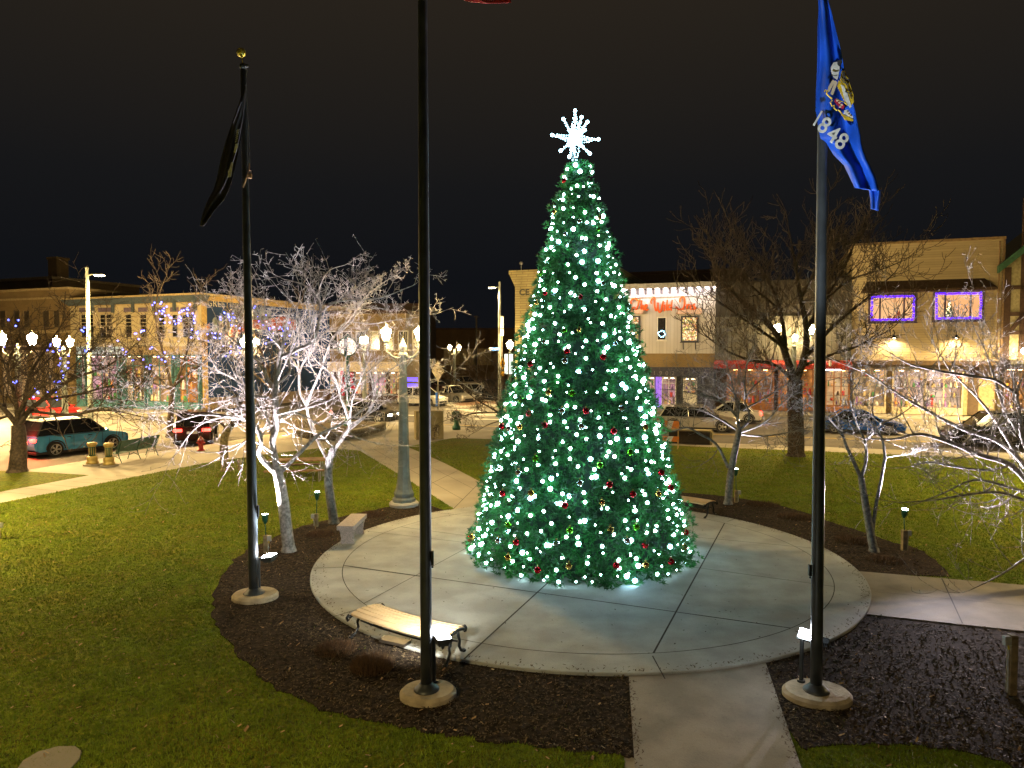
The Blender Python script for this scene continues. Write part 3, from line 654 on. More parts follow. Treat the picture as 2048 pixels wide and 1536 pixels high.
def decal(pts, m, name, dy=-.16, root=blue, Y=YR):
    b = MB(); b.sweep([W(x, y, Y + dy) - root.location for x, y in pts][::-1], 0, 0, (0, .004, 0)); return b.obj(name, m, root)
Z6 = lambda pts: [(1560 + x / 3.492, y / 3.492) for x, y in pts]
M_fw = mat('flag_white', (.60, .60, .55), .7, var=.3, scale=14); M_fy = mat('flag_gold', (.62, .42, .02), .6, var=.3, scale=14); M_fb = mat('flag_dark', (.03, .03, .035), .7); M_fc = mat('flag_cream', (.55, .45, .30), .7); M_fr = mat('flag_red', (.45, .02, .05), .7)
EM = []
EM.append((Z6([(355, 470), (375, 435), (400, 432), (418, 455), (415, 490), (408, 530), (398, 560), (375, 540), (360, 505)]), M_fw))
EM.append((Z6([(400, 425), (430, 415), (432, 440), (415, 465), (402, 450)]), M_fb))
EM.append((Z6([(370, 555), (385, 570), (345, 640), (328, 650), (340, 600)]), M_fc))
EM.append((Z6([(385, 560), (402, 575), (370, 665), (352, 655), (372, 600)]), M_fc))
EM.append((Z6([(432, 495), (452, 492), (475, 545), (492, 600), (512, 660), (515, 715), (500, 735), (470, 680), (440, 620), (420, 560), (425, 520)]), M_fy))
EM.append((Z6([(410, 560), (440, 590), (460, 640), (495, 740), (470, 735), (440, 690), (400, 600)]), M_fy))
EM.append((Z6([(425, 590), (445, 600), (470, 650), (500, 745), (488, 755), (450, 690)]), M_fw))
EM.append((Z6([(385, 690), (410, 700), (450, 740), (440, 765), (410, 745), (380, 710)]), M_fr))
EM.append((Z6([(450, 770), (475, 765), (512, 820), (500, 835), (465, 805), (445, 790)]), M_fw))
EM.append((Z6([(425, 785), (445, 800), (515, 835), (508, 848), (460, 838), (430, 805)]), M_fy))
b = MB(); mats_ = [M_fw, M_fb, M_fc, M_fy, M_fr]
for k, (pts, m_) in enumerate(EM): b.sweep([W(x, y, YR - .15 - .004 * k) - blue.location for x, y in pts][::-1], 0, 0, (0, .003, 0), m=mats_.index(m_))
for pts in (Z6([(310, 640), (318, 628), (328, 632), (325, 655), (350, 680), (365, 690)]), Z6([(365, 700), (352, 715), (362, 740), (380, 735), (378, 755), (395, 770), (410, 765)]), Z6([(395, 690), (420, 705), (450, 715), (470, 735)]), Z6([(410, 770), (430, 790), (445, 815), (455, 838)])):
    b.tube([W(x, y, YR - .17) - blue.location for x, y in pts], .008, 5, m=3)
for pts in (Z6([(432, 505), (450, 560), (470, 600), (500, 690)]), Z6([(420, 540), (445, 575), (480, 590)]), Z6([(445, 500), (455, 540), (480, 560)]), Z6([(360, 520), (380, 530), (400, 525)]), Z6([(455, 640), (480, 650), (505, 650)])):
    b.tube([W(x, y, YR - .185) - blue.location for x, y in pts], .006, 4, m=1)
for x, y in Z6([(400, 700), (415, 715), (430, 730), (420, 745), (470, 785), (480, 800), (492, 812)]): b.sphere(W(x, y, YR - .18) - blue.location, .016, 6, m=2)
b.obj('emblem', mats_, blue)
# the year, letter by letter along the sagging cloth
for ch, cx_, cy_, ang, sc_ in (('1', 276, 822, -30, .8), ('8', 326, 872, -34, 1.1), ('4', 388, 936, -30, 1.15), ('8', 448, 984, -32, 1.15)):
    p = W(1560 + cx_ / 3.492, cy_ / 3.492, YR - .16) - blue.location
    M = Matrix.Translation(p) @ Matrix.Rotation(R(90), 4, 'X') @ Matrix.Rotation(R(ang), 4, 'Z') @ Matrix.Diagonal((sc_ * .8, 1, 1, 1)) @ Matrix.Translation((-.10, -.12, 0))
    textmesh(ch, .30, .002, M_fw, 'year_numeral', blue, M, bold=.004)
M_blk = mat('flag_black', (.018, .016, .020), .6, var=.3)
YL = pL.y - .1
rows = [(168, 488, 491), (200, 480, 490), (240, 466, 487), (280, 452, 482), (320, 441, 474), (355, 434, 466), (380, 427, 458), (400, 416, 448), (420, 408, 430), (440, 402, 416), (452, 400, 408)]
blk, _, _ = drape('black_flag', 'furled black flag with a white emblem, hanging limp from the left flagpole', rows, YL, M_blk, 14, .09, 3.0, 3)
b = MB()
Z7 = lambda pts: [(360 + x / 3.84, 80 + y / 3.84) for x, y in pts]
for i in range(6): b.sweep([W(x, y, YL - .13) - blk.location for x, y in Z7([(438 - i * 2, 690 + i * 17), (458 - i * 4, 684 + i * 17), (452 - i * 4, 696 + i * 17), (432 - i * 2, 702 + i * 17)])][::-1], 0, 0, (0, .003, 0))
for pts in ([(425, 800), (448, 792), (442, 830), (425, 870), (412, 860)], [(392, 940), (408, 935), (400, 1000), (390, 1050), (368, 1055), (368, 1010), (382, 985)]): b.sweep([W(x, y, YL - .13) - blk.location for x, y in Z7(pts)][::-1], 0, 0, (0, .003, 0))
b.obj('emblem', M_fw, blk)
b = MB(); b.tube([W(x, y, YL - .12) - blk.location for x, y in Z7([(505, 345), (497, 480), (480, 620), (440, 830), (400, 960), (350, 1090), (305, 1180)])], .006, 5); b.tube([W(x, y, YL - .10) - blk.location for x, y in Z7([(470, 480), (440, 560), (410, 640)])], .006, 5)
b.obj('hem', mat('flag_hem', (.25, .22, .30), .7), blk)
YM = pM.y - .15
us_m = [mat('us_red', (.5, .03, .04), .6), mat('us_white', (.7, .65, .6), .6)]
b = MB(); 
for i in range(7):
    y1 = 7 - i * 26; 
    q = [(905 + i * 2, y1 - 24), (960, y1 - 20 + 14), (1022 - i * 3, y1 - 24 + 4), (1022 - i * 3, y1 - 2), (975, y1), (935, y1 - 4), (908 + i * 2, y1 - 16)] if i == 0 else [(870 + (6 - i) * 6, y1 - 26), (960, y1 - 22), (1022 - i * 5, y1 - 26), (1022 - (i - 1) * 5, y1), (960, y1 + 4), (876 + (6 - i) * 6, y1)]
    b.sweep([W(x, y, YM + .05 * math.sin(x * .05)) for x, y in q][::-1], 0, 0, (0, .004, 0), m=i % 2)
rt_ = thing('striped_flag', 'red and white striped flag whose lowest hem dips into the top of the view', 'flag', W(870, -150, YM))
for k in range(len(b.v)): b.v[k] = tuple(Vector(b.v[k]) - rt_.location)
b.obj('cloth', us_m, rt_)

# ---- flood lights at the poles
M_flood = emis('flood_lens', (.93, .97, 1.), 110.)
def flood(label, head, base, tgt, power, angle=50, tilt=-50, rz=0., off=False, postY=None, wide=.26, cc=(.85, .93, 1.)):
    hp = W(*head); T = thing('flood_light', label, 'flood light', Vector((base.x, base.y, base.z)), 0, 'flood lights at the flagpoles')
    hl = hp - T.location
    b = MB(); b.tube([(0, 0, 0), (0, 0, hl.z - .06)], .028, 12); b.tube([(0, 0, 0), (0, 0, .03)], .055, 12); b.tube([(0, 0, hl.z - .08), hl + Vector((0, 0, -.03))], .018, 8); b.obj('post', M_pole, T)
    d = (Vector(tgt) - hp).normalized(); M = d.to_track_quat('Z', 'Y').to_matrix()
    b = MB(); b.box(hl - d * .045, (wide, wide * .75, .07), M, taper=1.12)
    for i in range(5): b.box(hl - d * .10 + M @ Vector(((i - 2) * wide * .18, 0, 0)), (.01, wide * .6, .05), M)
    b.obj('housing', M_pole, T)
    if not off:
        b = MB(); b.box(hl - d * .002, (wide * .95, wide * .68, .012), M); b.obj('lens', M_flood, T)
        lamp('SPOT', hp + d * .03, power, cc, .08, tgt, angle, .6, parent=T)
    else:
        b = MB(); b.box(hl - d * .002, (wide * .95, wide * .68, .012), M); b.obj('lens', M_glass, T)
    return T
flood('flood light with a bright flat lens on the left flagpole footing', (538, 1110, pL.y + .05), Vector((G(527, 1186).x, pL.y + .10, MZ + .10)), W(440, 330, pL.y + .2) , 2600, 40, cc=(.8, .9, 1.))
flood('flood light beside the middle flagpole, glaring in front of the wooden bench', (884, 1270, pM.y + .15), Vector((W(868, 1380, pM.y + .22).x, pM.y + .22, MZ + .10)), W(960, -300, pM.y + .4), 900, 50, cc=(.9, .95, 1.))
flood('lit flood light on the left side of the right flagpole', (1612, 1268, pR.y + .26), Vector((pR.x - .10, pR.y + .26, MZ + .10)), Vector((1.2, 14, 7)) * 0 + W(1612, 1268, pR.y + .26) + Vector((-.5, -.55, .75)), 260, 90, wide=.2, cc=(.8, .9, 1.))
flood('teal-tinted second flood light behind the right flagpole, lens turned away', (1646, 1278, pR.y + .30), Vector((pR.x + .10, pR.y + .30, MZ + .10)), Vector((pR.x + 2, pR.y + 3, 4)), 0, off=True, wide=.17)
flood('added flood light, unseen below the camera, aimed up to brighten the blue flag', (1240, 1730, 5.6), Vector((W(1240, 1730, 5.6).x, 5.6, GZ)), W(1680, 180, pR.y), 4300, 30, cc=(.85, .93, 1.))  # extra unseen fitting, put in so the flag is lit from the front
# glow of the bench top: the same flood spills sideways
bl_src = W(884, 1262, pM.y + .2)
lamp('SPOT', bl_src + Vector((0, .02, .10)), 700, (.97, .94, .84), .08, G(830, 1215, .5), 80, .9)
lamp('POINT', W(540, 1100, pL.y + .12) + Vector((0, 0, .03)), 22, (.9, .95, 1.), .08)
lamp('POINT', W(1608, 1262, pR.y + .2) + Vector((-.03, 0, .03)), 9, (.9, .95, 1.), .08)

# ---- bullet up-lights on timber posts
M_lens = emis('uplight_lens', (.86, 1., .95), 40.)
def uplight(label, hx, hy, bx, by, ph, tgt, power, angle=70, head=True, boxside=1, ps=.09):
    p = G(bx, by); T = thing('garden_uplight' if head else 'outlet_post', label, 'garden light' if head else 'post', p, 0, 'up-lights and power posts round the beds')
    b = MB(); b.box((0, 0, ph / 2 - .03), (ps, ps, ph + .06)); b.box((0, 0, ph + .004), (ps * .92, ps * .92, .02)); b.obj('timber_post', M_timber, T, bev=.006)
    b = MB(); c = Vector((boxside * (ps / 2 + .045), -.02, ph - .06)); b.box(c, (.09, .07, .13)); b.tube([c + Vector((0, 0, -.06)), c + Vector((-boxside * .03, 0, -.16)), c + Vector((-boxside * .03, 0, -ph + .1))], .011, 8); b.obj('outlet_box', M_grey, T, bev=.01)
    b = MB(); b.tube([c + Vector((0, -.03, -.05)), c + Vector((.005, -.035, -.11))], .012, 6); b.obj('plug', mat('yellow_plug', (.65, .5, .03), .5), T)
    if head:
        hp = W(hx, hy, p.y - .02); hl = hp - p; d = (Vector(tgt) - hp).normalized(); d = (d + Vector((0, 0, 2.2))).normalized()
        b = MB(); M = d.to_track_quat('Z', 'Y').to_matrix().to_4x4(); L = .20
        prof = [(.022, -L - .02), (.035, -L), (.062, -L * .6), (.078, -.02), (.080, .0), (.074, .005)]
        b.lathe(prof, (0, 0, 0), 18); b.v = [tuple(M @ Vector(v) + hl) for v in b.v]
        b.tube([Vector((0, 0, ph)), hl - d * (L + .01)], .012, 8); b.obj('bullet_head', M_green_l, T, True)
        b = MB(); b.lathe([(.068, .008), (.066, .011)], (0, 0, 0), 18); b.v = [tuple(M @ Vector(v) + hl) for v in b.v]; b.obj('lens', M_lens, T)
        lamp('SPOT', hp + d * .04, power, (1., .88, .97), .05, tgt, angle, .7, parent=T)
    return T
uplight('green bullet up-light on a timber post next to the left flagpole', 530, 1029, 532, 1106, .42, W(520, 640, 17.0), 6800, 130)
uplight('green bullet up-light on a timber post between the two lit left trees', 634, 984, 633, 1054, .36, W(650, 700, 18.5), 2200, 80, boxside=-1)
uplight('green bullet up-light on a timber post right behind the rear wooden bench', 1472, 938, 1472, 1006, .40, W(1490, 760, 22), 1300, 90)
uplight('green bullet up-light on a thick timber post in the right bed', 1810, 1019, 1808, 1102, .50, W(1960, 800, 13.5), 9000, 120, ps=.11)
uplight('timber post with a grey outlet box and conduit at the bottom right, no lamp', 0, 0, 2022, 1390, .84, None, 0, head=False, boxside=-1, ps=.10)
uplight('short timber post with a white box near the small tree beside the far walk', 0, 0, 478, 940, .42, None, 0, head=False)
uplight('short timber post with a conduit against the big dark tree', 0, 0, 1597, 912, .55, None, 0, head=False)
uplight('up-light on a post cut by the left edge of the view', -8, 1012, -4, 1078, .42, W(60, 700, 24), 300, 70)

# ================================================================ seats
def arc_bench(label, th0, th1, r_mid, hz=.45, lit=False):
    """backless slatted bench curved along the rim of the plaza"""
    T = thing('slat_bench', label, 'bench', PC + Vector((math.cos((th0 + th1) / 2) * r_mid, math.sin((th0 + th1) / 2) * r_mid, 0)), 0, 'wooden slat benches on the plaza')
    O = PC - T.location; n = 6; wdt = .62
    prof = lambda t: -.05 * abs(2 * t - 1) ** 3 - .004
    b = MB()
    for i in range(n):
        t = (i + .5) / n; r = r_mid - wdt / 2 + wdt * t; r0_, r1_ = r - wdt / n * .37, r + wdt / n * .37; z = hz + prof(t); dz = prof((i + .9) / n) - prof((i + .1) / n); K = 12; vs = []; fs = []
        for k in range(K + 1):
            a = th0 + (th1 - th0) * k / K; c, s = math.cos(a), math.sin(a)
            for (rr_, zz) in ((r0_, z - dz / 2), (r1_, z + dz / 2), (r1_, z + dz / 2 - .032), (r0_, z - dz / 2 - .032)): vs.append(O + Vector((c * rr_, s * rr_, zz)))
        for k in range(K):
            for j in range(4): fs.append((k * 4 + j, (k + 1) * 4 + j, (k + 1) * 4 + (j + 1) % 4, k * 4 + (j + 1) % 4))
        fs += [(0, 1, 2, 3), (K * 4 + 3, K * 4 + 2, K * 4 + 1, K * 4)]; b.add(vs, fs)
    b.obj('seat', mat('bench_wood', (.50, .36, .20), .55, var=.15, scale=3), T)
    def P(a, rho, z): return O + Vector((math.cos(a) * (r_mid + rho), math.sin(a) * (r_mid + rho), z))
    for a in (th0, th1):
        b = MB(); aa = a
        b.tube([P(aa, x, hz - .045 + prof((x + .31) / .62) * 1.0) for x in [(-.33 + .066 * i) for i in range(11)]], .026, 8)
        for sg in (-1, 1):
            b.tube([P(aa, sg * .33, hz - .06), P(aa, sg * .375, hz - .10), P(aa, sg * .36, hz - .15), P(aa, sg * .325, hz - .14)], [.028, .026, .022, .016], 8)
            b.tube([P(aa, sg * .10, hz - .05), P(aa, sg * .13, hz - .16), P(aa, sg * .17, .22), P(aa, sg * .15, .14), P(aa, sg * .21, .05), P(aa, sg * .30, .02)], [.024, .026, .022, .024, .024, .028], 8)
            b.tube([P(aa, sg * .30, 0), P(aa, sg * .30, .025)], .04, 10)
        b.obj('end_frame', M_iron, T, True)
    b = MB()
    for rho in (-.10, .10): b.tube([P(th0 + (th1 - th0) * k / 8, rho, .23) for k in range(9)], .016, 8)
    b.obj('stretcher', M_iron, T)
    return T
def th(px, py, z=0.): p = G(px, py, z) - PC; return math.atan2(p.y, p.x), math.hypot(p.x, p.y)
a0, a1 = th(718, 1216, .45)[0], th(905, 1262, .45)[0]
rm = (th(740, 1206, .45)[1] + th(705, 1222, .45)[1] + th(900, 1270, .45)[1] + th(915, 1240, .45)[1]) / 4
arc_bench('pale wooden slat bench at the near left rim of the plaza, brightly lit', a0, a1, rm)
c0_, c1_ = th(1428, 1000, .45)[0], th(1290, 985, .45)[0]
arc_bench('brown wooden slat bench half hidden behind the right side of the Christmas tree', c0_, c0_ + .37, 5.75)
# stone bench
p0, p1 = G(686, 1096, 0), G(722, 1060, 0); ang = math.atan2(p1.y - p0.y, p1.x - p0.x); L_ = 1.35
T = thing('stone_bench', 'grey granite bench with scrolled slab legs on the left rim of the plaza', 'bench', (p0 + p1) / 2, ang)
M_gran = mat('granite', (.34, .29, .27), .6, var=.25, scale=30, bump=.1)
b = MB(); b.box((0, 0, .43), (L_, .42, .11)); b.obj('seat', M_gran, T, bev=.008)
for s in (-1, 1):
    b = MB(); pr = [(-.17, 0), (-.17, .06), (-.145, .12), (-.16, .2), (-.17, .27), (-.19, .33), (-.19, .373), (.19, .373), (.19, .33), (.17, .27), (.16, .2), (.145, .12), (.17, .06), (.17, 0)]
    b.sweep([(s * .46 - .05, y, z) for y, z in pr], 0, 0, (.11, 0, 0)); b.obj('leg', M_gran, T, bev=.006)
# carved lettering strip on the seat edge
# picnic table
p = G(600, 958); T = thing('picnic_table', 'wooden picnic table with bent pipe legs on the lawn behind the lit trees', 'picnic table', p, R(8))
M_pw = mat('picnic_wood', (.20, .12, .06), .8, var=.3, scale=6)
b = MB(); [b.box((0, -.3 + .15 * i, .74), (2.3, .14, .045)) for i in range(5)]; b.obj('tabletop', M_pw, T)
for s in (-1, 1):
    b = MB(); b.box((0, s * .75, .44), (2.3, .26, .045)); b.obj('seat', M_pw, T)
for s in (-1, 1):
    b = MB()
    for q in (-1, 1): b.tube([(s * .8, q * .85, .42), (s * .8, q * .85, .06), (s * .8, q * .78, .02), (s * .8, q * .4, .02), (s * .8, q * .33, .06), (s * .8, q * .3, .72)], .025, 8)
    b.tube([(s * .8, -.85, .42), (s * .8, .85, .42)], .02, 8); b.obj('pipe_frame', M_galv, T)
# green park bench at the left
def park_bench(label, p, rz, Lb=2.3):
    T = thing('park_bench', label, 'bench', p, rz, 'green park benches by the left street')
    b = MB()
    for i in range(9):
        t = i / 8; b.box((0, .18 - .02 * math.sin(t * PI) + t * .16, .48 + t * .46), (Lb, .022, .048), Matrix.Rotation(-.3, 3, 'X'))
    b.obj('backrest', M_green, T)
    b = MB()
    for i in range(6): b.box((0, .12 - .07 * i, .44 - .012 * abs(i - 3)), (Lb, .055, .025))
    b.obj('seat', M_green, T)
    for s in (-.9, 0, .9):
        b = MB(); x = s * Lb / 2
        b.tube([(x, .35, .98), (x, .26, .7), (x, .17, .45), (x, .22, .25), (x, .34, 0)], .02, 6); b.tube([(x, .17, .43), (x, -.26, .43), (x, -.22, .25), (x, -.32, 0)], .02, 6); b.tube([(x, .2, .64), (x, -.2, .66), (x, -.28, .62), (x, -.25, .44)], .016, 6)
        b.tube([(x, .2, .2), (x, 0, .3), (x, -.2, .2)], .014, 6); b.obj('iron_frame', M_green, T)
    return T
pb = park_bench('long green slatted park bench with its back to the lawn', G(268, 918), math.atan2(G(320, 903).y - G(215, 928).y, G(320, 903).x - G(215, 928).x) - .1, 2.6)
pb.rotation_euler = (0, 0, pb.rotation_euler.z + PI)
# ================================================================ bare trees
class Segs:
    def __init__(s): s.a = []; s.b = []; s.ra = []; s.rb = []
    def add(s, a, b, ra, rb): s.a.append(tuple(a)); s.b.append(tuple(b)); s.ra.append(ra); s.rb.append(rb)
    def build(s, name, m, parent, off, rough=True):
        if not s.a: return None
        A, B, ra, rb = np.array(s.a), np.array(s.b), np.array(s.ra), np.array(s.rb); out = None
        Vs, Fs, o = [], [], 0
        for lo, hi, n in ((.02, 9, 8), (.007, .02, 5), (0, .007, 3)):
            k = (ra >= lo) & (ra < hi)
            if not k.any(): continue
            a, b_, r1, r2 = A[k], B[k], ra[k], rb[k]; D = b_ - a; L = np.linalg.norm(D, axis=1)[:, None] + 1e-9; D = D / L
            up = np.where(np.abs(D[:, 2:3]) > .9, np.array([[1., 0, 0]]), np.array([[0, 0, 1.]])); X = np.cross(D, up); X /= np.linalg.norm(X, axis=1)[:, None]; Y_ = np.cross(D, X)
            a = a - D * r1[:, None] * .3; V = np.zeros((len(a), 2, n, 3))
            for j in range(n):
                c, s_ = math.cos(2 * PI * j / n), math.sin(2 * PI * j / n); V[:, 0, j] = a + (X * c + Y_ * s_) * r1[:, None]; V[:, 1, j] = b_ + (X * c + Y_ * s_) * r2[:, None]
            base = (np.arange(len(a)) * 2 * n)[:, None, None]; j = np.arange(n); q = np.stack([j, n + j, n + (j + 1) % n, (j + 1) % n], 1)[None]
            Fs.append((base + q).reshape(-1, 4) + o); Vs.append(V.reshape(-1, 3)); o += len(a) * 2 * n
        V = np.concatenate(Vs) - np.array(off)[None]; ob = bulk(name, V, np.concatenate(Fs), m, kind=None, parent=parent)
        ob.data.polygons.foreach_set('use_smooth', np.ones(len(ob.data.polygons), bool)); return ob
def rv(q): 
    v = Vector((q.gauss(0, 1), q.gauss(0, 1), q.gauss(0, 1))); return v.normalized()
def twig(S, q, p, d, L, r, lev, P):
    """one shoot: wanders, curves up and sprouts side shoots"""
    n = P.get('n', 5); step = L / n; pts = [p.copy()]
    for i in range(n):
        d = (d + rv(q) * P.get('wob', .28) + Vector((0, 0, P.get('up', .10)))).normalized(); p2 = p + d * step
        if p2.z < .5: d.z = abs(d.z) * .3; p2 = p + d * step
        r0_, r1_ = r * (1 - i / n * .75), r * (1 - (i + 1) / n * .75)
        S.add(p, p2, max(r0_, P['rmin']), max(r1_, P['rmin'])); p = p2; pts.append(p.copy())
        if lev > 0:
            for _ in range(P['kids'] if i > 0 or lev > 1 else 1):
                if q.random() < P['prob']:
                    sd = d.cross(rv(q)).normalized(); cd = (d * P.get('fwd', .65) + sd).normalized()
                    twig(S, q, p - d * step * q.random(), cd, L * q.uniform(.38, .68), max(r1_ * .62, P['rmin']), lev - 1, P)
    if lev == 0 and P.get('spur'):
        for _ in range(2):
            k = q.randrange(1, len(pts)); S.add(pts[k], pts[k] + (rv(q) + Vector((0, 0, .4))).normalized() * .07, P['rmin'] * 1.1, P['rmin'] * 1.5)
def limb(S, q, pts, r0, r1, P, sprout=1., start=.25, Lmul=1., lev=2, up=.5):
    """a photographed limb: smooth it, thicken it, let shoots leave it"""
    pts = open_smooth([Vector(p) for p in pts], 4); n = len(pts) - 1; tot = sum((pts[i + 1] - pts[i]).length for i in range(n)); run = 0
    wob = Vector((0, 0, 0))
    for i in range(n):
        ta, tb = i / n, (i + 1) / n; a, b_ = pts[i], pts[i + 1]; S.add(a, b_, r0 + (r1 - r0) * ta, r0 + (r1 - r0) * tb); l = (b_ - a).length; run += l
        if run / tot > start and lev >= 0:
            k = sprout * l * P['dens']
            while k > 0:
                if q.random() < k:
                    d = (b_ - a).normalized(); sd = (rv(q) + Vector((0, 0, up))).normalized(); cd = (d * .55 + sd).normalized()
                    twig(S, q, a.lerp(b_, q.random()), cd, P['L'] * max(.3, min(1., (P.get('top', 99) - a.z) / 2.4)) * Lmul * q.uniform(.5, 1.15) * (1.1 - .4 * ta), max(P['rmin'], min((r0 + (r1 - r0) * ta) * .5, P['rt'])), lev, P)
                k -= 1
    d = (pts[-1] - pts[-2]).normalized()
    if lev >= 0: twig(S, q, pts[-1], d, P['L'] * max(.3, min(1., (P.get('top', 99) - pts[-1].z) / 2.4)) * Lmul * .8, r1 * .9, lev, P)
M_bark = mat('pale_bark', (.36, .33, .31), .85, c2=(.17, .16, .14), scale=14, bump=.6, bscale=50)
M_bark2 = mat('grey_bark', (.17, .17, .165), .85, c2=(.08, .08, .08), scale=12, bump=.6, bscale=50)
M_bark3 = mat('dark_bark', (.085, .060, .042), .9, c2=(.04, .03, .022), scale=12, bump=.6, bscale=50)
M_bark4 = mat('yellow_bark', (.24, .20, .10), .9, c2=(.10, .085, .05), scale=12, bump=.6, bscale=40)
def tree(label, base_px, trunk, limbs, P, m, seed, gz=MZ, group='bare trees on the square', name='bare_tree', m2=None):
    """trunk/limbs: points (x, y, dY) in the photograph with their distance offset from the base, then radii"""
    q = random.Random(seed); p = G(*base_px, gz); T = thing(name, label, 'tree', p, 0, group)
    conv = lambda pts: [W(x, y, p.y + dy) for x, y, dy in pts]
    S = Segs()
    for pts, r0, r1 in trunk: limb(S, q, conv(pts), r0, r1, P, lev=-1)
    tb = conv(trunk[0][0])[0]
    S.add(Vector((tb.x, tb.y, gz - .02)), Vector((tb.x, tb.y, gz + .12)), trunk[0][1] * 1.45, trunk[0][1] * 1.02)
    S.build('trunk', m, T, p)
    S = Segs()
    for L in limbs:
        pts, r0, r1 = L[:3]; kw = L[3] if len(L) > 3 else {}
        limb(S, q, conv(pts), r0, r1, P, **kw)
    S.build('crown', m2 or m, T, p); return T, S
P1 = dict(top=7.6, n=6, wob=.17, up=.05, rmin=.0042, kids=1, prob=.62, dens=3.5, L=1.55, rt=.015, fwd=.7, spur=True)
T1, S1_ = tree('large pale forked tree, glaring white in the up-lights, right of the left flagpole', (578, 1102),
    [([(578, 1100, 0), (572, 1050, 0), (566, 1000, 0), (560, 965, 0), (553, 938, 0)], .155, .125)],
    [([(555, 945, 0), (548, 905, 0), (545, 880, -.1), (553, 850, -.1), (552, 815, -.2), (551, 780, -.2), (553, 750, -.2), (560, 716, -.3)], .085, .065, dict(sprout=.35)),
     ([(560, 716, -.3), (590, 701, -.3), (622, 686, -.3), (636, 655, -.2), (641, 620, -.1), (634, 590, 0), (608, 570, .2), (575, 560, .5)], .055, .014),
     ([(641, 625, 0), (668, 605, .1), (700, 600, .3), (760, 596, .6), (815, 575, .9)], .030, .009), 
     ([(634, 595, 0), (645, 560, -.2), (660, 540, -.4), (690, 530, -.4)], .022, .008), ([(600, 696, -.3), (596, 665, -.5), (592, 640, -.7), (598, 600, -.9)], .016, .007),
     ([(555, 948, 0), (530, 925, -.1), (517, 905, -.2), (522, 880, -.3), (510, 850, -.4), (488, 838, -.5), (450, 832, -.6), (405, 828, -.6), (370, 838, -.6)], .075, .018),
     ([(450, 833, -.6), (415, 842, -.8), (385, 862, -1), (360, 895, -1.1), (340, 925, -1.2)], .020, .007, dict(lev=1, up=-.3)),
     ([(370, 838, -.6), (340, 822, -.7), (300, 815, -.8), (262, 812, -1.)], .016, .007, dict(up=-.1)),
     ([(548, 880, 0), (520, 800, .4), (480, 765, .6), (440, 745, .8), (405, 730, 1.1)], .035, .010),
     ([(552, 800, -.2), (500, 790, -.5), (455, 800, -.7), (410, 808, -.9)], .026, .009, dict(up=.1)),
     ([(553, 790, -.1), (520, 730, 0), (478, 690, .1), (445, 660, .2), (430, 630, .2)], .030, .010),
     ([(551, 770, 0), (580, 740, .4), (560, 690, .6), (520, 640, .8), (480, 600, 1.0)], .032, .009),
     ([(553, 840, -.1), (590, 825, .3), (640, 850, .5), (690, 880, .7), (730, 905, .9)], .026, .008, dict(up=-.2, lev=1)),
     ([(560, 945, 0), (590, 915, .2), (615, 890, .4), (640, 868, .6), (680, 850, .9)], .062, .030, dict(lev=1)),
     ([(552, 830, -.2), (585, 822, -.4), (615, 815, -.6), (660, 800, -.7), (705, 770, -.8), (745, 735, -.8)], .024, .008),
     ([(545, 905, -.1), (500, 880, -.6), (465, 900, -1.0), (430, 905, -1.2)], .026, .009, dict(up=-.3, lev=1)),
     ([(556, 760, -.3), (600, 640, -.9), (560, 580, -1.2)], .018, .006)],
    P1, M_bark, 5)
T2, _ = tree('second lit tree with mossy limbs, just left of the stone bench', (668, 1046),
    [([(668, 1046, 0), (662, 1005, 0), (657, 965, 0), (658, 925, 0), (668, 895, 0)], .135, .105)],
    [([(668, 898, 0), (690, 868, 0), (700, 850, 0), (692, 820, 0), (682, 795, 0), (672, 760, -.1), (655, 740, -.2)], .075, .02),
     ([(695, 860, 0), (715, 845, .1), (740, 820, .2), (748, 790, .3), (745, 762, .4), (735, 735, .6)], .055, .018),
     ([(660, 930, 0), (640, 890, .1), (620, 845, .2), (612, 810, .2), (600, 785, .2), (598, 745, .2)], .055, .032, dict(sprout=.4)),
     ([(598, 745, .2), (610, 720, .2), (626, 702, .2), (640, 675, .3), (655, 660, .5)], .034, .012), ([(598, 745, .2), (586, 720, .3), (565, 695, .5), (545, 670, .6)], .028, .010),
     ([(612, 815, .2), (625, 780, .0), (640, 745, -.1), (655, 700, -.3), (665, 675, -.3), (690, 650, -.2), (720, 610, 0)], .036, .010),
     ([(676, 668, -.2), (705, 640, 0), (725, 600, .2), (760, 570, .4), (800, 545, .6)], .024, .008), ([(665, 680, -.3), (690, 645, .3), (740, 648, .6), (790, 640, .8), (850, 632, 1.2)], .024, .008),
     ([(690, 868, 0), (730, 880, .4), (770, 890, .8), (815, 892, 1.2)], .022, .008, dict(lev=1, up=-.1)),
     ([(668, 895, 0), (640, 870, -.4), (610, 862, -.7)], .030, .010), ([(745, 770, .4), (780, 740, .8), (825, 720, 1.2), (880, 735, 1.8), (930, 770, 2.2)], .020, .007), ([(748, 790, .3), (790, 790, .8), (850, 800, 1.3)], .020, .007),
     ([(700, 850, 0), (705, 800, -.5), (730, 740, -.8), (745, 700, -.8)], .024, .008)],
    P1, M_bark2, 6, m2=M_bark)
P3 = dict(n=6, wob=.20, up=.06, rmin=.006, kids=1, prob=.6, dens=2.0, L=1.2, rt=.018, fwd=.7, spur=True)
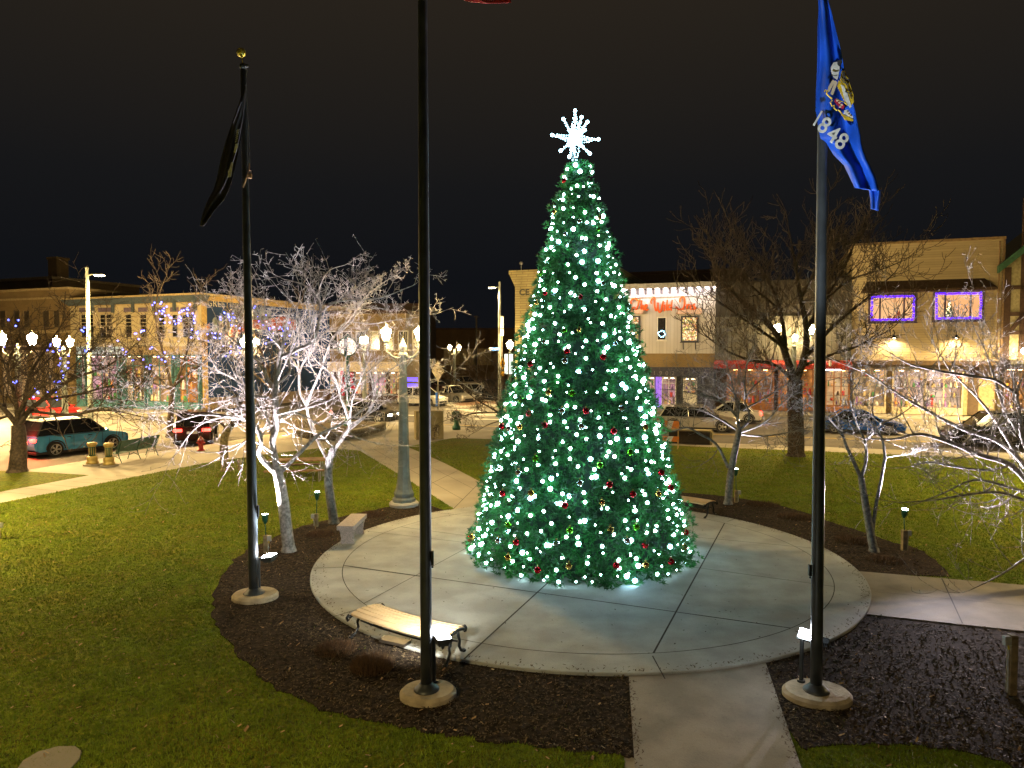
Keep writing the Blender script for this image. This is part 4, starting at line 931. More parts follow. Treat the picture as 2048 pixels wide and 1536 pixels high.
T3, _ = tree('small leaning yellow-barked tree beside the far walk', (452, 942),
    [([(452, 940, 0), (448, 905, 0), (450, 870, 0), (462, 850, 0)], .19, .15)],
    [([(462, 850, 0), (480, 815, 0), (470, 790, .2), (440, 770, .4)], .08, .02), ([(455, 860, 0), (435, 840, .3), (400, 830, .6), (360, 820, .8)], .06, .02), ([(462, 850, 0), (500, 830, -.3), (530, 800, -.6), (550, 760, -.6)], .07, .02), ([(470, 830, 0), (490, 780, .5), (470, 740, 1)], .05, .015)],
    P3, M_bark4, 7, GZ, m2=M_bark3)
P4 = dict(n=6, wob=.24, up=.05, rmin=.0085, kids=1, prob=.68, dens=3.0, L=2.3, rt=.03, fwd=.7)
T4, S4 = tree('dark spreading tree at the left edge, strung with blue lights', (35, 943),
    [([(35, 942, 0), (37, 915, 0), (38, 880, 0), (36, 850, 0)], .34, .24)],
    [([(36, 852, 0), (60, 820, 0), (110, 780, 0), (150, 755, 0), (210, 735, .3), (260, 700, .5)], .13, .02), ([(36, 852, 0), (10, 820, -.4), (-20, 790, -.8), (-60, 760, -1)], .13, .02),
     ([(38, 850, 0), (50, 800, 0), (60, 750, -.3), (90, 700, -.5), (130, 640, -.5)], .11, .02), ([(36, 850, 0), (30, 790, -.5), (15, 740, -.8), (30, 690, -1)], .10, .02), ([(60, 822, 0), (140, 830, -1), (210, 820, -1.6), (290, 835, -2.2)], .07, .015, dict(up=.1)),
     ([(80, 800, 0), (150, 790, .3), (230, 770, .6), (310, 760, .8)], .06, .015), ([(30, 840, 0), (60, 790, -1), (130, 745, -1.6), (190, 690, -2)], .07, .015), ([(20, 830, 0), (-30, 850, -1), (-60, 880, -1.6)], .06, .02)],
    P4, M_bark3, 8, GZ)
P5 = dict(n=6, wob=.24, up=.04, rmin=.005, kids=1, prob=.62, dens=4.2, L=1.3, rt=.016, fwd=.8)
T5, _ = tree('grey spreading tree with a low side limb, right of the Christmas tree', (1458, 1008),
    [([(1456, 1008, 0), (1460, 960, 0), (1466, 920, 0), (1475, 875, 0), (1478, 858, 0)], .125, .085)],
    [([(1456, 935, 0), (1440, 900, .1), (1425, 882, .2), (1400, 868, .2), (1375, 855, .2), (1350, 862, .2)], .050, .025, dict(sprout=.6)),
     ([(1478, 860, 0), (1475, 835, 0), (1478, 815, 0), (1470, 790, 0), (1450, 770, -.2), (1420, 755, -.4)], .055, .012), ([(1478, 860, 0), (1495, 845, 0), (1498, 825, 0), (1490, 800, .2), (1510, 770, .4), (1540, 750, .6)], .050, .012),
     ([(1480, 865, 0), (1520, 850, -.3), (1545, 830, -.5), (1570, 800, -.7), (1610, 780, -.9)], .040, .010), ([(1478, 862, 0), (1440, 838, .4), (1400, 820, .7), (1360, 815, 1), (1330, 800, 1.2)], .040, .010),
     ([(1478, 868, 0), (1530, 872, .4), (1590, 862, .8), (1640, 850, 1.1)], .034, .009, dict(up=.1)), ([(1475, 835, 0), (1440, 800, -.6), (1400, 790, -1), (1350, 780, -1.3)], .034, .009), ([(1475, 830, 0), (1465, 770, .5), (1450, 720, .7), (1430, 680, .9)], .034, .008),
     ([(1490, 800, .2), (1490, 750, -.3), (1500, 710, -.6), (1530, 660, -.8)], .030, .008), ([(1475, 830, 0), (1430, 790, 1), (1380, 760, 1.6)], .034, .009), ([(1485, 820, 0), (1540, 790, 1), (1600, 750, 1.6)], .034, .009)],
    P5, M_bark2, 9)
P6 = dict(n=6, wob=.20, up=.05, rmin=.0045, kids=1, prob=.6, dens=3.4, L=1.05, rt=.016, fwd=.75, spur=True)
T6, _ = tree('slender tree forking low into mossy stems, right of the right flagpole', (1748, 1103),
    [([(1748, 1102, 0), (1740, 1060, 0), (1733, 1020, 0), (1727, 985, 0), (1722, 955, 0)], .105, .075), ([(1745, 1062, 0), (1752, 1010, -.05), (1762, 960, -.1), (1770, 915, -.15)], .045, .035)],
    [([(1722, 956, 0), (1705, 918, 0), (1692, 890, 0), (1683, 865, 0), (1665, 852, .2)], .050, .020, dict(sprout=.6)), ([(1722, 956, 0), (1732, 920, 0), (1730, 885, 0), (1718, 860, .1), (1690, 840, .3), (1660, 835, .5)], .045, .012, dict(up=.1)),
     ([(1770, 915, -.15), (1765, 880, -.2), (1755, 860, -.2), (1745, 820, -.1), (1750, 780, 0)], .035, .010), ([(1770, 915, -.1), (1800, 910, 0), (1850, 908, .2)], .022, .008, dict(lev=1)), ([(1730, 885, 0), (1760, 850, .4), (1800, 830, .8), (1840, 800, 1)], .030, .009),
     ([(1683, 865, 0), (1650, 830, -.4), (1620, 810, -.7)], .022, .008), ([(1718, 860, 0), (1700, 800, -.3), (1720, 760, -.5)], .026, .008)],
    P6, M_bark2, 10)
P7 = dict(n=6, wob=.22, up=.14, rmin=.011, kids=1, prob=.66, dens=3.3, L=2.5, rt=.03, fwd=.85)
T7, _ = tree('tall dark broad-crowned tree near the shops, its thick trunk behind the right flagpole', (1590, 912),
    [([(1592, 912, 0), (1592, 860, 0), (1590, 800, 0), (1590, 760, 0)], .40, .34)],
    [([(1590, 765, 0), (1575, 720, 0), (1560, 680, 0), (1530, 640, .3), (1480, 600, .6), (1440, 560, .8), (1420, 510, .8)], .20, .03), ([(1590, 765, 0), (1610, 710, 0), (1612, 650, 0), (1600, 590, -.2), (1590, 530, -.4), (1580, 470, -.4)], .20, .03),
     ([(1605, 720, 0), (1640, 680, .3), (1680, 640, .4), (1730, 600, .5), (1790, 545, .6)], .13, .025), ([(1590, 765, 0), (1550, 730, -.6), (1500, 720, -1.2), (1450, 700, -1.8), (1410, 670, -2)], .10, .02),
     ([(1612, 660, 0), (1650, 600, .8), (1690, 530, 1.2), (1720, 460, 1.4)], .12, .02), ([(1570, 690, 0), (1560, 620, .8), (1530, 550, 1.4), (1490, 490, 1.8)], .12, .02), ([(1610, 730, 0), (1660, 710, -.8), (1720, 690, -1.4), (1780, 660, -1.8)], .09, .02),
     ([(1600, 600, 0), (1630, 540, -1), (1650, 470, -1.6)], .09, .02), ([(1575, 700, 0), (1520, 660, -1), (1460, 620, -1.6), (1420, 590, -2)], .08, .02), ([(1650, 600, .8), (1700, 560, .6), (1760, 540, .4), (1810, 520, .4)], .06, .015), ([(1560, 620, .8), (1500, 570, .3), (1450, 520, 0)], .07, .015)],
    P7, M_bark3, 11, GZ)
P8 = dict(n=6, wob=.16, up=.10, rmin=.0040, kids=1, prob=.60, dens=3.6, L=1.4, rt=.016, fwd=.95, spur=True)
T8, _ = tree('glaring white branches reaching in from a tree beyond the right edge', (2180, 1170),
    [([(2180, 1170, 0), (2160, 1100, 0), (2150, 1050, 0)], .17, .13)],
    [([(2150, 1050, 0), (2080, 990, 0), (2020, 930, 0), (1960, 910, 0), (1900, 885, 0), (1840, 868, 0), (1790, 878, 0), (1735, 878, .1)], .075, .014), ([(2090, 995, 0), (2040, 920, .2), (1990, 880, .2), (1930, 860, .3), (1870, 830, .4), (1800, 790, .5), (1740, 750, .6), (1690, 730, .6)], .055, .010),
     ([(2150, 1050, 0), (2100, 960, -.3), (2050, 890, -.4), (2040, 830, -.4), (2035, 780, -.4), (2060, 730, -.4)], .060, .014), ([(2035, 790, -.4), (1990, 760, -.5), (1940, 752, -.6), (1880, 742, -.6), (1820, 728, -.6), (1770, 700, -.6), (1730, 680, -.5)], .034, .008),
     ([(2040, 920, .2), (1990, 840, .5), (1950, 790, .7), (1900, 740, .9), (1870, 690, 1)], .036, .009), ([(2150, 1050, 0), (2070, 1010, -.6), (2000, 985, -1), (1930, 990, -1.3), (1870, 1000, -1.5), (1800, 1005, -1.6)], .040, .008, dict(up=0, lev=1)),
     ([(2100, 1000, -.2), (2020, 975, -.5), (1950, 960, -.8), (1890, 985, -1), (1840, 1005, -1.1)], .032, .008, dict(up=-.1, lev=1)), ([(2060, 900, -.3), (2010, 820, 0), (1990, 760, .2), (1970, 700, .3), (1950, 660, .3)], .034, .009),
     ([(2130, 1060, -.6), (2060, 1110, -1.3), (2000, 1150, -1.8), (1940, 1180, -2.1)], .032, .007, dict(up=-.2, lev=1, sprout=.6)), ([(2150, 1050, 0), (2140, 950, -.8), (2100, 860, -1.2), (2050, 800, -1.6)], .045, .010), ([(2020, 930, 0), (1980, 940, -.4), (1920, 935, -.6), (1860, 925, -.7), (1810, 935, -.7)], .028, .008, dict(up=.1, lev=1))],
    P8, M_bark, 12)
P9 = dict(n=6, wob=.22, up=.04, rmin=.007, kids=1, prob=.6, dens=3., L=1.1, rt=.016, fwd=.9, spur=True)
T9, _ = tree('small thin-twigged tree on the far walk left of the Christmas tree', (1010, 895),
    [([(1010, 893, 0), (1008, 860, 0), (1004, 825, 0)], .11, .08)],
    [([(1006, 830, 0), (980, 815, -.4), (955, 800, -.8), (935, 785, -1.1), (905, 765, -1.4)], .05, .012), ([(1004, 822, 0), (985, 790, .2), (972, 760, .4), (975, 730, .6)], .05, .012), ([(1004, 825, 0), (960, 825, -.3), (910, 835, -.6), (880, 845, -.8)], .04, .010, dict(up=.0)), ([(1004, 825, 0), (1010, 780, .2), (1000, 740, .3)], .05, .012), ([(985, 790, 0), (950, 760, .6), (920, 740, .9)], .035, .010), ([(1006, 840, 0), (975, 850, -.6), (950, 865, -.9)], .03, .009, dict(up=-.1)), ([(1006, 830, 0), (1040, 800, .4), (1060, 770, .6)], .045, .010)],
    P9, M_bark3, 13, GZ)
# blue bulbs strung in the left trees
blue_m = emis('blue_bulb', (.10, .13, 1.), 9.)
bb = MB(); bb.sphere((0, 0, 0), .036, 8); blue_mesh = bb.mesh('bulb', blue_m, True)
def blue_string(label, pts, Y, per=3, jit=9, seed=0, s=1.):
    q = random.Random(seed); c = W(pts[0][0], pts[0][1], Y); T = thing('blue_string_lights', label, 'string lights', c, 0, 'blue string lights in the left trees')
    tot = []
    for i in range(len(pts)): 
        x, y = pts[i][:2]; nn = pts[i][2] if len(pts[i]) > 2 else per
        for _ in range(nn): tot.append(W(x + q.gauss(0, jit), y + q.gauss(0, jit), Y + q.uniform(-.8, .8)))
    w_ = MB()
    for a, b_ in zip(tot[:-1], tot[1:]):
        if (a - b_).length < 1.6: w_.tube([a - c, b_ - c], .004, 3)
    w_.obj('wire', M_black, T)
    for p in tot[:99]:
        o = bpy.data.objects.new('bulb', blue_mesh); col.objects.link(o); o.parent = T; o.location = p - c; o.scale = (s, s, s)
T4b = blue_string('blue lights strung in the dark tree at the left edge', [(20, 645, 3), (15, 690, 3), (105, 690, 4), (108, 700, 4), (130, 715, 5), (132, 740, 5), (125, 765, 3), (65, 780, 4), (110, 785, 5), (28, 762, 3), (175, 670, 4), (175, 700, 4), (170, 655, 3)], 29.5, 3, 7, 2, 1.05)
blue_string('blue lights strung high in the tree in front of the mural corner', [(318, 612, 7), (325, 625, 7), (345, 640, 6), (365, 628, 8), (352, 645, 5), (385, 620, 4), (398, 640, 3), (390, 665, 4), (400, 670, 3), (272, 662, 3), (285, 665, 3), (245, 695, 3), (262, 715, 3), (300, 730, 4), (330, 720, 4), (290, 705, 3)], 40, 3, 8, 3, 1.25)
blue_string('blue lights strung in the lower branches before the painted mural', [(440, 632, 4), (455, 632, 5), (462, 640, 4), (420, 672, 4), (437, 668, 4), (475, 655, 3), (512, 628, 3), (530, 635, 3), (542, 655, 5), (562, 657, 5), (575, 652, 4), (530, 675, 3), (570, 680, 3), (575, 695, 4), (580, 705, 3), (447, 705, 3), (478, 708, 3), (468, 692, 3)], 40, 3, 6, 4, 1.1)
PX = dict(n=6, wob=.24, up=.12, rmin=.010, kids=1, prob=.62, dens=2.6, L=2.1, rt=.03, fwd=.8)
tree('dark street tree holding blue lights before the cream shop building', (340, 870),
    [([(340, 870, 0), (342, 820, 0), (345, 780, 0)], .20, .15)], [([(345, 780, 0), (330, 720, 0), (315, 660, 0), (310, 610, .3), (325, 570, .4)], .10, .02), ([(345, 780, 0), (370, 720, 0), (380, 660, 0), (395, 600, .2)], .10, .02), ([(345, 780, 0), (300, 740, .5), (260, 700, .8), (220, 670, 1)], .08, .02), ([(350, 770, 0), (400, 730, .5), (450, 700, .8), (480, 650, 1)], .08, .02), ([(345, 780, 0), (290, 760, -.5), (240, 745, -.8)], .07, .02)],
    PX, M_bark3, 20, GZ, 'bare trees along the streets', 'street_tree')
tree('slim street tree with blue lights in front of the painted mural', (545, 862),
    [([(545, 862, 0), (546, 820, 0), (545, 780, 0)], .16, .12)], [([(545, 780, 0), (530, 720, 0), (500, 670, 0), (470, 640, .3)], .09, .02), ([(545, 780, 0), (560, 720, 0), (575, 660, 0), (590, 620, .2)], .09, .02), ([(545, 780, 0), (500, 740, .5), (450, 700, .8)], .07, .02)],
    PX, M_bark3, 22, GZ, 'bare trees along the streets', 'street_tree')

# ================================================================ street lamps
def lantern_geo(s=1.):
    b = MB(); b.lathe([(.09 * s, 0), (.12 * s, .05 * s), (.20 * s, .33 * s), (.205 * s, .37 * s), (.15 * s, .45 * s), (.05 * s, .51 * s)], (0, 0, 0), 12)
    c = MB(); c.lathe([(.05 * s, -.12 * s), (.11 * s, -.05 * s), (.12 * s, .0)], (0, 0, 0), 12); 
    d = MB(); d.lathe([(.06 * s, .50 * s), (.05 * s, .56 * s), (.015 * s, .68 * s)], (0, 0, 0), 10)
    return b, c, d
_b, _c, _d = lantern_geo()
M_lpost = mat('lamp_post_concrete', (.17, .19, .17), .75, var=.2, scale=5, bump=.2)
LAN = (_b.mesh('glass', M_warm, True), _c.mesh('cup', M_lpost, True), _d.mesh('cap', M_lpost, True))
LANf = tuple([_b.mesh('glass', M_warm2, True), LAN[1], LAN[2]])
def lamp_post(label, x, yb, Y=None, H=5.0, arm=.5, rz=0., s=1., fat=1., power=0, far=False, zl=5.15, ls=1.):
    p = G(x, yb) if Y is None else Vector((W(x, 700, Y).x, Y, GZ)); T = thing('street_lamp', label, 'street lamp', p, rz, 'twin lantern street lamps')
    b = MB(); b.lathe([(.44 * fat, 0), (.46 * fat, .10), (.42 * fat, .15)], (0, 0, 0), 24); b.obj('footing', M_conc, T)
    b = MB(); b.lathe([(.36 * fat, .15), (.36 * fat, .24), (.30 * fat, .30), (.31 * fat, .42), (.25 * fat, .55), (.20 * fat, .85), (.18 * fat, 1.2), (.115 * fat, H - .35), (.15 * fat, H - .33), (.15 * fat, H - .26), (.10 * fat, H - .22), (.12 * fat, H - .05), (.05 * fat, H + .12), (.015, H + .22)], (0, 0, 0), 8)
    b.obj('post', M_lpost, T)
    b = MB(); b.tube([(-arm, 0, zl - .14), (-arm, 0, zl - .32), (-arm * .6, 0, zl - .52), (0, 0, zl - .56), (arm * .6, 0, zl - .52), (arm, 0, zl - .32), (arm, 0, zl - .14)], .03, 8)
    b.tube([(-arm * .8, 0, zl - .45), (-arm * .3, 0, zl - .75), (0, 0, zl - .95)], .018, 6); b.tube([(arm * .8, 0, zl - .45), (arm * .3, 0, zl - .75), (0, 0, zl - .95)], .018, 6)
    b.obj('crossarm', M_lpost, T, True)
    for sg in (-1, 1):
        L_ = bpy.data.objects.new('lantern', (LANf if far else LAN)[0]); col.objects.link(L_); L_.parent = T; L_.location = (sg * arm, 0, zl); L_.scale = (ls, ls, ls)
        for nm, me in zip(('cup', 'cap'), LAN[1:]):
            o = bpy.data.objects.new(nm, me); col.objects.link(o); o.parent = L_
    if power: 
        q = lamp('POINT', p + Vector((0, 0, zl + .05)), power * 2.2, (1., .66, .24), .3); q.parent = T; q.location = (0, 0, zl - .15 + .9)
    return T
WARM = (1., .70, .30)
lamp_post('nearest twin-lantern street lamp, grey octagonal post between two flagpoles', 808, 1012, arm=.52, power=900, ls=.78)
lamp_post('twin-lantern street lamp at the left edge behind the dark tree', 35, 928, 34, arm=.72, power=2400, ls=1.05)
lamp_post('twin-lantern street lamp left of the first shop front, beyond the red car', 127, 870, 43, arm=.34, power=4200, rz=.6, far=True)
lamp_post('twin-lantern street lamp partly hidden by the left flagpole', 500, 850, 44, arm=.36, power=3200, rz=.5, far=True)
lamp_post('twin-lantern street lamp right of the round clock', 728, 820, 56, arm=.2, power=700, rz=1.0, far=True, zl=5.5)
lamp_post('small far twin-lantern street lamp before the car park', 909, 780, 84, arm=.55, power=900, far=True)
lamp_post('twin-lantern street lamp just left of the Christmas tree near the tower', 1020, 800, 58, arm=.2, power=700, rz=1.2, far=True)
lamp_post('twin-lantern street lamp whose globes flank the big dark tree trunk', 1588, 880, 37, arm=.86, power=900, zl=5.75, H=5.4, far=True)
lamp_post('twin-lantern street lamp on the shop sidewalk before the red awning', 1590, 840, 56, arm=.15, power=160, rz=1.3, far=True, zl=5.7)
def tall_light(label, x, ytop, Y, side, headlen=1.0, lit=True, power=2500, rp=.11, aim=None, loc=None, H=None, group='tall street lights'):
    t = W(x, ytop, Y) if loc is None else Vector((loc[0], loc[1], H)); p = Vector((t.x, t.y, -.1)); T = thing('street_light', label, 'street light', p, 0, group); H = t.z - p.z
    b = MB(); b.tube([(0, 0, 0), (0, 0, H * .5), (0, 0, H)], [rp * 1.5, rp * 1.2, rp * .9], 12); b.lathe([(rp * 2.2, 0), (rp * 2.2, .06), (rp * 1.7, .3)], (0, 0, 0), 12); b.sphere((0, 0, H + .05), rp, 10); b.obj('pole', M_lpost, T)
    sx, sy = side; d = Vector((sx, sy, 0)).normalized(); b = MB(); b.tube([(0, 0, H - .45), d * headlen * .6 + Vector((0, 0, H - .32)), d * headlen + Vector((0, 0, H - .34))], .035, 8); b.obj('arm', M_lpost, T)
    ang = math.atan2(d.y, d.x); M = Matrix.Rotation(ang, 3, 'Z'); hc = d * (headlen + .28) + Vector((0, 0, H - .34))
    b = MB(); b.box(hc, (.6, .28, .10), M, taper=.7); b.obj('head', M_grey, T, bev=.02)
    b = MB(); b.box(hc + Vector((0, 0, -.075)), (.46, .22, .05), M, taper=1.25); b.obj('lens', emis('street_light_lens', (1., .86, .52), 45.), T)
    if power: o = lamp('SPOT', (0, 0, 0), power * 5, (1., .72, .30), .2, None, 150, .8, parent=None); o.parent = T; o.location = hc + Vector((0, 0, -.14))
    return T
tall_light('tall street light with one bright head before the left shop row', 174, 538, 45, (1, .1), .45, power=3000)
tall_light('tall street light pole with sign plates, left of the tower building', 999, 566, 60, (-1, 0), .35, power=3000)
tall_light('added tall street light, unseen behind the camera, brightening the foreground', 0, 0, 0, (.2, 1), 1.4, power=5200, loc=(-8, -7), H=9.0)  # added lamp, no such fitting is seen; brightens walk and near lawn
tall_light('added tall street light, unseen beyond the right edge, brightening the right lawn', 0, 0, 0, (-1, .2), 1.2, power=6500, loc=(25, 18), H=9.0)  # unseen extra lamp put in to light the right-hand grass
tall_light('added tall street light, unseen beyond the left edge, brightening the left lawn', 0, 0, 0, (1, .1), 1.2, power=6800, loc=(-22, 16), H=9.0)  # made-up lamp that lights the left lawn from the side
tall_light('added tall street light, unseen, brightening the far right street and shops', 0, 0, 0, (-1, .1), 1.2, power=17000, loc=(36, 43), H=10.0)  # invented lamp, lifts the far roadway and the tan siding
tall_light('added tall street light, unseen, brightening the far left street and shops', 0, 0, 0, (1, .1), 1.2, power=26000, loc=(-40, 46), H=10.0)  # added out of sight to brighten the left facades and roadway
# street clock on its green pillar
cpz = W(695, 693, 43); p = Vector((cpz.x, 43, GZ)); T = thing('street_clock', 'round lit street clock on a green pillar wrapped with greenery and red bows', 'clock', p)
zc = cpz.z - p.z
b = MB(); b.lathe([(.30, 0), (.30, .5), (.20, .7), (.16, 1.2), (.20, 1.3), (.12, 1.5), (.10, zc - .75), (.16, zc - .65), (.2, zc - .58)], (0, 0, 0), 14); b.lathe([(.2, zc + .56), (.1, zc + .68), (.02, zc + .85)], (0, 0, 0), 12); b.obj('pillar', M_green, T, True)
M_dial = emis('clock_dial', (1., .80, .66), 1.25)
for k, rz in enumerate((0, PI / 2)):
    d = Vector((math.sin(-rz + .25), -math.cos(-rz + .25), 0)) if k == 0 else Vector((-math.cos(.25), -math.sin(.25), 0))
    q = d.to_track_quat('Z', 'Y').to_matrix().to_4x4(); q.translation = Vector((0, 0, zc)) + d * .22
    def disc(r0_, r1_, z0, z1, m, nm, par):
        b = MB(); b.lathe([(r0_, z0), (r1_, z1)], (0, 0, 0), 32); b.v = [tuple(q @ Vector(v)) for v in b.v]; return b.obj(nm, m, par)
    disc(.60, .60, -.2, 0, M_green, 'casing', T); dl_ = disc(.52, .52, .0, .02, M_dial, 'dial', T)
    b = MB()
    for i in range(12):
        a = i * PI / 6; b.tube([q @ Vector((math.cos(a) * .40, math.sin(a) * .40, .025)), q @ Vector((math.cos(a) * .48, math.sin(a) * .48, .025))], .014, 4)
    up = q.inverted().to_3x3() @ Vector((0, 0, 1)); rt = Vector((0, 0, 1)).cross(up)
    for v, L_ in ((up * .95 + rt * .1, .40), (up * -.75 - rt * .5, .28)):
        v = v.normalized() * L_; b.tube([q @ Vector((0, 0, .03)), q @ Vector((v.x, v.y, .03))], .016, 4)
    b.obj('hands', M_black, T)
def fluff(c, rx, rz_, n, L, seed):
    q = random.Random(seed); V = []
    for _ in range(n):
        a = q.uniform(0, 2 * PI); z = q.uniform(-1, 1); s = Vector((math.cos(a) * rx, math.sin(a) * rx, z * rz_)) * q.uniform(.7, 1.) + Vector(c); d = (Vector((math.cos(a), math.sin(a), z * .5)) + rv(q) * .8).normalized() * L * q.uniform(.6, 1.2); t = d.cross(rv(q)).normalized() * L * .12
        V += [s - t, s + t, s + d]
    return np.array(V), np.arange(3 * n).reshape(-1, 3)
M_garl = mat('garland_green', (.02, .06, .015), .7, scale=8)
V, Fc = fluff((0, -.05, 2.9), .26, .75, 700, .16, 3); bulk('garland', V, Fc, M_garl, None, T)
b = MB()
M_bow = mat('bow_red', (.55, .01, .03), .5, var=.2)
for x, z in ((-.28, 3.55), (.30, 3.45), (-.18, 2.9), (.34, 2.75), (-.24, 3.2)): b.sphere((x, -.26, z), .13, 8, sz=1.3)
b.sweep([(-.36, -.36, 2.2), (-.12, -.36, 2.2), (-.16, -.36, 2.75), (-.34, -.36, 2.75)], 0, 0, (0, .03, 0)); b.sweep([(.18, -.36, 3.2), (.42, -.36, 2.5), (.56, -.36, 2.55), (.32, -.36, 3.3)], 0, 0, (0, .03, 0)); b.obj('bow', M_bow, T)

# ---- small street furniture
M_boll = mat('bollard_gold', (.40, .30, .09), .5, metal=.3)
def ornate_post(label, x, y):
    p = G(x, y); T = thing('ornate_post', label, 'post', p, 0, 'gold and green ornate posts before the park bench')
    b = MB(); b.lathe([(.36, 0), (.36, .05), (.34, .06)], (0, 0, 0), 24); b.obj('pad', M_conc2, T)
    b = MB(); b.lathe([(.24, .06), (.24, .14), (.19, .18), (.21, .22), (.21, .34), (.15, .40)], (0, 0, 0), 20); b.lathe([(.13, .78), (.17, .82), (.20, .90), (.19, .95), (.12, .98)], (0, 0, 0), 20); b.obj('moulding', M_boll, T, True)
    b = MB(); b.lathe([(.14, .38), (.125, .5), (.125, .72), (.14, .8)], (0, 0, 0), 20); 
    b.obj('shaft', M_green, T, True)
    b = MB()
    for i in range(10): a = i * PI / 5; b.tube([(.128 * math.cos(a), .128 * math.sin(a), .45), (.128 * math.cos(a), .128 * math.sin(a), .76)], .014, 5)
    b.obj('ribs', M_boll, T)
ornate_post('gold and green ornate cast post, left of the pair before the park bench', 185, 930)
ornate_post('gold and green ornate cast post, right of the pair before the park bench', 218, 932)
p = G(402, 901); T = thing('fire_hydrant', 'red fire hydrant on the pavement beyond the small leaning tree', 'hydrant', p)
M_hyd = mat('hydrant_red', (.42, .03, .025), .45)
b = MB(); b.lathe([(.19, 0), (.19, .04), (.12, .06), (.115, .45), (.15, .47), (.15, .51), (.13, .55), (.09, .63), (.03, .66), (.03, .71)], (0, 0, 0), 16); b.obj('barrel', M_hyd, T, True)
b = MB(); b.tube([(-.2, 0, .38), (.2, 0, .38)], .05, 10); b.tube([(0, 0, .36), (0, -.2, .36)], .065, 10); b.obj('nozzle', M_hyd, T)
# stone cabinet, wreathed bollard, planter
c0 = G(829, 880); c1 = G(884, 878); d_ = (c1 - c0); d_.z = 0; Wd = d_.length
T = thing('stone_block', 'plain tan stone block standing at the street corner behind the middle flagpole', 'stone block', (c0 + c1) / 2 + Vector((0, .3, 0)), math.atan2(d_.y, d_.x))
hb = W(855, 823, c0.y).z + .06
b = MB(); b.bb((-Wd / 2, -.3, 0), (Wd / 2, .35, hb - .05)); b.obj('body', mat('tan_stone', (.30, .25, .13), .9, var=.25, scale=2.5, bump=.3), T, bev=.015)
b = MB(); b.bb((-Wd / 2 - .02, -.32, hb - .048), (Wd / 2 + .02, .37, hb)); b.obj('top', mat('tan_stone', (.3, .25, .13)), T, bev=.01)
p = G(913, 859); T = thing('pedestal', 'green pedestal drinking fountain wrapped with a green garland at the street corner', 'pedestal', p)
b = MB(); b.lathe([(.26, 0), (.26, .22), (.20, .28), (.15, .36), (.14, 1.0), (.19, 1.04), (.20, 1.12), (.1, 1.16)], (0, 0, 0), 12); b.obj('body', M_green, T, True)
V, Fc = fluff((0, -.02, .75), .24, .36, 420, .13, 5); bulk('garland', V, Fc, M_garl, None, T)
b = MB(); b.lathe([(.06, 1.12), (.10, 1.2), (.03, 1.28)], (0, 0, 0), 10); b.obj('finial', mat('copper', (.45, .2, .08), .5, metal=.5), T)
# curved stone planter wall
pts_o = [G(x, y, -.07) for x, y in ((590, 873), (640, 882), (692, 880), (735, 872), (772, 860))]
cen = G(665, 858, -.07)
T = thing('planter_wall', 'low curved rough stone planter wall behind the lit trees', 'planter', cen)
po = open_smooth(pts_o, 5); b = MB()
for i in range(len(po) - 1):
    a, c_ = po[i] - cen, po[i + 1] - cen; n = Vector((-(c_ - a).y, (c_ - a).x, 0)).normalized() * .35; z1 = .50
    vs = [a, c_, c_ + n, a + n]; b.add([(*v.xy, 0) for v in vs] + [(*v.xy, z1) for v in vs], [(4, 5, 6, 7), (0, 1, 5, 4), (2, 3, 7, 6), (1, 2, 6, 5), (3, 0, 4, 7)])
b.obj('wall', mat('rough_stone', (.33, .30, .22), .95, c2=(.2, .18, .13), scale=7, bump=1., bscale=14), T)
b = MB(); nn_ = [p - cen for p in po]; b.prism([(v.x, v.y) for v in nn_] + [(1.2, 2.2), (-3.2, 2.0)], .02, .36); b.obj('soil', mat('soil', (.06, .04, .02), .95), T)
# barricade
p = G(1356, 897); T = thing('barricade', 'orange and white striped traffic barricade by the far sidewalk', 'barricade', p, -.3)
M_or = mat('safety_orange', (.75, .22, .02), .6, var=.1); M_wo = mat('barricade_wood', (.45, .33, .14), .8)
Wb = 2.0; sc = 1420 / p.y
b = MB()
for x in (-Wb, 0):
    b.tube([(x, -.25, 0), (x, 0, 1.45)], .03, 4); b.tube([(x, .25, 0), (x, 0, 1.45)], .03, 4)
b.obj('frame', M_wo, T)
for z0, z1 in ((1.0, 1.38), (.35, .62)):
    b = MB(); n = 8; 
    for i in range(n):
        a, c_ = -Wb - .05 + (Wb + .1) * i / n, -Wb - .05 + (Wb + .1) * (i + 1) / n; sl = -.12; y = -.19 if z0 < .9 else -.08
        lo0, lo1 = max(-Wb - .05, a + sl), min(.05, c_ + sl); hi0, hi1 = a + .0, c_ + .0
        b.sweep([(lo0, y, z0), (lo1 if i < n - 1 else .05, y, z0), (hi1, y, z1), (hi0, y, z1)], 0, 0, (0, .03, 0), m=i % 2)
    b.obj('striped_board', [M_wht, M_or], T)
# dark litter/planter box beyond the barricade
p = G(1380, 888); T = thing('planter_box', 'dark low planter box with a tan rim beyond the barricade', 'planter', p, math.atan2(S1.y, S1.x))
b = MB(); b.bb((-1.1, 0, 0), (1.0, .8, .66)); b.obj('body', mat('dark_panel', (.04, .03, .022), .8), T); b = MB(); b.bb((-1.15, -.05, .661), (1.05, .85, .72)); b.bb((1.003, -.05, 0), (1.12, .85, .66)); b.obj('rim', mat('tan_stone', (.3, .25, .13)), T)
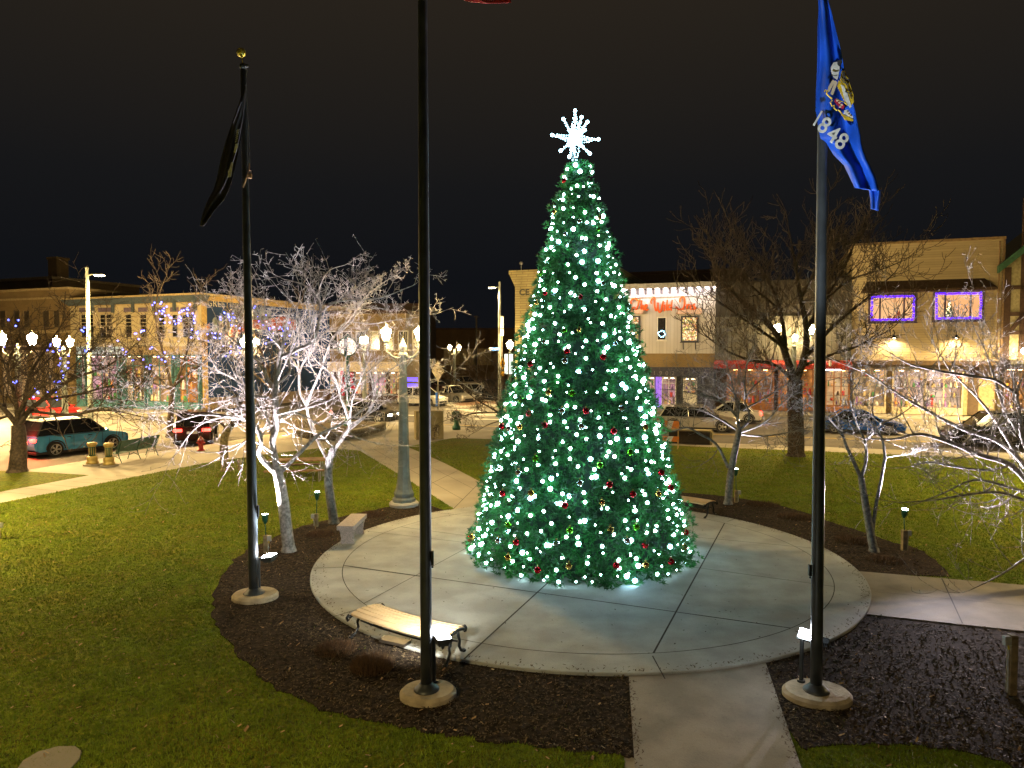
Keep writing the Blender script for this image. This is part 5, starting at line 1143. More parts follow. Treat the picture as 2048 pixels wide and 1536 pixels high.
# signs
M_spost = mat('sign_post', (.10, .09, .07), .6, metal=.4)
M_back = mat('sign_back', (.42, .36, .26), .5, metal=.3); M_yel = mat('sign_yellow', (.75, .42, .01), .5, var=.05); M_bsign = mat('sign_blue', (.02, .12, .55), .5, var=.05)
def sign(label, x, ybase, parts, Y=None, rp=.035, ztop=None, name='road_sign', cat='road sign'):
    p = G(x, ybase, -.1) if Y is None else Vector((W(x, 700, Y).x, Y, -.1)); T = thing(name, label, cat, p)
    top = max(max(W(a, b_, p.y).z for a, b_ in pp[0]) for pp in parts) if ztop is None else ztop
    b = MB(); b.tube([(0, 0, 0), (0, 0, top - p.z + .05)], rp, 8); b.obj('post', M_spost, T)
    for pts, m_, nm in parts:
        b = MB(); b.sweep([W(a, b_, p.y - .06) - p for a, b_ in pts][::-1], 0, 0, (0, .02, 0)); b.obj(nm, m_, T)
    return T, p
T, p = sign('diamond road sign seen from the back, with a blue strip below, at the corner', 876, 824, [([(875, 722), (888, 742), (876, 763), (863, 742)], M_back, 'diamond_plate'), ([(871, 785), (875, 785), (875, 812), (871, 812)], M_bsign, 'blue_strip')], rp=.06)
T, p = sign('yellow diamond crossing sign with a small arrow plate at the left of the Christmas tree', 1005, 800, [([(1005, 714), (1011, 727), (1005, 740), (1000, 727)], M_yel, 'diamond_plate'), ([(1001, 742), (1009, 742), (1009, 752), (1001, 752)], M_yel, 'arrow_plate')], Y=54, rp=.04)
b = MB(); b.tube([W(1005, 721, 53.9) - p, W(1005, 734, 53.9) - p], .045, 6); b.tube([W(1002.5, 729, 53.9) - p, W(1007.5, 729, 53.9) - p], .03, 6); b.obj('symbol', M_black, T)
T, p = sign('blue street name plate with a round emblem hanging by the tall light pole', 999, 800, [([(978, 695), (998, 695), (998, 701), (978, 701)], M_bsign, 'name_plate')], Y=59.5, rp=.03)
b = MB(); b.sphere(W(980.5, 698, 59.3) - p, .12, 10); b.obj('emblem', mat('sign_cream', (.7, .6, .3), .6), T)
Mt = Matrix.Translation(W(983.5, 700, 59.38) - p) @ Matrix.Rotation(R(90), 4, 'X'); textmesh('E P ST', .2, .004, M_wht, 'lettering', T, Mt)
T, p = sign('white plate and arrow sign stacked on the tall light pole', 1004, 800, [([(1001, 633), (1007, 633), (1007, 656), (1001, 656)], M_wht, 'number_plate'), ([(1001, 659), (1007, 659), (1007, 671), (1001, 671)], M_wht, 'arrow_plate')], Y=59.4, rp=.03)
Mt = Matrix.Translation(W(1001.6, 655, 59.25) - p) @ Matrix.Rotation(R(90), 4, 'X') @ Matrix.Rotation(R(90), 4, 'Z') @ Matrix.Translation((0, -.22, 0)); textmesh('BUS', .24, .004, M_black, 'lettering', T, Mt)
b = MB(); q0 = W(1004, 665, 59.25) - p; b.tube([q0 + Vector((-.1, 0, 0)), q0 + Vector((.1, 0, 0))], .02, 5); b.tube([q0 + Vector((-.02, 0, .06)), q0 + Vector((-.1, 0, 0)), q0 + Vector((-.02, 0, -.06))], .018, 5); b.obj('arrow', M_black, T)
T, p = sign('lit white cabinet sign beside the tower building, half hidden by the Christmas tree', 1017, 805, [([(1009, 708), (1026, 708), (1026, 748), (1009, 748)], emis('white_sign', (.8, .95, .9), 1.1), 'panel')], Y=57, rp=.08, name='cabinet_sign', cat='sign')
# ================================================================ vehicles
def car(label, p, heading, paint, L=4.5, Wd=1.85, H=1.55, kind='sedan', tail=False, headl=False, two_tone=None, name='parked_car', group=None):
    """x forward. profile of the lower body and of the glasshouse are lofted across the width"""
    T = thing(name, label, 'car', p, heading, group); h = Wd / 2; gc = .20; belt = H * .60
    suv = kind in ('suv', 'van', 'pickup')
    x0, x1 = -L / 2, L / 2
    low = [(x0 + .05, gc + .12), (x0 + .35, gc), (x1 - .35, gc), (x1 - .03, gc + .10), (x1, gc + .38), (x1 - .10, belt - .20), (x1 - .35, belt - .12), (L * (.22 if suv else .19), belt), (-L * (.47 if suv else .30), belt), (x0 + .12, belt - (0.02 if suv else .06)), (x0 + .0, belt - .22), (x0 - .02, gc + .35)]
    b = MB(); n = len(low); vs = []; fs = []
    ws = [(-h, .96), (-h * .97, 1.), (h * .97, 1.), (h, .96)]
    st = [(-h * 1.0, .0), (-h * .93, .05), (h * .93, .05), (h, .0)]
    cen = Vector((0, (gc + belt) / 2)); 
    for y, k in ((-h + .10, .985), (-h, .93), (h, .93), (h - .10, .985)):
        kk = 1.0 if abs(y) < h - .05 else .965
        for x, z in low: vs.append((x * kk, y, cen.y + (z - cen.y) * kk))
    for i in range(3):
        for j in range(n): fs.append((i * n + j, i * n + (j + 1) % n, (i + 1) * n + (j + 1) % n, (i + 1) * n + j))
    fs += [tuple(range(n - 1, -1, -1)), tuple(3 * n + j for j in range(n))]
    b.add(vs, fs); body = b.obj('body', paint, T, bev=.03)
    if kind == 'pickup': gh = [(-.35, belt - .02), (L * .20, belt - .02), (L * .06, H - .03), (-.25, H - .03)]
    elif kind in ('suv', 'van'): gh = [(-L * .475, belt - .02), (L * .25, belt - .02), (L * .08, H - .04), (-L * .40, H - .03)]
    else: gh = [(-L * .36, belt - .03), (L * .24, belt - .03), (L * .05, H - .03), (-L * .20, H - .03)]
    b = MB(); vs = []
    for y, zf in ((-1, 0), (1, 0)):
        for x, z in gh: vs.append((x, y * (h - (.06 if z < H - .2 else .22)), z))
    b.add(vs, [(3, 2, 1, 0), (4, 5, 6, 7), (0, 1, 5, 4), (1, 2, 6, 5), (2, 3, 7, 6), (3, 0, 4, 7)]); b.obj('windows', M_glass, T, bev=.03)
    b = MB(); rx0, rx1 = gh[3][0] - .04, gh[2][0] + .04; b.box(((rx0 + rx1) / 2, 0, H - .015), (rx1 - rx0, 2 * (h - .20), .05), taper=.94)
    for y in (-1, 1):
        for (xa, za), (xb, zb) in ((gh[1], gh[2]), (gh[0], gh[3])): b.tube([(xa, y * (h - .06), za), (xb, y * (h - .21), zb)], .035, 5)
        xm = (gh[0][0] + gh[1][0]) / 2; b.tube([(xm, y * (h - .055), belt), (xm * .6 + (gh[2][0] + gh[3][0]) * .2, y * (h - .21), H - .04)], .03, 5)
        if suv: b.tube([(rx0 + .1, y * (h - .26), H + .05), (rx1 - .2, y * (h - .26), H + .05)], .018, 5)
    b.obj('roof', two_tone or paint, T)
    wr = .36 if suv else .33; wb = L * .30
    for sx in (-1, 1):
        for sy in (-1, 1):
            c = Vector((sx * wb, sy * (h - .10), wr)); o1 = bpy.data.objects.new('wheel', WHEEL[0]); col.objects.link(o1); o1.parent = T; o1.location = c; o1.scale = (wr / .34,) * 3
            o2 = bpy.data.objects.new('rim', WHEEL[1]); col.objects.link(o2); o2.parent = o1; 
            if sy > 0: o1.rotation_euler = (0, 0, PI)
    b = MB()
    for sx in (-1, 1):
        for sy in (-1, 1): 
            pts = [(sx * wb + math.cos(t) * (wr + .06), sy * (h + .002), wr + math.sin(t) * (wr + .06)) for t in [PI * i / 10 for i in range(11)]]
            b.tube(pts, .03, 5)
    b.bb((x0 + .02, -h - .004, gc - .03), (x1 - .1, h + .004, gc + .07)); b.obj('cladding', M_black, T)
    for sy in (-1, 1):
        b = MB(); b.box((x0 + .02, sy * (h - .24), belt - .20), (.14, .40, .15)); b.obj('tail_lamp', M_red_em if tail else mat('tail_lens', (.25, .01, .01), .2), T, bev=.02)
        b = MB(); b.box((x1 - .09, sy * (h - .26), belt - .30), (.16, .38, .13)); b.obj('headlight', M_white_em if headl else mat('head_lens', (.6, .6, .6), .15), T, bev=.02)
        b = MB(); b.box((gh[1][0] - .1, sy * (h + .09), belt + .05), (.12, .18, .12)); b.obj('mirror', paint, T, bev=.02)
    b = MB()
    for sy in (-1, 1):
        for xs in (gh[1][0] - .28, (gh[0][0] + gh[1][0]) / 2 - .02, gh[0][0] + (.5 if suv else .25)): b.box((xs, sy * (h + .001), (belt + gc) / 2 + .05), (.012, .012, (belt - gc) * .72))
        for xs in (.25, -.75): b.box((xs, sy * (h + .008), belt - .13), (.17, .03, .03))
        b.box((0, sy * (h + .002), belt - .03), (L * .6, .012, .018))
    b.obj('seams', M_black, T)
    b = MB(); b.box((x1 - .02, 0, gc + .22), (.06, Wd * .6, .16)); b.obj('grille', M_black, T)
    b = MB(); b.box((x0 - .01, 0, belt - .32), (.04, .5, .13)); b.obj('plate', M_wht, T)
    return T
wt = MB(); wt.lathe([(.22, -.10), (.32, -.11), (.34, -.07), (.34, .07), (.32, .11), (.22, .10)], (0, 0, 0), 28); wt.v = [(x, z, y) for x, y, z in wt.v]
wr_ = MB(); wr_.lathe([(.22, -.06), (.235, -.112), (.215, -.112), (.20, -.07)], (0, 0, 0), 28)
for i in range(5):
    a = i * 2 * PI / 5; c, s = math.cos(a), math.sin(a)
    for da in (-.16, .16): wr_.tube([(0.03 * c, .03 * s, -.10), (.21 * math.cos(a + da), .21 * math.sin(a + da), -.095)], .022, 5)
wr_.lathe([(.05, -.09), (.05, -.12)], (0, 0, 0), 12); wr_.v = [(x, z, y) for x, y, z in wr_.v]
WHEEL = (wt.mesh('wheel', M_black), wr_.mesh('rim', mat('alloy', (.45, .44, .42), .35, metal=.8)))
def paint(n, c, met=.4): return mat('paint_' + n, c, .28, metal=met, var=.06, coat=.6)
def cpos(x, y, zz=-.2): return G(x, y, zz)
h1 = math.atan2(.86, .50)
pc = cpos(112, 914) + Vector((math.cos(h1), math.sin(h1), 0)) * 1.3 + Vector((-.8, .55, 0))
car('light blue SUV with lit tail lamps and a black roof, parked at the left kerb', pc, h1, paint('blue', (.03, .27, .58), .3), 4.5, 1.9, 1.72, 'suv', tail=True, two_tone=M_iron, group='cars round the square')
q1 = lamp('POINT', pc - Vector((math.cos(h1), math.sin(h1), 0)) * 2.45 + Vector((math.sin(h1) * .5, -math.cos(h1) * .5, .95)), 260, (1., .03, .02), .1)
pc = cpos(368, 890) + Vector((0, 1.6, 0))
car('dark red-lit SUV seen from behind with one glaring tail lamp, beyond the hydrant', pc, R(108), paint('maroon', (.05, .02, .02)), 4.6, 1.85, 1.75, 'suv', tail=True, group='cars round the square')
car('dark sedan with headlights on, passing behind the lamp post', cpos(728, 846) + Vector((0, .8, 0)), math.atan2(S1.y, S1.x), paint('black', (.015, .017, .02)), 4.7, 1.85, 1.5, 'sedan', headl=True, tail=True, group='cars round the square')
car('bright red car parked before the tan brick building at far left', Vector((W(100, 700, 53).x, 53, -.2)), math.atan2(LD.y, LD.x), paint('red', (.40, .01, .01)), 4.4, 1.8, 1.5, 'suv', group='cars round the square')
car('silver wagon passing close to the far sidewalk, right of the Christmas tree', cpos(1410, 866) + Vector((0, 1.5, 0)), math.atan2(S1.y, S1.x), paint('silver', (.45, .42, .36), .6), 4.9, 1.85, 1.55, 'van', headl=True, group='cars round the square')
car('white hatchback with a red tail lamp before the orange-lit shop', Vector((W(1462, 700, 50).x, 50, -.2)), math.atan2(-S1.y, -S1.x), paint('white', (.62, .60, .55), .1), 4.2, 1.8, 1.5, 'sedan', tail=True, group='cars round the square')
car('royal blue sedan before the tan building, behind the forked tree', Vector((W(1722, 700, 43.5).x, 43.5, -.2)), math.atan2(S1.y, S1.x), paint('royal', (.01, .08, .36), .3), 4.9, 1.85, 1.42, 'sedan', group='cars round the square')
car('black jeep-like SUV with a spoked wheel at the right edge', cpos(1990, 897) + Vector((.6, 1.2, 0)), math.atan2(S1.y, S1.x) + PI, paint('black', (.015, .017, .02)), 4.5, 1.9, 1.8, 'suv', group='cars round the square')
for i, (x, Y, pn, pcx, kd, lab) in enumerate(((845, 66, 'white', (.62, .60, .55), 'suv', 'white SUV parked nose-out at the car park corner behind the middle flagpole'), (905, 70, 'silver', (.45, .42, .36), 'pickup', 'silver pickup parked under the small far street lamp'), (948, 74, 'grey', (.2, .2, .2), 'suv', 'grey SUV parked second from the right in the far car park'), (990, 72, 'black', (.015, .017, .02), 'sedan', 'dark sedan parked left of the yellow crossing sign'), (870, 92, 'maroon', (.10, .02, .02), 'sedan', 'dark red car at the back of the far car park'), (930, 98, 'tan', (.3, .25, .18), 'suv', 'tan SUV at the back of the far car park'))):
    car(lab, Vector((W(x, 700, Y).x, Y, -.2)), -.5 - .2 * (i % 3), paint(pn, pcx), 4.6, 1.85, 1.7 if kd != 'sedan' else 1.45, kd, group='cars in the far car park')

# ================================================================ buildings
class Facade:
    """a wall plane through O along D; N faces the viewer. photo pixels map to (s, z) on it"""
    def __init__(s, O, D): s.O = Vector(O); s.D = Vector(D).normalized(); s.N = Vector((s.D.y, -s.D.x, 0)); s.ang = math.atan2(s.D.y, s.D.x)
    def px(s, x, y):
        r = ray(x, y); o = Vector((0, 0, CAMZ)); t = (s.O - o).dot(s.N) / r.dot(s.N); p = o + r * t; q = p - s.O; return q.dot(s.D), p.z
    def thing(s, name, label, s0, cat='building', group=None):
        o = thing(name, label, cat, s.O + s.D * s0, s.ang, group); o['s0'] = 0; del o['s0']; return o
# local frame of a building: x along the wall, -y out towards the square, z up
def rect(F, s0, x0, y0, x1, y1):
    """photo rectangle -> local x0,x1,z0,z1"""
    a, za = F.px(x0, y0); c, zc_ = F.px(x1, y1); xm = F.px((x0 + x1) / 2, y0); return a - s0, c - s0, min(za, zc_), max(za, zc_)
def window(T, r, frame, glass, fw=.08, mull=(), bars=(), proud=.05, sill=True, header=None, recess=.0):
    x0, x1, z0, z1 = r; b = MB()
    b.bb((x0 - fw, -proud, z0 - fw), (x0, -.001, z1 + fw)); b.bb((x1, -proud, z0 - fw), (x1 + fw, -.001, z1 + fw)); b.bb((x0, -proud, z1), (x1, -.001, z1 + fw)); b.bb((x0, -proud, z0 - fw), (x1, -.001, z0))
    for m_ in mull: xm = x0 + (x1 - x0) * m_; b.bb((xm - fw * .45, -proud + .005, z0), (xm + fw * .45, -.012, z1))
    for m_ in bars: zm = z0 + (z1 - z0) * m_; b.bb((x0, -proud + .010, zm - fw * .3), (x1, -.013, zm + fw * .3))
    o = b.obj('window', frame, T)
    g = MB(); g.bb((x0 + .001, -.010, z0 + .001), (x1 - .001, -.004, z1 - .001)); g.obj('pane', glass, o)
    if sill: s_ = MB(); s_.bb((x0 - fw - .05, -proud - .08, z0 - fw - .07), (x1 + fw + .05, -.002, z0 - fw - .003)); s_.obj('sill', frame, o)
    return o
GOODS = [mat('goods_%d' % i, c_, .5, var=.2) for i, c_ in enumerate(((.6, .05, .04), (.65, .5, .3), (.08, .25, .10), (.7, .3, .06), (.6, .6, .6), (.12, .08, .05), (.25, .12, .4), (.7, .55, .15)))]
SW = random.Random(77)
def shop_window(T, r, frame, glass, fw=.1, mull=(.5,), y0=0., depth=.5, tint=(1., .72, .42), st=14., fill=1.):
    """a display bay: back wall, ceiling strip lamp, shelves of goods, then frame"""
    x0, x1, z0, z1 = r; yb = y0 - .012; yf = y0 - depth; b = MB()
    b.bb((x0 - fw, yf, z0 - fw), (x0, y0 - .002, z1 + fw)); b.bb((x1, yf, z0 - fw), (x1 + fw, y0 - .002, z1 + fw)); b.bb((x0, yf, z1), (x1, y0 - .002, z1 + fw)); b.bb((x0, yf, z0 - fw), (x1, y0 - .002, z0))
    for m_ in mull: xm = x0 + (x1 - x0) * m_; b.bb((xm - fw * .4, yf + .005, z0), (xm + fw * .4, yf + .06, z1))
    b.bb((x0, yf + .006, z1 - (z1 - z0) * .22), (x1, yf + .05, z1 - (z1 - z0) * .22 + .06))
    b.bb((x0 - fw, yf - .01, -.04), (x1 + fw, y0 - .004, z0 - fw - .003))
    o = b.obj('window', frame, T)
    g = MB(); g.bb((x0 + .001, yb - .006, z0 + .001), (x1 - .001, yb, z1 - .001)); g.obj('display_wall', glass, o)
    g = MB(); n = max(2, int((x1 - x0) / .9))
    for i in range(n): xx = x0 + (x1 - x0) * (i + .5) / n; g.box((xx, yf + .14, z1 - .05), (.30, .08, .04))
    g.obj('strip_light', emis('strip_%d' % int(tint[2] * 100), tint, st), o)
    g = MB(); H = z1 - z0
    for k in range(3):
        zs_ = z0 + H * (.02 + .26 * k); g.bb((x0 + .02, yb - .26, zs_ - .02), (x1 - .02, yb - .01, zs_), m=5) if k else None
        x = x0 + .08
        while x < x1 - .2:
            w_ = SW.uniform(.10, .34); h_ = SW.uniform(.12, H * .22) * (1.5 if k == 0 and SW.random() < .3 else 1)
            if SW.random() < .8 * fill:
                mi = SW.randrange(8); c_ = (x + w_ / 2, yb - .15 - .1 * SW.random(), zs_ + h_ / 2 + .004)
                if SW.random() < .45: g.lathe([(w_ * .45, -h_ / 2), (w_ * .40, 0), (w_ * .15, h_ / 2)], c_, 8, m=mi)
                elif SW.random() < .4: g.sphere(c_, w_ * .42, 8, m=mi)
                else: g.box(c_, (w_ * .8, .12, h_), m=mi)
            x += w_ + SW.uniform(.02, .16)
    for i in range(int((x1 - x0) * 2.2)): g.sphere((SW.uniform(x0 + .1, x1 - .1), yb - .3, z1 - SW.uniform(.1, H * .3)), SW.uniform(.04, .1), 7, m=SW.randrange(8))
    g.obj('goods', GOODS, o)
    return o
M_pane = mat('night_pane', (.02, .02, .022), .12, spec=.8)
M_room = display('lit_room', [(1., .62, .30), (1., .70, .40), (.95, .55, .28), (1., .66, .36)], .85, .7, .65)
warm_goods = [(1., .62, .28), (.9, .35, .08), (1., .75, .45), (.75, .12, .05), (.25, .30, .08), (1., .85, .6), (.5, .22, .07), (.15, .07, .03)]
pink_goods = [(1., .62, .5), (.9, .3, .35), (1., .8, .65), (.7, .2, .3), (.8, .7, .9), (1., .9, .8), (.45, .15, .2)]
M_shopA = display('shop_display_warm', [(1., .60, .28), (.95, .52, .22), (1., .66, .34)], .75, .8, .25, 1); M_shopB = display('shop_display_orange', [(1., .36, .08), (.9, .28, .05), (1., .42, .12)], .65, .8, .15, 5)
M_shopC = display('shop_display_pink', [(1., .55, .55), (.9, .45, .55), (1., .62, .5)], .75, .8, .3, 9); M_shopD = display('shop_display_pale', [(1., .70, .50), (1., .62, .42), (.95, .66, .52)], .85, .8, .4, 3)
M_violet = emis('violet_door_light', (.42, .20, 1.), .7)
FR = Facade(FO, FD)
# ---- white shop with script sign
s0 = FR.px(1236, 700)[0]; s1 = FR.px(1430, 700)[0]; ZT = FR.px(1335, 567)[1]; DEPTH = 16
T = FR.thing('shop_building', 'two-storey white board building with an orange script sign and a lit cornice', s0); Lb = s1 - s0
zf = FR.px(1335, 707)[1]; zb = FR.px(1335, 734)[1]
M_wb = boards('white_boards', (.56, .54, .54), .30, 'X', dark=.75); M_tbrick = brick('tan_brick_band', (.33, .22, .09), (.27, .18, .07), (.35, .28, .15), 3.)
zc = FR.px(1335, 591)[1]
b = MB(); b.bb((0, 0, zf), (Lb, DEPTH, ZT - .3)); b.obj('upper_wall', M_wb, T)
b = MB(); b.bb((0, -.06, zb), (Lb, DEPTH, zf - .003)); b.obj('brick_band', M_tbrick, T)
b = MB(); b.bb((0, .5, -.05), (Lb, DEPTH, zb - .003)); b.obj('lower_wall', mat('shop_dark', (.06, .06, .08), .7), T)
b = MB(); b.bb((-.05, -.62, ZT - .42), (Lb + .02, DEPTH, ZT)); b.bb((-.03, -.12, zc - .12), (Lb, -.001, zc + .10)); b.obj('cornice', mat('cornice_grey', (.40, .40, .44), .7), T)
b = MB(); nb = 12
for i in range(nb):
    x = Lb * (i + .5) / nb + .0
    b.bb((x - .06, -.5, zc + .14), (x + .06, -.001, ZT - .43)); b.tube([(x, -.46, ZT - .5), (x, -.42, zc + .4), (x, -.14, zc + .2)], .07, 6)
b.obj('bracket', mat('bracket_dark', (.05, .04, .05), .7), T)
b = MB()
for i in range(nb + 1):
    x = Lb * i / nb; x = min(max(x, .12), Lb - .12); b.box((x, -.34, ZT - .46), (.22, .16, .05)); 
b.obj('cornice_lamp', emis('cornice_lamp', (1., .84, .74), 34.), T)
al = bpy.data.lights.new('cornice_glow', 'AREA'); al.shape = 'RECTANGLE'; al.size = 15.; al.size_y = .12; al.energy = 150; al.color = (1., .86, .78)
ao = bpy.data.objects.new('cornice_glow', al); col.objects.link(ao); ao.parent = T; ao.location = (Lb / 2, -.75, zc + .35); ao.rotation_euler = (R(38), 0, 0); al.size = Lb - .4
M_bw = mat('shutter_blue_grey', (.05, .05, .08), .6)
M_wreathA = display('lit_window_tree', [(1., .7, .25), (.9, .3, .1), (1., .85, .5), (.5, .5, .1), (.3, .12, .04), (1., .6, .4)], 1.9, 9, .12, 2)
for xx in ((1250, 1277), (1365, 1394)):
    r = rect(FR, s0, xx[0], 635, xx[1], 681); window(T, r, M_bw, M_wreathA, .12, proud=.12)
    b = MB(); x0, x1, z0, z1 = r; b.add([(x0 - .4, -.03, z1 + .75), (x1 + .4, -.03, z1 + .75), (x1 + .45, -.75, z1 + .25), (x0 - .45, -.75, z1 + .25), (x0 - .4, -.001, z1 + .25), (x1 + .4, -.001, z1 + .25)], [(3, 2, 1, 0), (4, 5, 2, 3), (0, 4, 3), (1, 2, 5), (0, 1, 5, 4)]); b.obj('hood', mat('hood_tan', (.42, .26, .13), .8), T)
    for q_ in (x0 + .1, x1 - .1):
        b = MB(); b.tube([(q_, -.28, z0 - .15), (q_, -.22, z0 - .4), (q_, -.04, z0 - .75)], .05, 5); b.obj('sill_bracket', M_bw, T)
r = rect(FR, s0, 1316, 636, 1331, 679); w_ = window(T, r, M_wht, M_pane, .08)
c_ = Vector(((r[0] + r[1]) / 2, -.1, r[2] + .48)); 
wr2 = thing('wreath', 'blue-white lit wreath in the narrow middle window of the white shop', 'wreath', T.matrix_basis @ c_, T.rotation_euler.z)
b = MB(); b.tube([(math.cos(t) * .26, 0, math.sin(t) * .26) for t in [2 * PI * i / 16 for i in range(17)]], .05, 5); b.obj('ring', M_garl, wr2)
b = MB(); [b.sphere((math.cos(t) * .27 + rr.uniform(-.05, .05), -.05, math.sin(t) * .27 + rr.uniform(-.05, .05)), .028, 6) for t in [2 * PI * i / 26 for i in range(26)]]; b.obj('light_ring', emis('wreath_bulb', (.35, .75, 1.), 9.), wr2)
# the script sign, stroke by stroke
strokes = [[(303, 522), (302, 492), (318, 470), (345, 467), (365, 484), (393, 478)], [(378, 486), (368, 535), (350, 572), (326, 586), (308, 576), (318, 556), (338, 552)],
 [(402, 482), (400, 530), (398, 582)], [(398, 560), (410, 535), (420, 545), (421, 582)], [(436, 562), (450, 548), (456, 534), (446, 525), (435, 540), (436, 568), (450, 580), (466, 566)],
 [(498, 518), (492, 492), (505, 466), (522, 456), (531, 470), (527, 520), (534, 570), (546, 580), (558, 545), (560, 505)], [(560, 505), (560, 562), (572, 598), (590, 582), (600, 535), (612, 488)],
 [(621, 528), (619, 574), (630, 580)], [(622, 504), (624, 508)], [(650, 478), (642, 540), (642, 572), (652, 576)], [(682, 535), (664, 530), (654, 552), (662, 575), (682, 562)], [(696, 478), (688, 535), (685, 572), (694, 576)],
 [(769, 505), (772, 470), (795, 448), (813, 465), (816, 510), (806, 552), (786, 572), (758, 572), (742, 556), (728, 545)], [(834, 522), (838, 545), (838, 568)], [(838, 545), (850, 524), (862, 530)], [(874, 526), (873, 572), (880, 574)], [(873, 505), (875, 508)], [(914, 520), (900, 526), (904, 545), (916, 560), (904, 577), (888, 568)]]
b = MB()
for st_ in strokes:
    pts = []
    for x, y in st_:
        s_, z_ = FR.px(1200 + x / 4.8, 500 + y / 4.8); pts.append(Vector((s_ - s0, -.16, z_)))
    b.tube(open_smooth(pts, 4), .080, 6)
sg = FR.thing('shop_sign', 'orange script lettering The Wild Iris mounted on the white board wall', s0, 'sign'); b.obj('lettering', mat('sign_orange', (.72, .11, .01), .5, var=.1), sg)
# ground floor of the white shop
r = rect(FR, s0, 1300, 735, 1360, 752); b = MB(); b.bb((0, -.3, FR.px(1335, 753)[1]), (Lb, .5, zb - .004)); b.obj('sign_band', mat('sign_band', (.04, .04, .07), .6), T)
Mt = Matrix.Translation((r[0] + .3, -.31, FR.px(1335, 750)[1])) @ Matrix.Rotation(R(90), 4, 'X'); textmesh('1  9  0  2', .5, .006, mat('dull_letters', (.20, .19, .24), .6), 'band_lettering', T, Mt)
for (xa, ya, xb, yb, m_) in ((1294, 755, 1307, 788, M_shopC), (1325, 755, 1350, 810, M_shopC), (1368, 757, 1392, 787, M_shopA)):
    r = rect(FR, s0, xa, ya, xb, yb); r = (r[0], r[1], r[2], r[3]); shop_window(T, r, M_wht, m_, .07, y0=.5)
r = rect(FR, s0, 1310, 754, 1322, 812); b = MB(); b.bb((r[0], .44, .0), (r[1], .499, r[3])); b.obj('door', M_violet, T)
# ---- stone-fronted building with CE.. lettering (left of it)
sa, sb = FR.px(1030, 700)[0], s0 - .003
ZC = FR.px(1040, 541)[1]; M_lime = brick('cream_stone', (.42, .36, .17), (.33, .28, .13), (.22, .18, .09), 1., bw=1.1, rh=.22, msize=.03)
T = FR.thing('corner_building', 'cream stone building with dark block letters CE beside the Christmas tree', sa); Lc = sb - sa
b = MB(); b.bb((0, 0, -.05), (Lc, DEPTH, ZC - .5)); b.obj('wall', M_lime, T)
b = MB(); b.add([(-.0, .0, ZC - 1.5), (Lc, 0, ZC - 1.5), (Lc, DEPTH, ZC - 1.5), (0, DEPTH, ZC - 1.5), (-.45, -.25, ZC - .4), (Lc, -.25, ZC - .4), (Lc, DEPTH, ZC - .4), (-.45, DEPTH, ZC - .4)], [(0, 1, 5, 4), (1, 2, 6, 5), (2, 3, 7, 6), (3, 0, 4, 7), (4, 5, 6, 7)]); b.bb((-.5, -.3, ZC - .397), (Lc, DEPTH, ZC)); b.obj('parapet', M_lime, T)
r = rect(FR, sa, 1040, 578, 1060, 590); Mt = Matrix.Translation((r[0] - .05, -.06, r[2])) @ Matrix.Rotation(R(90), 4, 'X'); textmesh('CE', .78, .03, mat('dark_letters', (.03, .03, .02), .6), 'lettering', T, Mt, bold=.02, sp=1.05)
b = MB(); b.tube([(0, 0, 0), (0, 0, .6)], .03, 6); b.sphere((0, 0, .7), .17, 10); vt = b.obj('roof_vent', M_galv); vt.location = T.matrix_basis @ Vector((.5, .3, ZC)); tag(vt, 'small round vent on the roof corner of the cream stone building', 'vent')
M_storea = mat('store_tan', (.4, .3, .18), .8)
shop_window(T, (2, 6, .8, 3.2), M_bw, M_shopA, .1)
for x_ in (1.6, 5, 8.4): window(T, (x_, x_ + 1., 5.6, 7.6), M_wht, M_pane, .1, bars=(.5,))
lamp('POINT', FR.O + FR.D * (sa + 1.0) + FR.N * 1.2 + Vector((0, 0, 3.)), 260, (1., .9, .7), .12)
# ---- dark vertical-board building with the red awning
sa, sb = s1 + .003, FR.px(1702, 700)[0] - .003
T = FR.thing('shop_building', 'dark vertical-board shop building with a long red awning behind the big dark tree', sa); Ld = sb - sa
ZD = FR.px(1560, 560)[1]; za0 = FR.px(1560, 722)[1]; za1 = FR.px(1560, 731)[1]
M_dk = boards('dark_vertical_boards', (.028, .024, .018), .42, 'X', dark=.35); M_met = boards('ribbed_grey_wall', (.10, .095, .078), .33, 'X', dark=.3)
zm = FR.px(1560, 632)[1]
b = MB(); b.bb((0, 0, zm), (Ld, DEPTH, ZD)); b.obj('upper_wall', M_dk, T); b = MB(); b.bb((0, -.2, za0), (Ld, DEPTH, zm - .003)); b.obj('ribbed_fascia', M_met, T)
b = MB(); b.bb((0, 1.0, -.05), (Ld, DEPTH, za0 - .003)); b.obj('shop_front', mat('shop_brown', (.08, .05, .03), .8), T)
b = MB(); b.add([(0, -.201, za0 + .05), (Ld, -.201, za0 + .05), (Ld, -1.3, za1 + .1), (0, -1.3, za1 + .1), (0, -1.3, za1 - .25), (Ld, -1.3, za1 - .25)], [(3, 2, 1, 0), (4, 5, 2, 3)]); o = b.obj('awning', mat('awning_red', (.33, .025, .015), .8, var=.15), T); s_ = o.modifiers.new('t', 'SOLIDIFY'); s_.thickness = .03
for (xa, xb, m_) in ((1456, 1545, M_shopB), (1560, 1625, M_shopB), (1655, 1698, M_shopA)):
    r = rect(FR, sa, xa, 740, xb, 800); shop_window(T, (r[0], r[1], .5, za1 - .35), mat('orange_trim', (.3, .12, .04), .6), m_, .12, mull=(.33, .66), y0=1.0, tint=(1., .52, .18))
r = rect(FR, sa, 1645, 733, 1681, 741); b = MB(); b.bb((r[0], -.3, r[2]), (r[1], -.19, r[3])); b.obj('light_strip', emis('tube_light', (.95, .93, 1.), 7.), T)
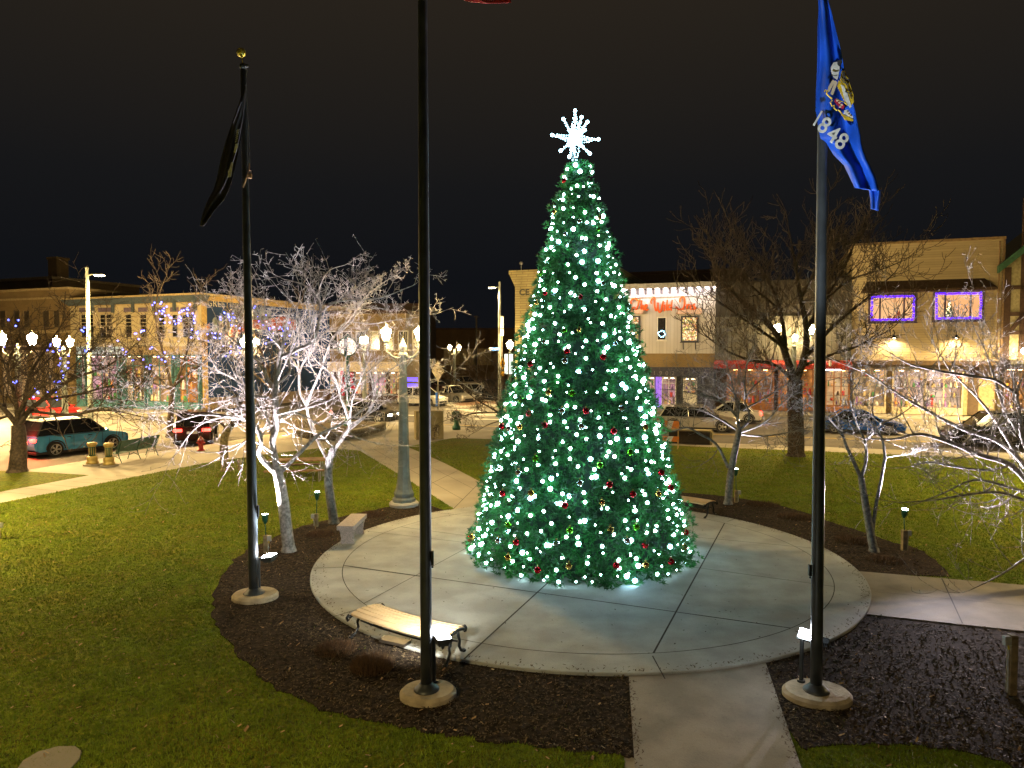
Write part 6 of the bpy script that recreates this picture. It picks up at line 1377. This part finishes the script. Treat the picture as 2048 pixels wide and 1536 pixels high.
r = rect(FR, sa, 1650, 723, 1665, 730); b = MB(); b.sphere(((r[0] + r[1]) / 2, -1.32, r[2] + .15), .13, 8, sz=2); b.obj('awning_emblem', M_wht, T)
# ---- tan clapboard building
sa, sb = FR.px(1702, 700)[0], FR.px(2004, 700)[0]
T = FR.thing('shop_building', 'tall tan clapboard building with two violet-outlined windows under a brown canopy', sa); Lt = sb - sa
ZT2 = FR.px(1850, 481)[1]; zs = FR.px(1850, 721)[1]; M_clap = boards('tan_clapboard', (.50, .41, .25), .19, 'Z', dark=.62)
b = MB(); b.bb((0, 0, zs), (Lt, DEPTH, ZT2)); b.obj('siding', M_clap, T)
b = MB(); b.bb((-.02, -.05, ZT2 - .16), (Lt + .05, DEPTH, ZT2 + .03)); b.bb((Lt - .12, -.04, zs), (Lt + .02, -.001, ZT2 - .163)); b.obj('trim', mat('trim_tan', (.28, .19, .10), .7), T)
b = MB(); b.bb((0, -.5, zs - .35), (Lt, .8, zs - .003)); b.obj('eave_band', mat('eave_brown', (.10, .06, .03), .7), T)
b = MB(); b.bb((0, .8, -.05), (Lt, DEPTH, zs - .353)); b.obj('shop_front', mat('shop_tan', (.34, .26, .15), .8), T)
# drain pipe, meter box and cable on the siding
b = MB(); b.tube([(Lt - .35, -.09, zs + .05), (Lt - .35, -.09, ZT2 - .3)], .05, 8); b.obj('downpipe', mat('trim_tan', (.28, .19, .10)), T)
b = MB(); b.bb((Lt - 1.5, -.14, zs + 2.4), (Lt - 1.2, -.002, zs + 2.9)); b.tube([(Lt - 1.35, -.05, zs + 2.9), (Lt - 1.35, -.05, zs + 4.6), (Lt - .5, -.05, zs + 4.7)], .02, 5); b.obj('meter_box', M_grey, T)
# canopy
x0, z0 = FR.px(1722, 583); x1, z1 = FR.px(1989, 575); xt0, zt0 = FR.px(1735, 566); xt1, zt1 = FR.px(1969, 554); x0 -= sa; x1 -= sa; xt0 -= sa; xt1 -= sa
zl_, zh = (z0 + z1) / 2, (zt0 + zt1) / 2
b = MB(); b.add([(x0, -.8, zl_), (x1, -.8, zl_), (xt1, -.001, zh), (xt0, -.001, zh), (x0, -.001, zl_), (x1, -.001, zl_), (x0, -.8, zl_ - .18), (x1, -.8, zl_ - .18), (x0, -.001, zl_ - .18), (x1, -.001, zl_ - .18)], [(0, 1, 2, 3), (0, 3, 4), (1, 5, 2), (6, 7, 1, 0), (6, 8, 9, 7), (6, 0, 4, 8), (7, 9, 5, 1)]); b.obj('canopy', mat('canopy_brown', (.055, .032, .018), .9, var=.3), T)
M_room2 = display('lit_room_pale', [(1., .52, .22), (.95, .47, .20), (1., .56, .26)], .95, .4, .85, 4)
viol = emis('violet_string', (.09, .01, 1.), 1.9)
for (xa, xb, ya, yb, mu, lab) in ((1741, 1829, 592, 641, (.22, .76), 'violet string lights framing the left upper window of the tan building'), (1870, 1963, 586, 638, (.22, .76), 'violet string lights framing the right upper window of the tan building')):
    r = rect(FR, sa, xa, ya, xb, yb); o = window(T, r, mat('violet_frame', (.10, .07, .13), .6), M_room2, .14, mull=mu, proud=.10)
    x0, x1, z0, z1 = r; c = Vector((x0, -.12, z0)); VT = thing('window_string_lights', lab, 'string lights', T.matrix_basis @ c, T.rotation_euler.z, 'violet window lights')
    per = [(x0 + .1 + (x1 - x0 - .2) * i / 22, zz) for i in range(23) for zz in (z0 + .09, z1 - .09)] + [(xx, z0 + .09 + (z1 - z0 - .18) * i / 10) for i in range(1, 10) for xx in (x0 + .1, x1 - .1)]
    b = MB(); b.box((0, 0, 0), (.14, .03, .14)); vm = b.mesh('bulb', viol)
    for x, z in per:
        o = bpy.data.objects.new('bulb', vm); col.objects.link(o); o.parent = VT; o.location = (x - c.x + rr.uniform(-.03, .03), 0, z - c.z + rr.uniform(-.03, .03))
    # things standing inside the window
r = rect(FR, sa, 1870, 586, 1963, 638); x0, x1, z0, z1 = r
it = thing('indoor_christmas_tree', 'small lit Christmas tree inside the right upper window', 'christmas tree', T.matrix_basis @ Vector((x0 + (x1 - x0) * .31, -.03, z0)), T.rotation_euler.z)
b = MB(); b.lathe([(.34, .2), (.02, 1.45)], (0, .0, 0), 10, sy=.08); b.obj('foliage', mat('indoor_fir', (.05, .12, .03), .8), it); b = MB(); [b.sphere((rr.uniform(-.3, .3) * (1 - k / 34), -.035, .25 + k * .035), .028, 6) for k in range(30)]; b.obj('light_garland', emis('warm_mini', (1., .75, .4), 5.), it)
tr = thing('exercise_machine', 'dark exercise machine standing inside the right upper window', 'exercise machine', T.matrix_basis @ Vector((x0 + (x1 - x0) * .60, -.03, z0)), T.rotation_euler.z)
b = MB(); b.tube([(-.5, 0, .12), (.3, 0, .12)], .03, 5); b.tube([(-.3, 0, .12), (-.28, 0, .9), (-.62, 0, .9), (-.62, 0, .15)], .025, 5); b.tube([(.0, 0, .12), (.3, 0, .7), (.1, 0, 1.1)], .03, 5); b.obj('frame', M_black, tr)
for x_, lab in ((1752, 'low red and violet ornaments on the sill of the left upper window'),):
    r_ = rect(FR, sa, 1780, 625, 1795, 638); ob = thing('ornament', lab, 'ornament', T.matrix_basis @ Vector((r_[0], -.06, r_[2])), T.rotation_euler.z); b = MB(); b.sphere((0, 0, .15), .12, 8); b.sphere((.3, 0, .12), .1, 8); b.box((.55, 0, .3), (.3, .05, .55)); b.obj('figures', mat('ornament_red', (.45, .12, .08), .6), ob)
for (xa, xb, m_) in ((1712, 1770, M_shopA), (1790, 1850, M_shopD), (1855, 1925, M_shopC), ):
    r = rect(FR, sa, xa, 738, xb, 800); shop_window(T, (r[0], r[1], .5, zs - .75), mat('cream_trim', (.5, .42, .3), .6), m_ if m_ is not M_shopC else M_shopD, .12, y0=.8)
r = rect(FR, sa, 1943, 735, 1962, 815); b = MB(); b.bb((r[0], .74, 0), (r[1], .799, zs - .5)); b.obj('door', mat('door_brown', (.08, .05, .03), .5), T)
r = rect(FR, sa, 1778, 734, 1850, 743); b = MB(); b.bb((r[0], .6, r[2]), (r[1], .7, r[3])); b.obj('signboard', mat('signboard_white', (.6, .58, .55), .6), T)
r = rect(FR, sa, 1958, 672, 1974, 676)
for k, xx in enumerate((1785, 1908)):
    q = rect(FR, sa, xx - 6, 672, xx + 6, 676); c = Vector(((q[0] + q[1]) / 2, -.75, q[2]))
    WL = thing('barn_lamp', ('left' if k == 0 else 'right') + ' dark gooseneck barn lamp lighting the tan clapboard', 'wall lamp', T.matrix_basis @ c, T.rotation_euler.z, 'gooseneck lamps on the tan building')
    b = MB(); b.lathe([(.27, -.02), (.24, .02), (.10, .14), (.07, .24)], (0, 0, 0), 14); b.obj('shade', M_iron, WL, True); b = MB(); b.tube([(0, 0, .22), (0, .05, .5), (0, .4, .62), (0, .74, .5)], .025, 6); b.obj('gooseneck', M_iron, WL)
    b = MB(); b.lathe([(.02, -.06), (.08, -.03), (.06, .0)], (0, 0, 0), 10); b.obj('bulb', emis('barn_bulb', (1., .72, .38), 40.), WL)
    o = lamp('SPOT', (0, 0, 0), 520, (1., .70, .34), .06, None, 140, .6); o.parent = WL; o.location = (0, .0, -.10); o.rotation_euler = (R(22), 0, 0)
# ---- half-timbered building at the right edge
sa = FR.px(2004, 700)[0] + .003
T = FR.thing('timbered_building', 'cream half-timbered building with a green-edged gable at the right edge', sa); Lh = 14
zr = FR.px(2010, 560)[1]; zk = FR.px(2048, 500)[1]; xk = FR.px(2048, 500)[0] - sa; slope = (zk - FR.px(2006, 532)[1]) / xk
M_stuc = mat('stucco', (.46, .42, .24), .9, bump=.3); M_beam = mat('dark_beam', (.07, .04, .025), .8)
ze = FR.px(2006, 535)[1]; za = ze + slope * 6
b = MB(); b.sweep([(0, .05, -.05), (Lh, .05, -.05), (Lh, .05, ze), (6.5, .05, za), (0, .05, ze)], 0, 0, (0, DEPTH, 0)); b.obj('wall', M_stuc, T)
b = MB(); 
def beam(x0, z0, x1, z1, w=.28):
    p, q = Vector((x0, 0, z0)), Vector((x1, 0, z1)); d = (q - p).normalized(); n = Vector((-d.z, 0, d.x)) * w / 2; b.sweep([p - n, q - n, q + n, p + n], 0, 0, (0, .046, 0))
rb = lambda x, y: (FR.px(x, y)[0] - sa, FR.px(x, y)[1])
beam(.15, 3.0, .15, ze, .6); xq = rb(2046, 600)[0]; beam(xq, zs, xq, za - .6, .35); 
for yy in (575, 628, 665): z = rb(2025, yy)[1]; beam(.45, z, 12, z, .3)
beam(.5, rb(2012, 662)[1], xq, rb(2045, 632)[1], .3); beam(xq + 2.8, zs, xq + 2.8, za - .8, .35)
b.obj('timber_frame', M_beam, T)
b = MB(); b.sweep([(-.5, -.6, ze - .45), (6.5, -.6, za + .2), (6.5, -.6, za + .75), (-.5, -.6, ze + .1)], 0, 0, (0, .5, 0)); b.sweep([(6.5, -.6, za + .2), (13.5, -.6, ze - .45), (13.5, -.6, ze + .1), (6.5, -.6, za + .75)], 0, 0, (0, .5, 0)); b.obj('bargeboard', mat('green_fascia', (.04, .13, .08), .7), T)
b = MB(); b.bb((.3, -.9, rb(2030, 728)[1]), (Lh, .04, rb(2030, 719)[1])); b.obj('porch_roof', mat('slate', (.16, .15, .12), .8), T)
for xa, xb in ((2008, 2026), (2030, 2060)): 
    r = rect(FR, sa, xa, 738, xb, 800); shop_window(T, (r[0], r[1], .6, r[3]), M_beam, M_shopB, .12)
lq = rb(2044, 702); WL = thing('wall_lamp', 'glaring warm wall lamp on the half-timbered building', 'wall lamp', T.matrix_basis @ Vector((lq[0], -.35, lq[1])), T.rotation_euler.z)
b = MB(); b.lathe([(.06, -.2), (.14, -.1), (.16, .12), (.05, .22)], (0, 0, 0), 10); b.obj('glass', emis('wall_lamp_glass', (1., .75, .45), 60.), WL); b = MB(); b.tube([(0, 0, .2), (0, .34, .3)], .03, 6); b.obj('bracket', M_iron, WL)
o = lamp('POINT', (0, 0, 0), 260, (1., .72, .40), .1); o.parent = WL; o.location = (0, -.25, -.1)

# ---- left row
FL = Facade(LO, LD)
s1 = 0.; s0 = FL.px(142, 690)[0]; T = FL.thing('shop_building', 'two-storey cream shop building with a slate-blue bracketed cornice', s0); Lc = -s0
ZT = FL.px(270, 592)[1]; zc = FL.px(270, 608)[1]; zs = FL.px(270, 686)[1]
M_cream = mat('cream_wall', (.50, .43, .27), .85, var=.12, scale=.8)
b = MB(); b.bb((0, 0, zs), (Lc, 24, zc)); b.obj('upper_wall', M_cream, T)
b = MB(); b.add([(-.1, -.1, zc + .003), (Lc + .1, -.1, zc + .003), (Lc + .5, -.55, ZT - .15), (-.5, -.55, ZT - .15), (-.5, .5, ZT - .15), (Lc + .5, .5, ZT - .15), (-.1, .5, zc + .003), (Lc + .1, .5, zc + .003)], [(0, 1, 2, 3), (3, 2, 5, 4), (1, 7, 5, 2), (0, 3, 4, 6)]); b.obj('cornice', mat('slate_blue', (.06, .085, .11), .7), T)
b = MB(); b.bb((-.6, -.65, ZT - .147), (Lc + .6, 24, ZT)); b.bb((-.12, -.14, zc - .1), (Lc + .1, -.001, zc + .002)); b.obj('roof_edge', mat('roof_edge', (.42, .33, .17), .7), T)
b = MB()
for xx in (190, 230, 270, 312, 353, 395): x_ = FL.px(xx, 605)[0] - s0; b.bb((x_ - .10, -.5, zc - .05), (x_ + .10, -.141, zc + .55)); b.bb((x_ - .09, -.35, zc - .7), (x_ + .09, -.142, zc - .053))
b.obj('bracket', mat('slate_blue', (.06, .085, .11)), T)
for (xa, xb, dbl) in ((163, 188, 1), (201, 225, 1), (252, 264, 0), (281, 294, 0), (318, 330, 0), (345, 356, 0), (366, 390, 1)):
    ya, yb = 630, 674; r = rect(FL, s0, xa, ya, xb, yb); window(T, r, mat('cream_frame', (.45, .40, .28), .6), M_pane, .09, mull=(.5,) if dbl else (), bars=(.5, .66, .83))
    b = MB(); b.bb((r[0] - .15, -.10, r[3] + .25), (r[1] + .15, -.002, r[3] + .62)); b.obj('lintel', mat('lintel_violet', (.13, .10, .16), .7), T)
b = MB(); b.bb((0, .4, -.05), (Lc, 24, zs - .303)); b.obj('shop_front', mat('shop_front_tan', (.40, .32, .2), .8), T)
b = MB(); b.bb((0, -.35, zs - .3), (Lc, .4, zs - .003)); b.obj('shop_cornice', mat('cream_trim2', (.55, .50, .40), .7), T)
r = rect(FL, s0, 155, 692, 238, 708); b = MB(); b.bb((r[0], -.12, r[2]), (r[1], .399, r[3])); b.obj('signboard', mat('sky_signboard', (.45, .55, .62), .5, em=(.5, .65, .75), es=.35), T)
Mt = Matrix.Translation((r[0] + .8, -.13, r[2] + .2)) @ Matrix.Rotation(R(90), 4, 'X'); textmesh('WELCOME', .5, .006, mat('sign_green', (.03, .12, .10), .6), 'lettering', T, Mt)
for (xa, xb, m_) in ((155, 172, M_shopD), (176, 236, M_shopC), (246, 290, M_shopA), (296, 345, M_shopA), (352, 398, M_shopB)):
    r = rect(FL, s0, xa, 712, xb, 790); shop_window(T, (r[0], r[1], .6, r[3]), mat('teal_trim', (.06, .16, .18), .6), m_, .10, y0=.4)
# painted mural on its side wall
FMd = Vector((.37, .93, 0)).normalized(); FM = Facade(LO, FMd); ml_ = FM.px(596, 650)[0]
T = FM.thing('painted_mural', 'blue painted mural reading GREETINGS on the side wall of the cream building', 0, 'mural')
b = MB(); b.bb((.55, -.06, 1.0), (21, -.01, ZT - .55)); b.obj('blue_field', mat('mural_blue', (.008, .032, .10), .8, var=.3, scale=.6), T)
b = MB(); b.bb((-.05, -.10, ZT - .53), (21.2, .0, ZT - .1)); b.bb((.0, -.10, .0), (.5, -.002, ZT - .55)); b.obj('border', mat('mural_border', (.45, .31, .12), .8), T)
sx, sz = FM.px(413, 612); Mt = Matrix.Translation((sx, -.07, sz)) @ Matrix.Rotation(R(90), 4, 'X'); textmesh('GREETINGS', .78, .004, mat('mural_letters', (.50, .46, .36), .8), 'lettering', T, Mt, sp=1.1)
b = MB(); M_sil = mat('mural_silver', (.26, .30, .30), .8, c2=(.10, .12, .13), scale=3)
for i, (x, y, h_) in enumerate(((424, 640, 26), (436, 634, 32), (450, 628, 40), (464, 620, 46), (478, 617, 48), (490, 615, 48), (504, 616, 42), (518, 618, 40), (532, 622, 34))):
    s_, z_ = FM.px(x, y); s2_, z2_ = FM.px(x + 12, y + h_); w = (s2_ - s_) * .82
    pts = [(s_, z2_)] + [(s_ + w * k / 6, z_ + .25 * math.sin(PI * k / 6)) for k in range(7)] + [(s_ + w, z2_)]
    b.sweep([(x_, -.075, zz) for x_, zz in pts], 0, 0, (0, .012, 0)); b.sweep([(s_ + w * .35, -.082, z2_ + .4), (s_ + w * .6, -.082, z2_ + .4), (s_ + w * .6, -.082, z_ - .5), (s_ + w * .35, -.082, z_ - .5)], 0, 0, (0, .005, 0), m=1)
b.obj('arched_shapes', [M_sil, mat('mural_brown', (.10, .06, .04), .8)], T)
b = MB(); b.sweep([(FM.px(x, y)[0], -.088, FM.px(x, y)[1]) for x, y in ((448, 668), (470, 650), (500, 640), (530, 640), (560, 632), (590, 640), (590, 660), (540, 662), (500, 655), (470, 672), (450, 680))][::-1], 0, 0, (0, .004, 0)); b.obj('ribbon', mat('mural_red', (.42, .08, .02), .8, var=.4, scale=2), T)
b = MB(); b.sweep([(FM.px(x, y)[0], -.09, FM.px(x, y)[1]) for x, y in ((411, 650), (417, 647), (418, 656), (412, 663))][::-1], 0, 0, (0, .004, 0)); b.obj('flower', mat('mural_orange', (.65, .22, .02), .8, var=.4), T)
b = MB(); b.bb((.6, -.055, 0), (21, -.0, .99)); b.obj('base', mat('mural_base', (.2, .15, .1), .8), T)
# tan brick row at the far left
sE = s0 - .01; sW = sE - 34; T = FL.thing('brick_building', 'tan brick two-storey row building at the far left with paired dark windows', sW); Lr = sE - sW
ZB = FL.px(100, 580)[1]; M_tb = brick('tan_brick', (.30, .21, .10), (.26, .18, .085), (.30, .24, .13), 2.)
zq = FL.px(100, 660)[1]
b = MB(); b.bb((0, 0, -.05), (Lr, 18, ZB)); b.obj('wall', M_tb, T)
b = MB(); b.bb((0, -.15, ZB - .003 + .003), (Lr, 18, ZB + .2)); b.bb((0, -.12, FL.px(100, 598)[1]), (Lr, -.001, FL.px(100, 594)[1])); b.bb((0, -.10, zq - .3), (Lr, -.001, zq)); b.obj('stone_band', mat('band_stone', (.38, .30, .17), .8), T)
for xa in (-62, -35, 0, 28, 48, 87, 108): r = rect(FL, sW, xa, 622, xa + 12, 654); window(T, r, mat('brick_win_frame', (.2, .15, .08), .7), mat('dull_pane', (.06, .05, .035), .3), .08)
for xa in (-40, 5, 38, 66, 90, 118): r = rect(FL, sW, xa, 690, xa + 18, 760); window(T, (r[0], r[1], .7, r[3]), mat('brick_win_frame', (.2, .15, .08)), mat('dull_shop', (.10, .07, .04), .3, em=(1., .6, .25), es=.25), .08, sill=False)
b = MB(); b.bb((0, -1.2, FL.px(100, 700)[1]), (Lr, -.101, FL.px(100, 694)[1])); b.obj('shop_canopy', M_beam, T)
FB = Facade(LO - LN * 18.5, LD); T2 = FB.thing('brick_building', 'taller dim brick block with a chimney rising behind the far left row', FB.px(-160, 560)[0]); o0 = FB.px(-160, 560)[0]
xr, zz = FB.px(104, 558); xr -= o0
b = MB(); b.bb((0, 0, -.05), (xr, 13, zz)); b.obj('wall', M_tb, T2); b = MB(); b.bb((-.2, -.15, zz + .003), (xr + .2, 13.1, zz + .35)); b.obj('coping', mat('band_stone', (.38, .30, .17)), T2)
x0c = FB.px(81, 540)[0] - o0; x1c, zch = FB.px(98, 516); x1c -= o0
b = MB(); b.bb((x0c, 1, zz + .353), (x1c, 2.6, zch)); b.bb((x0c - .12, .88, zch + .003), (x1c + .12, 2.72, zch + .3)); b.obj('chimney', M_tb, T2)
# ---- middle distance: street past the corner
def block(label, xa, ya, xb, yb, Y, depth, m, name='shop_building', ang=-.35, roof=None):
    p = W(xa, yb, Y); q = W(xb, ya, Y); T = thing(name, label, 'building', Vector((p.x, Y, -.1)), ang); L_ = (q.x - p.x) / max(.3, math.cos(ang)) ; H = q.z + .1
    b = MB(); b.bb((0, 0, 0), (L_, depth, H)); b.obj('wall', m, T)
    b = MB(); b.bb((-.2, -.2, H + .003), (L_ + .2, depth, H + .35)); b.obj('roof', roof or M_beam, T)
    return T, L_, H
T, L_, H = block('dim brown building with a lit storefront behind the near street lamp', 640, 628, 815, 770, 74, 6, mat('brown_wall', (.22, .16, .08), .85), ang=-.12)
b = MB(); b.bb((0, -.5, 2.9), (L_, -.001, 3.9)); b.obj('fascia', mat('fascia_cream', (.55, .46, .30), .7, em=(1., .7, .35), es=.12), T)
for i, m_ in enumerate((M_shopA, M_shopD, M_shopA, M_shopC, M_shopA)): shop_window(T, (L_ * (i + .08) / 5, L_ * (i + .92) / 5, .6, 2.8), M_beam, m_, .1)
x_ = W(829, 740, 74).x - T.location.x; b = MB(); b.bb((x_ - .5, -.2, 1.9), (x_ + .6, -.1, 2.3)); b.bb((x_ - .5, -.2, 1.35), (x_ + .6, -.1, 1.65)); b.obj('neon_sign', emis('neon_blue', (.08, .05, 1.), 2.5), T)
for i in range(7): window(T, (1. + i * 1.5, 1.9 + i * 1.5, 5.2, 7.0), M_wht, M_pane, .08)
T, L_, H = block('wide low brown brick building with boarded windows beyond the car park', 835, 660, 1040, 745, 130, 20, brick('brown_brick', (.20, .12, .05), (.17, .10, .045), (.2, .14, .08), 1.5), 'brick_building', 0., mat('roof_brown', (.10, .055, .035), .8))
for xx in (905, 938, 965): x_ = W(xx, 720, 130).x - T.location.x; b = MB(); b.bb((x_ - 1.6, -.08, 2.6), (x_ + 1.6, -.001, 5.6)); b.obj('boarded_window', mat('board_cream', (.45, .36, .18), .8), T)
T, L_, H = block('dark long roofed building above the mural wall end', 560, 612, 850, 760, 100, 14, mat('dim_wall', (.07, .05, .035), .9), ang=0.)
T, L_, H = block('dim building behind the white board shop', 1230, 552, 1460, 700, 82, 14, mat('dim_wall', (.07, .05, .035)), ang=-.34)
b = MB(); b.tube([W(1221, 540, 80) - T.location, W(1221, 510, 80) - T.location], .25, 8); 
sign('utility pole with a crossbar beyond the car park', 953, 760, [([(948, 632), (959, 634), (959, 635), (948, 634)], M_beam, 'crossbar')], Y=110, rp=.14, name='utility_pole', cat='utility pole')
# lights that belong to the shop fronts: each lit window throws its light out
for s_, pw, cc in ((8, 260, (1., .8, .7)), (17, 260, (1., .6, .3)), (27, 260, (1., .6, .3)), (37, 420, (1., .8, .6)), (45, 300, (1., .72, .5))):
    pass
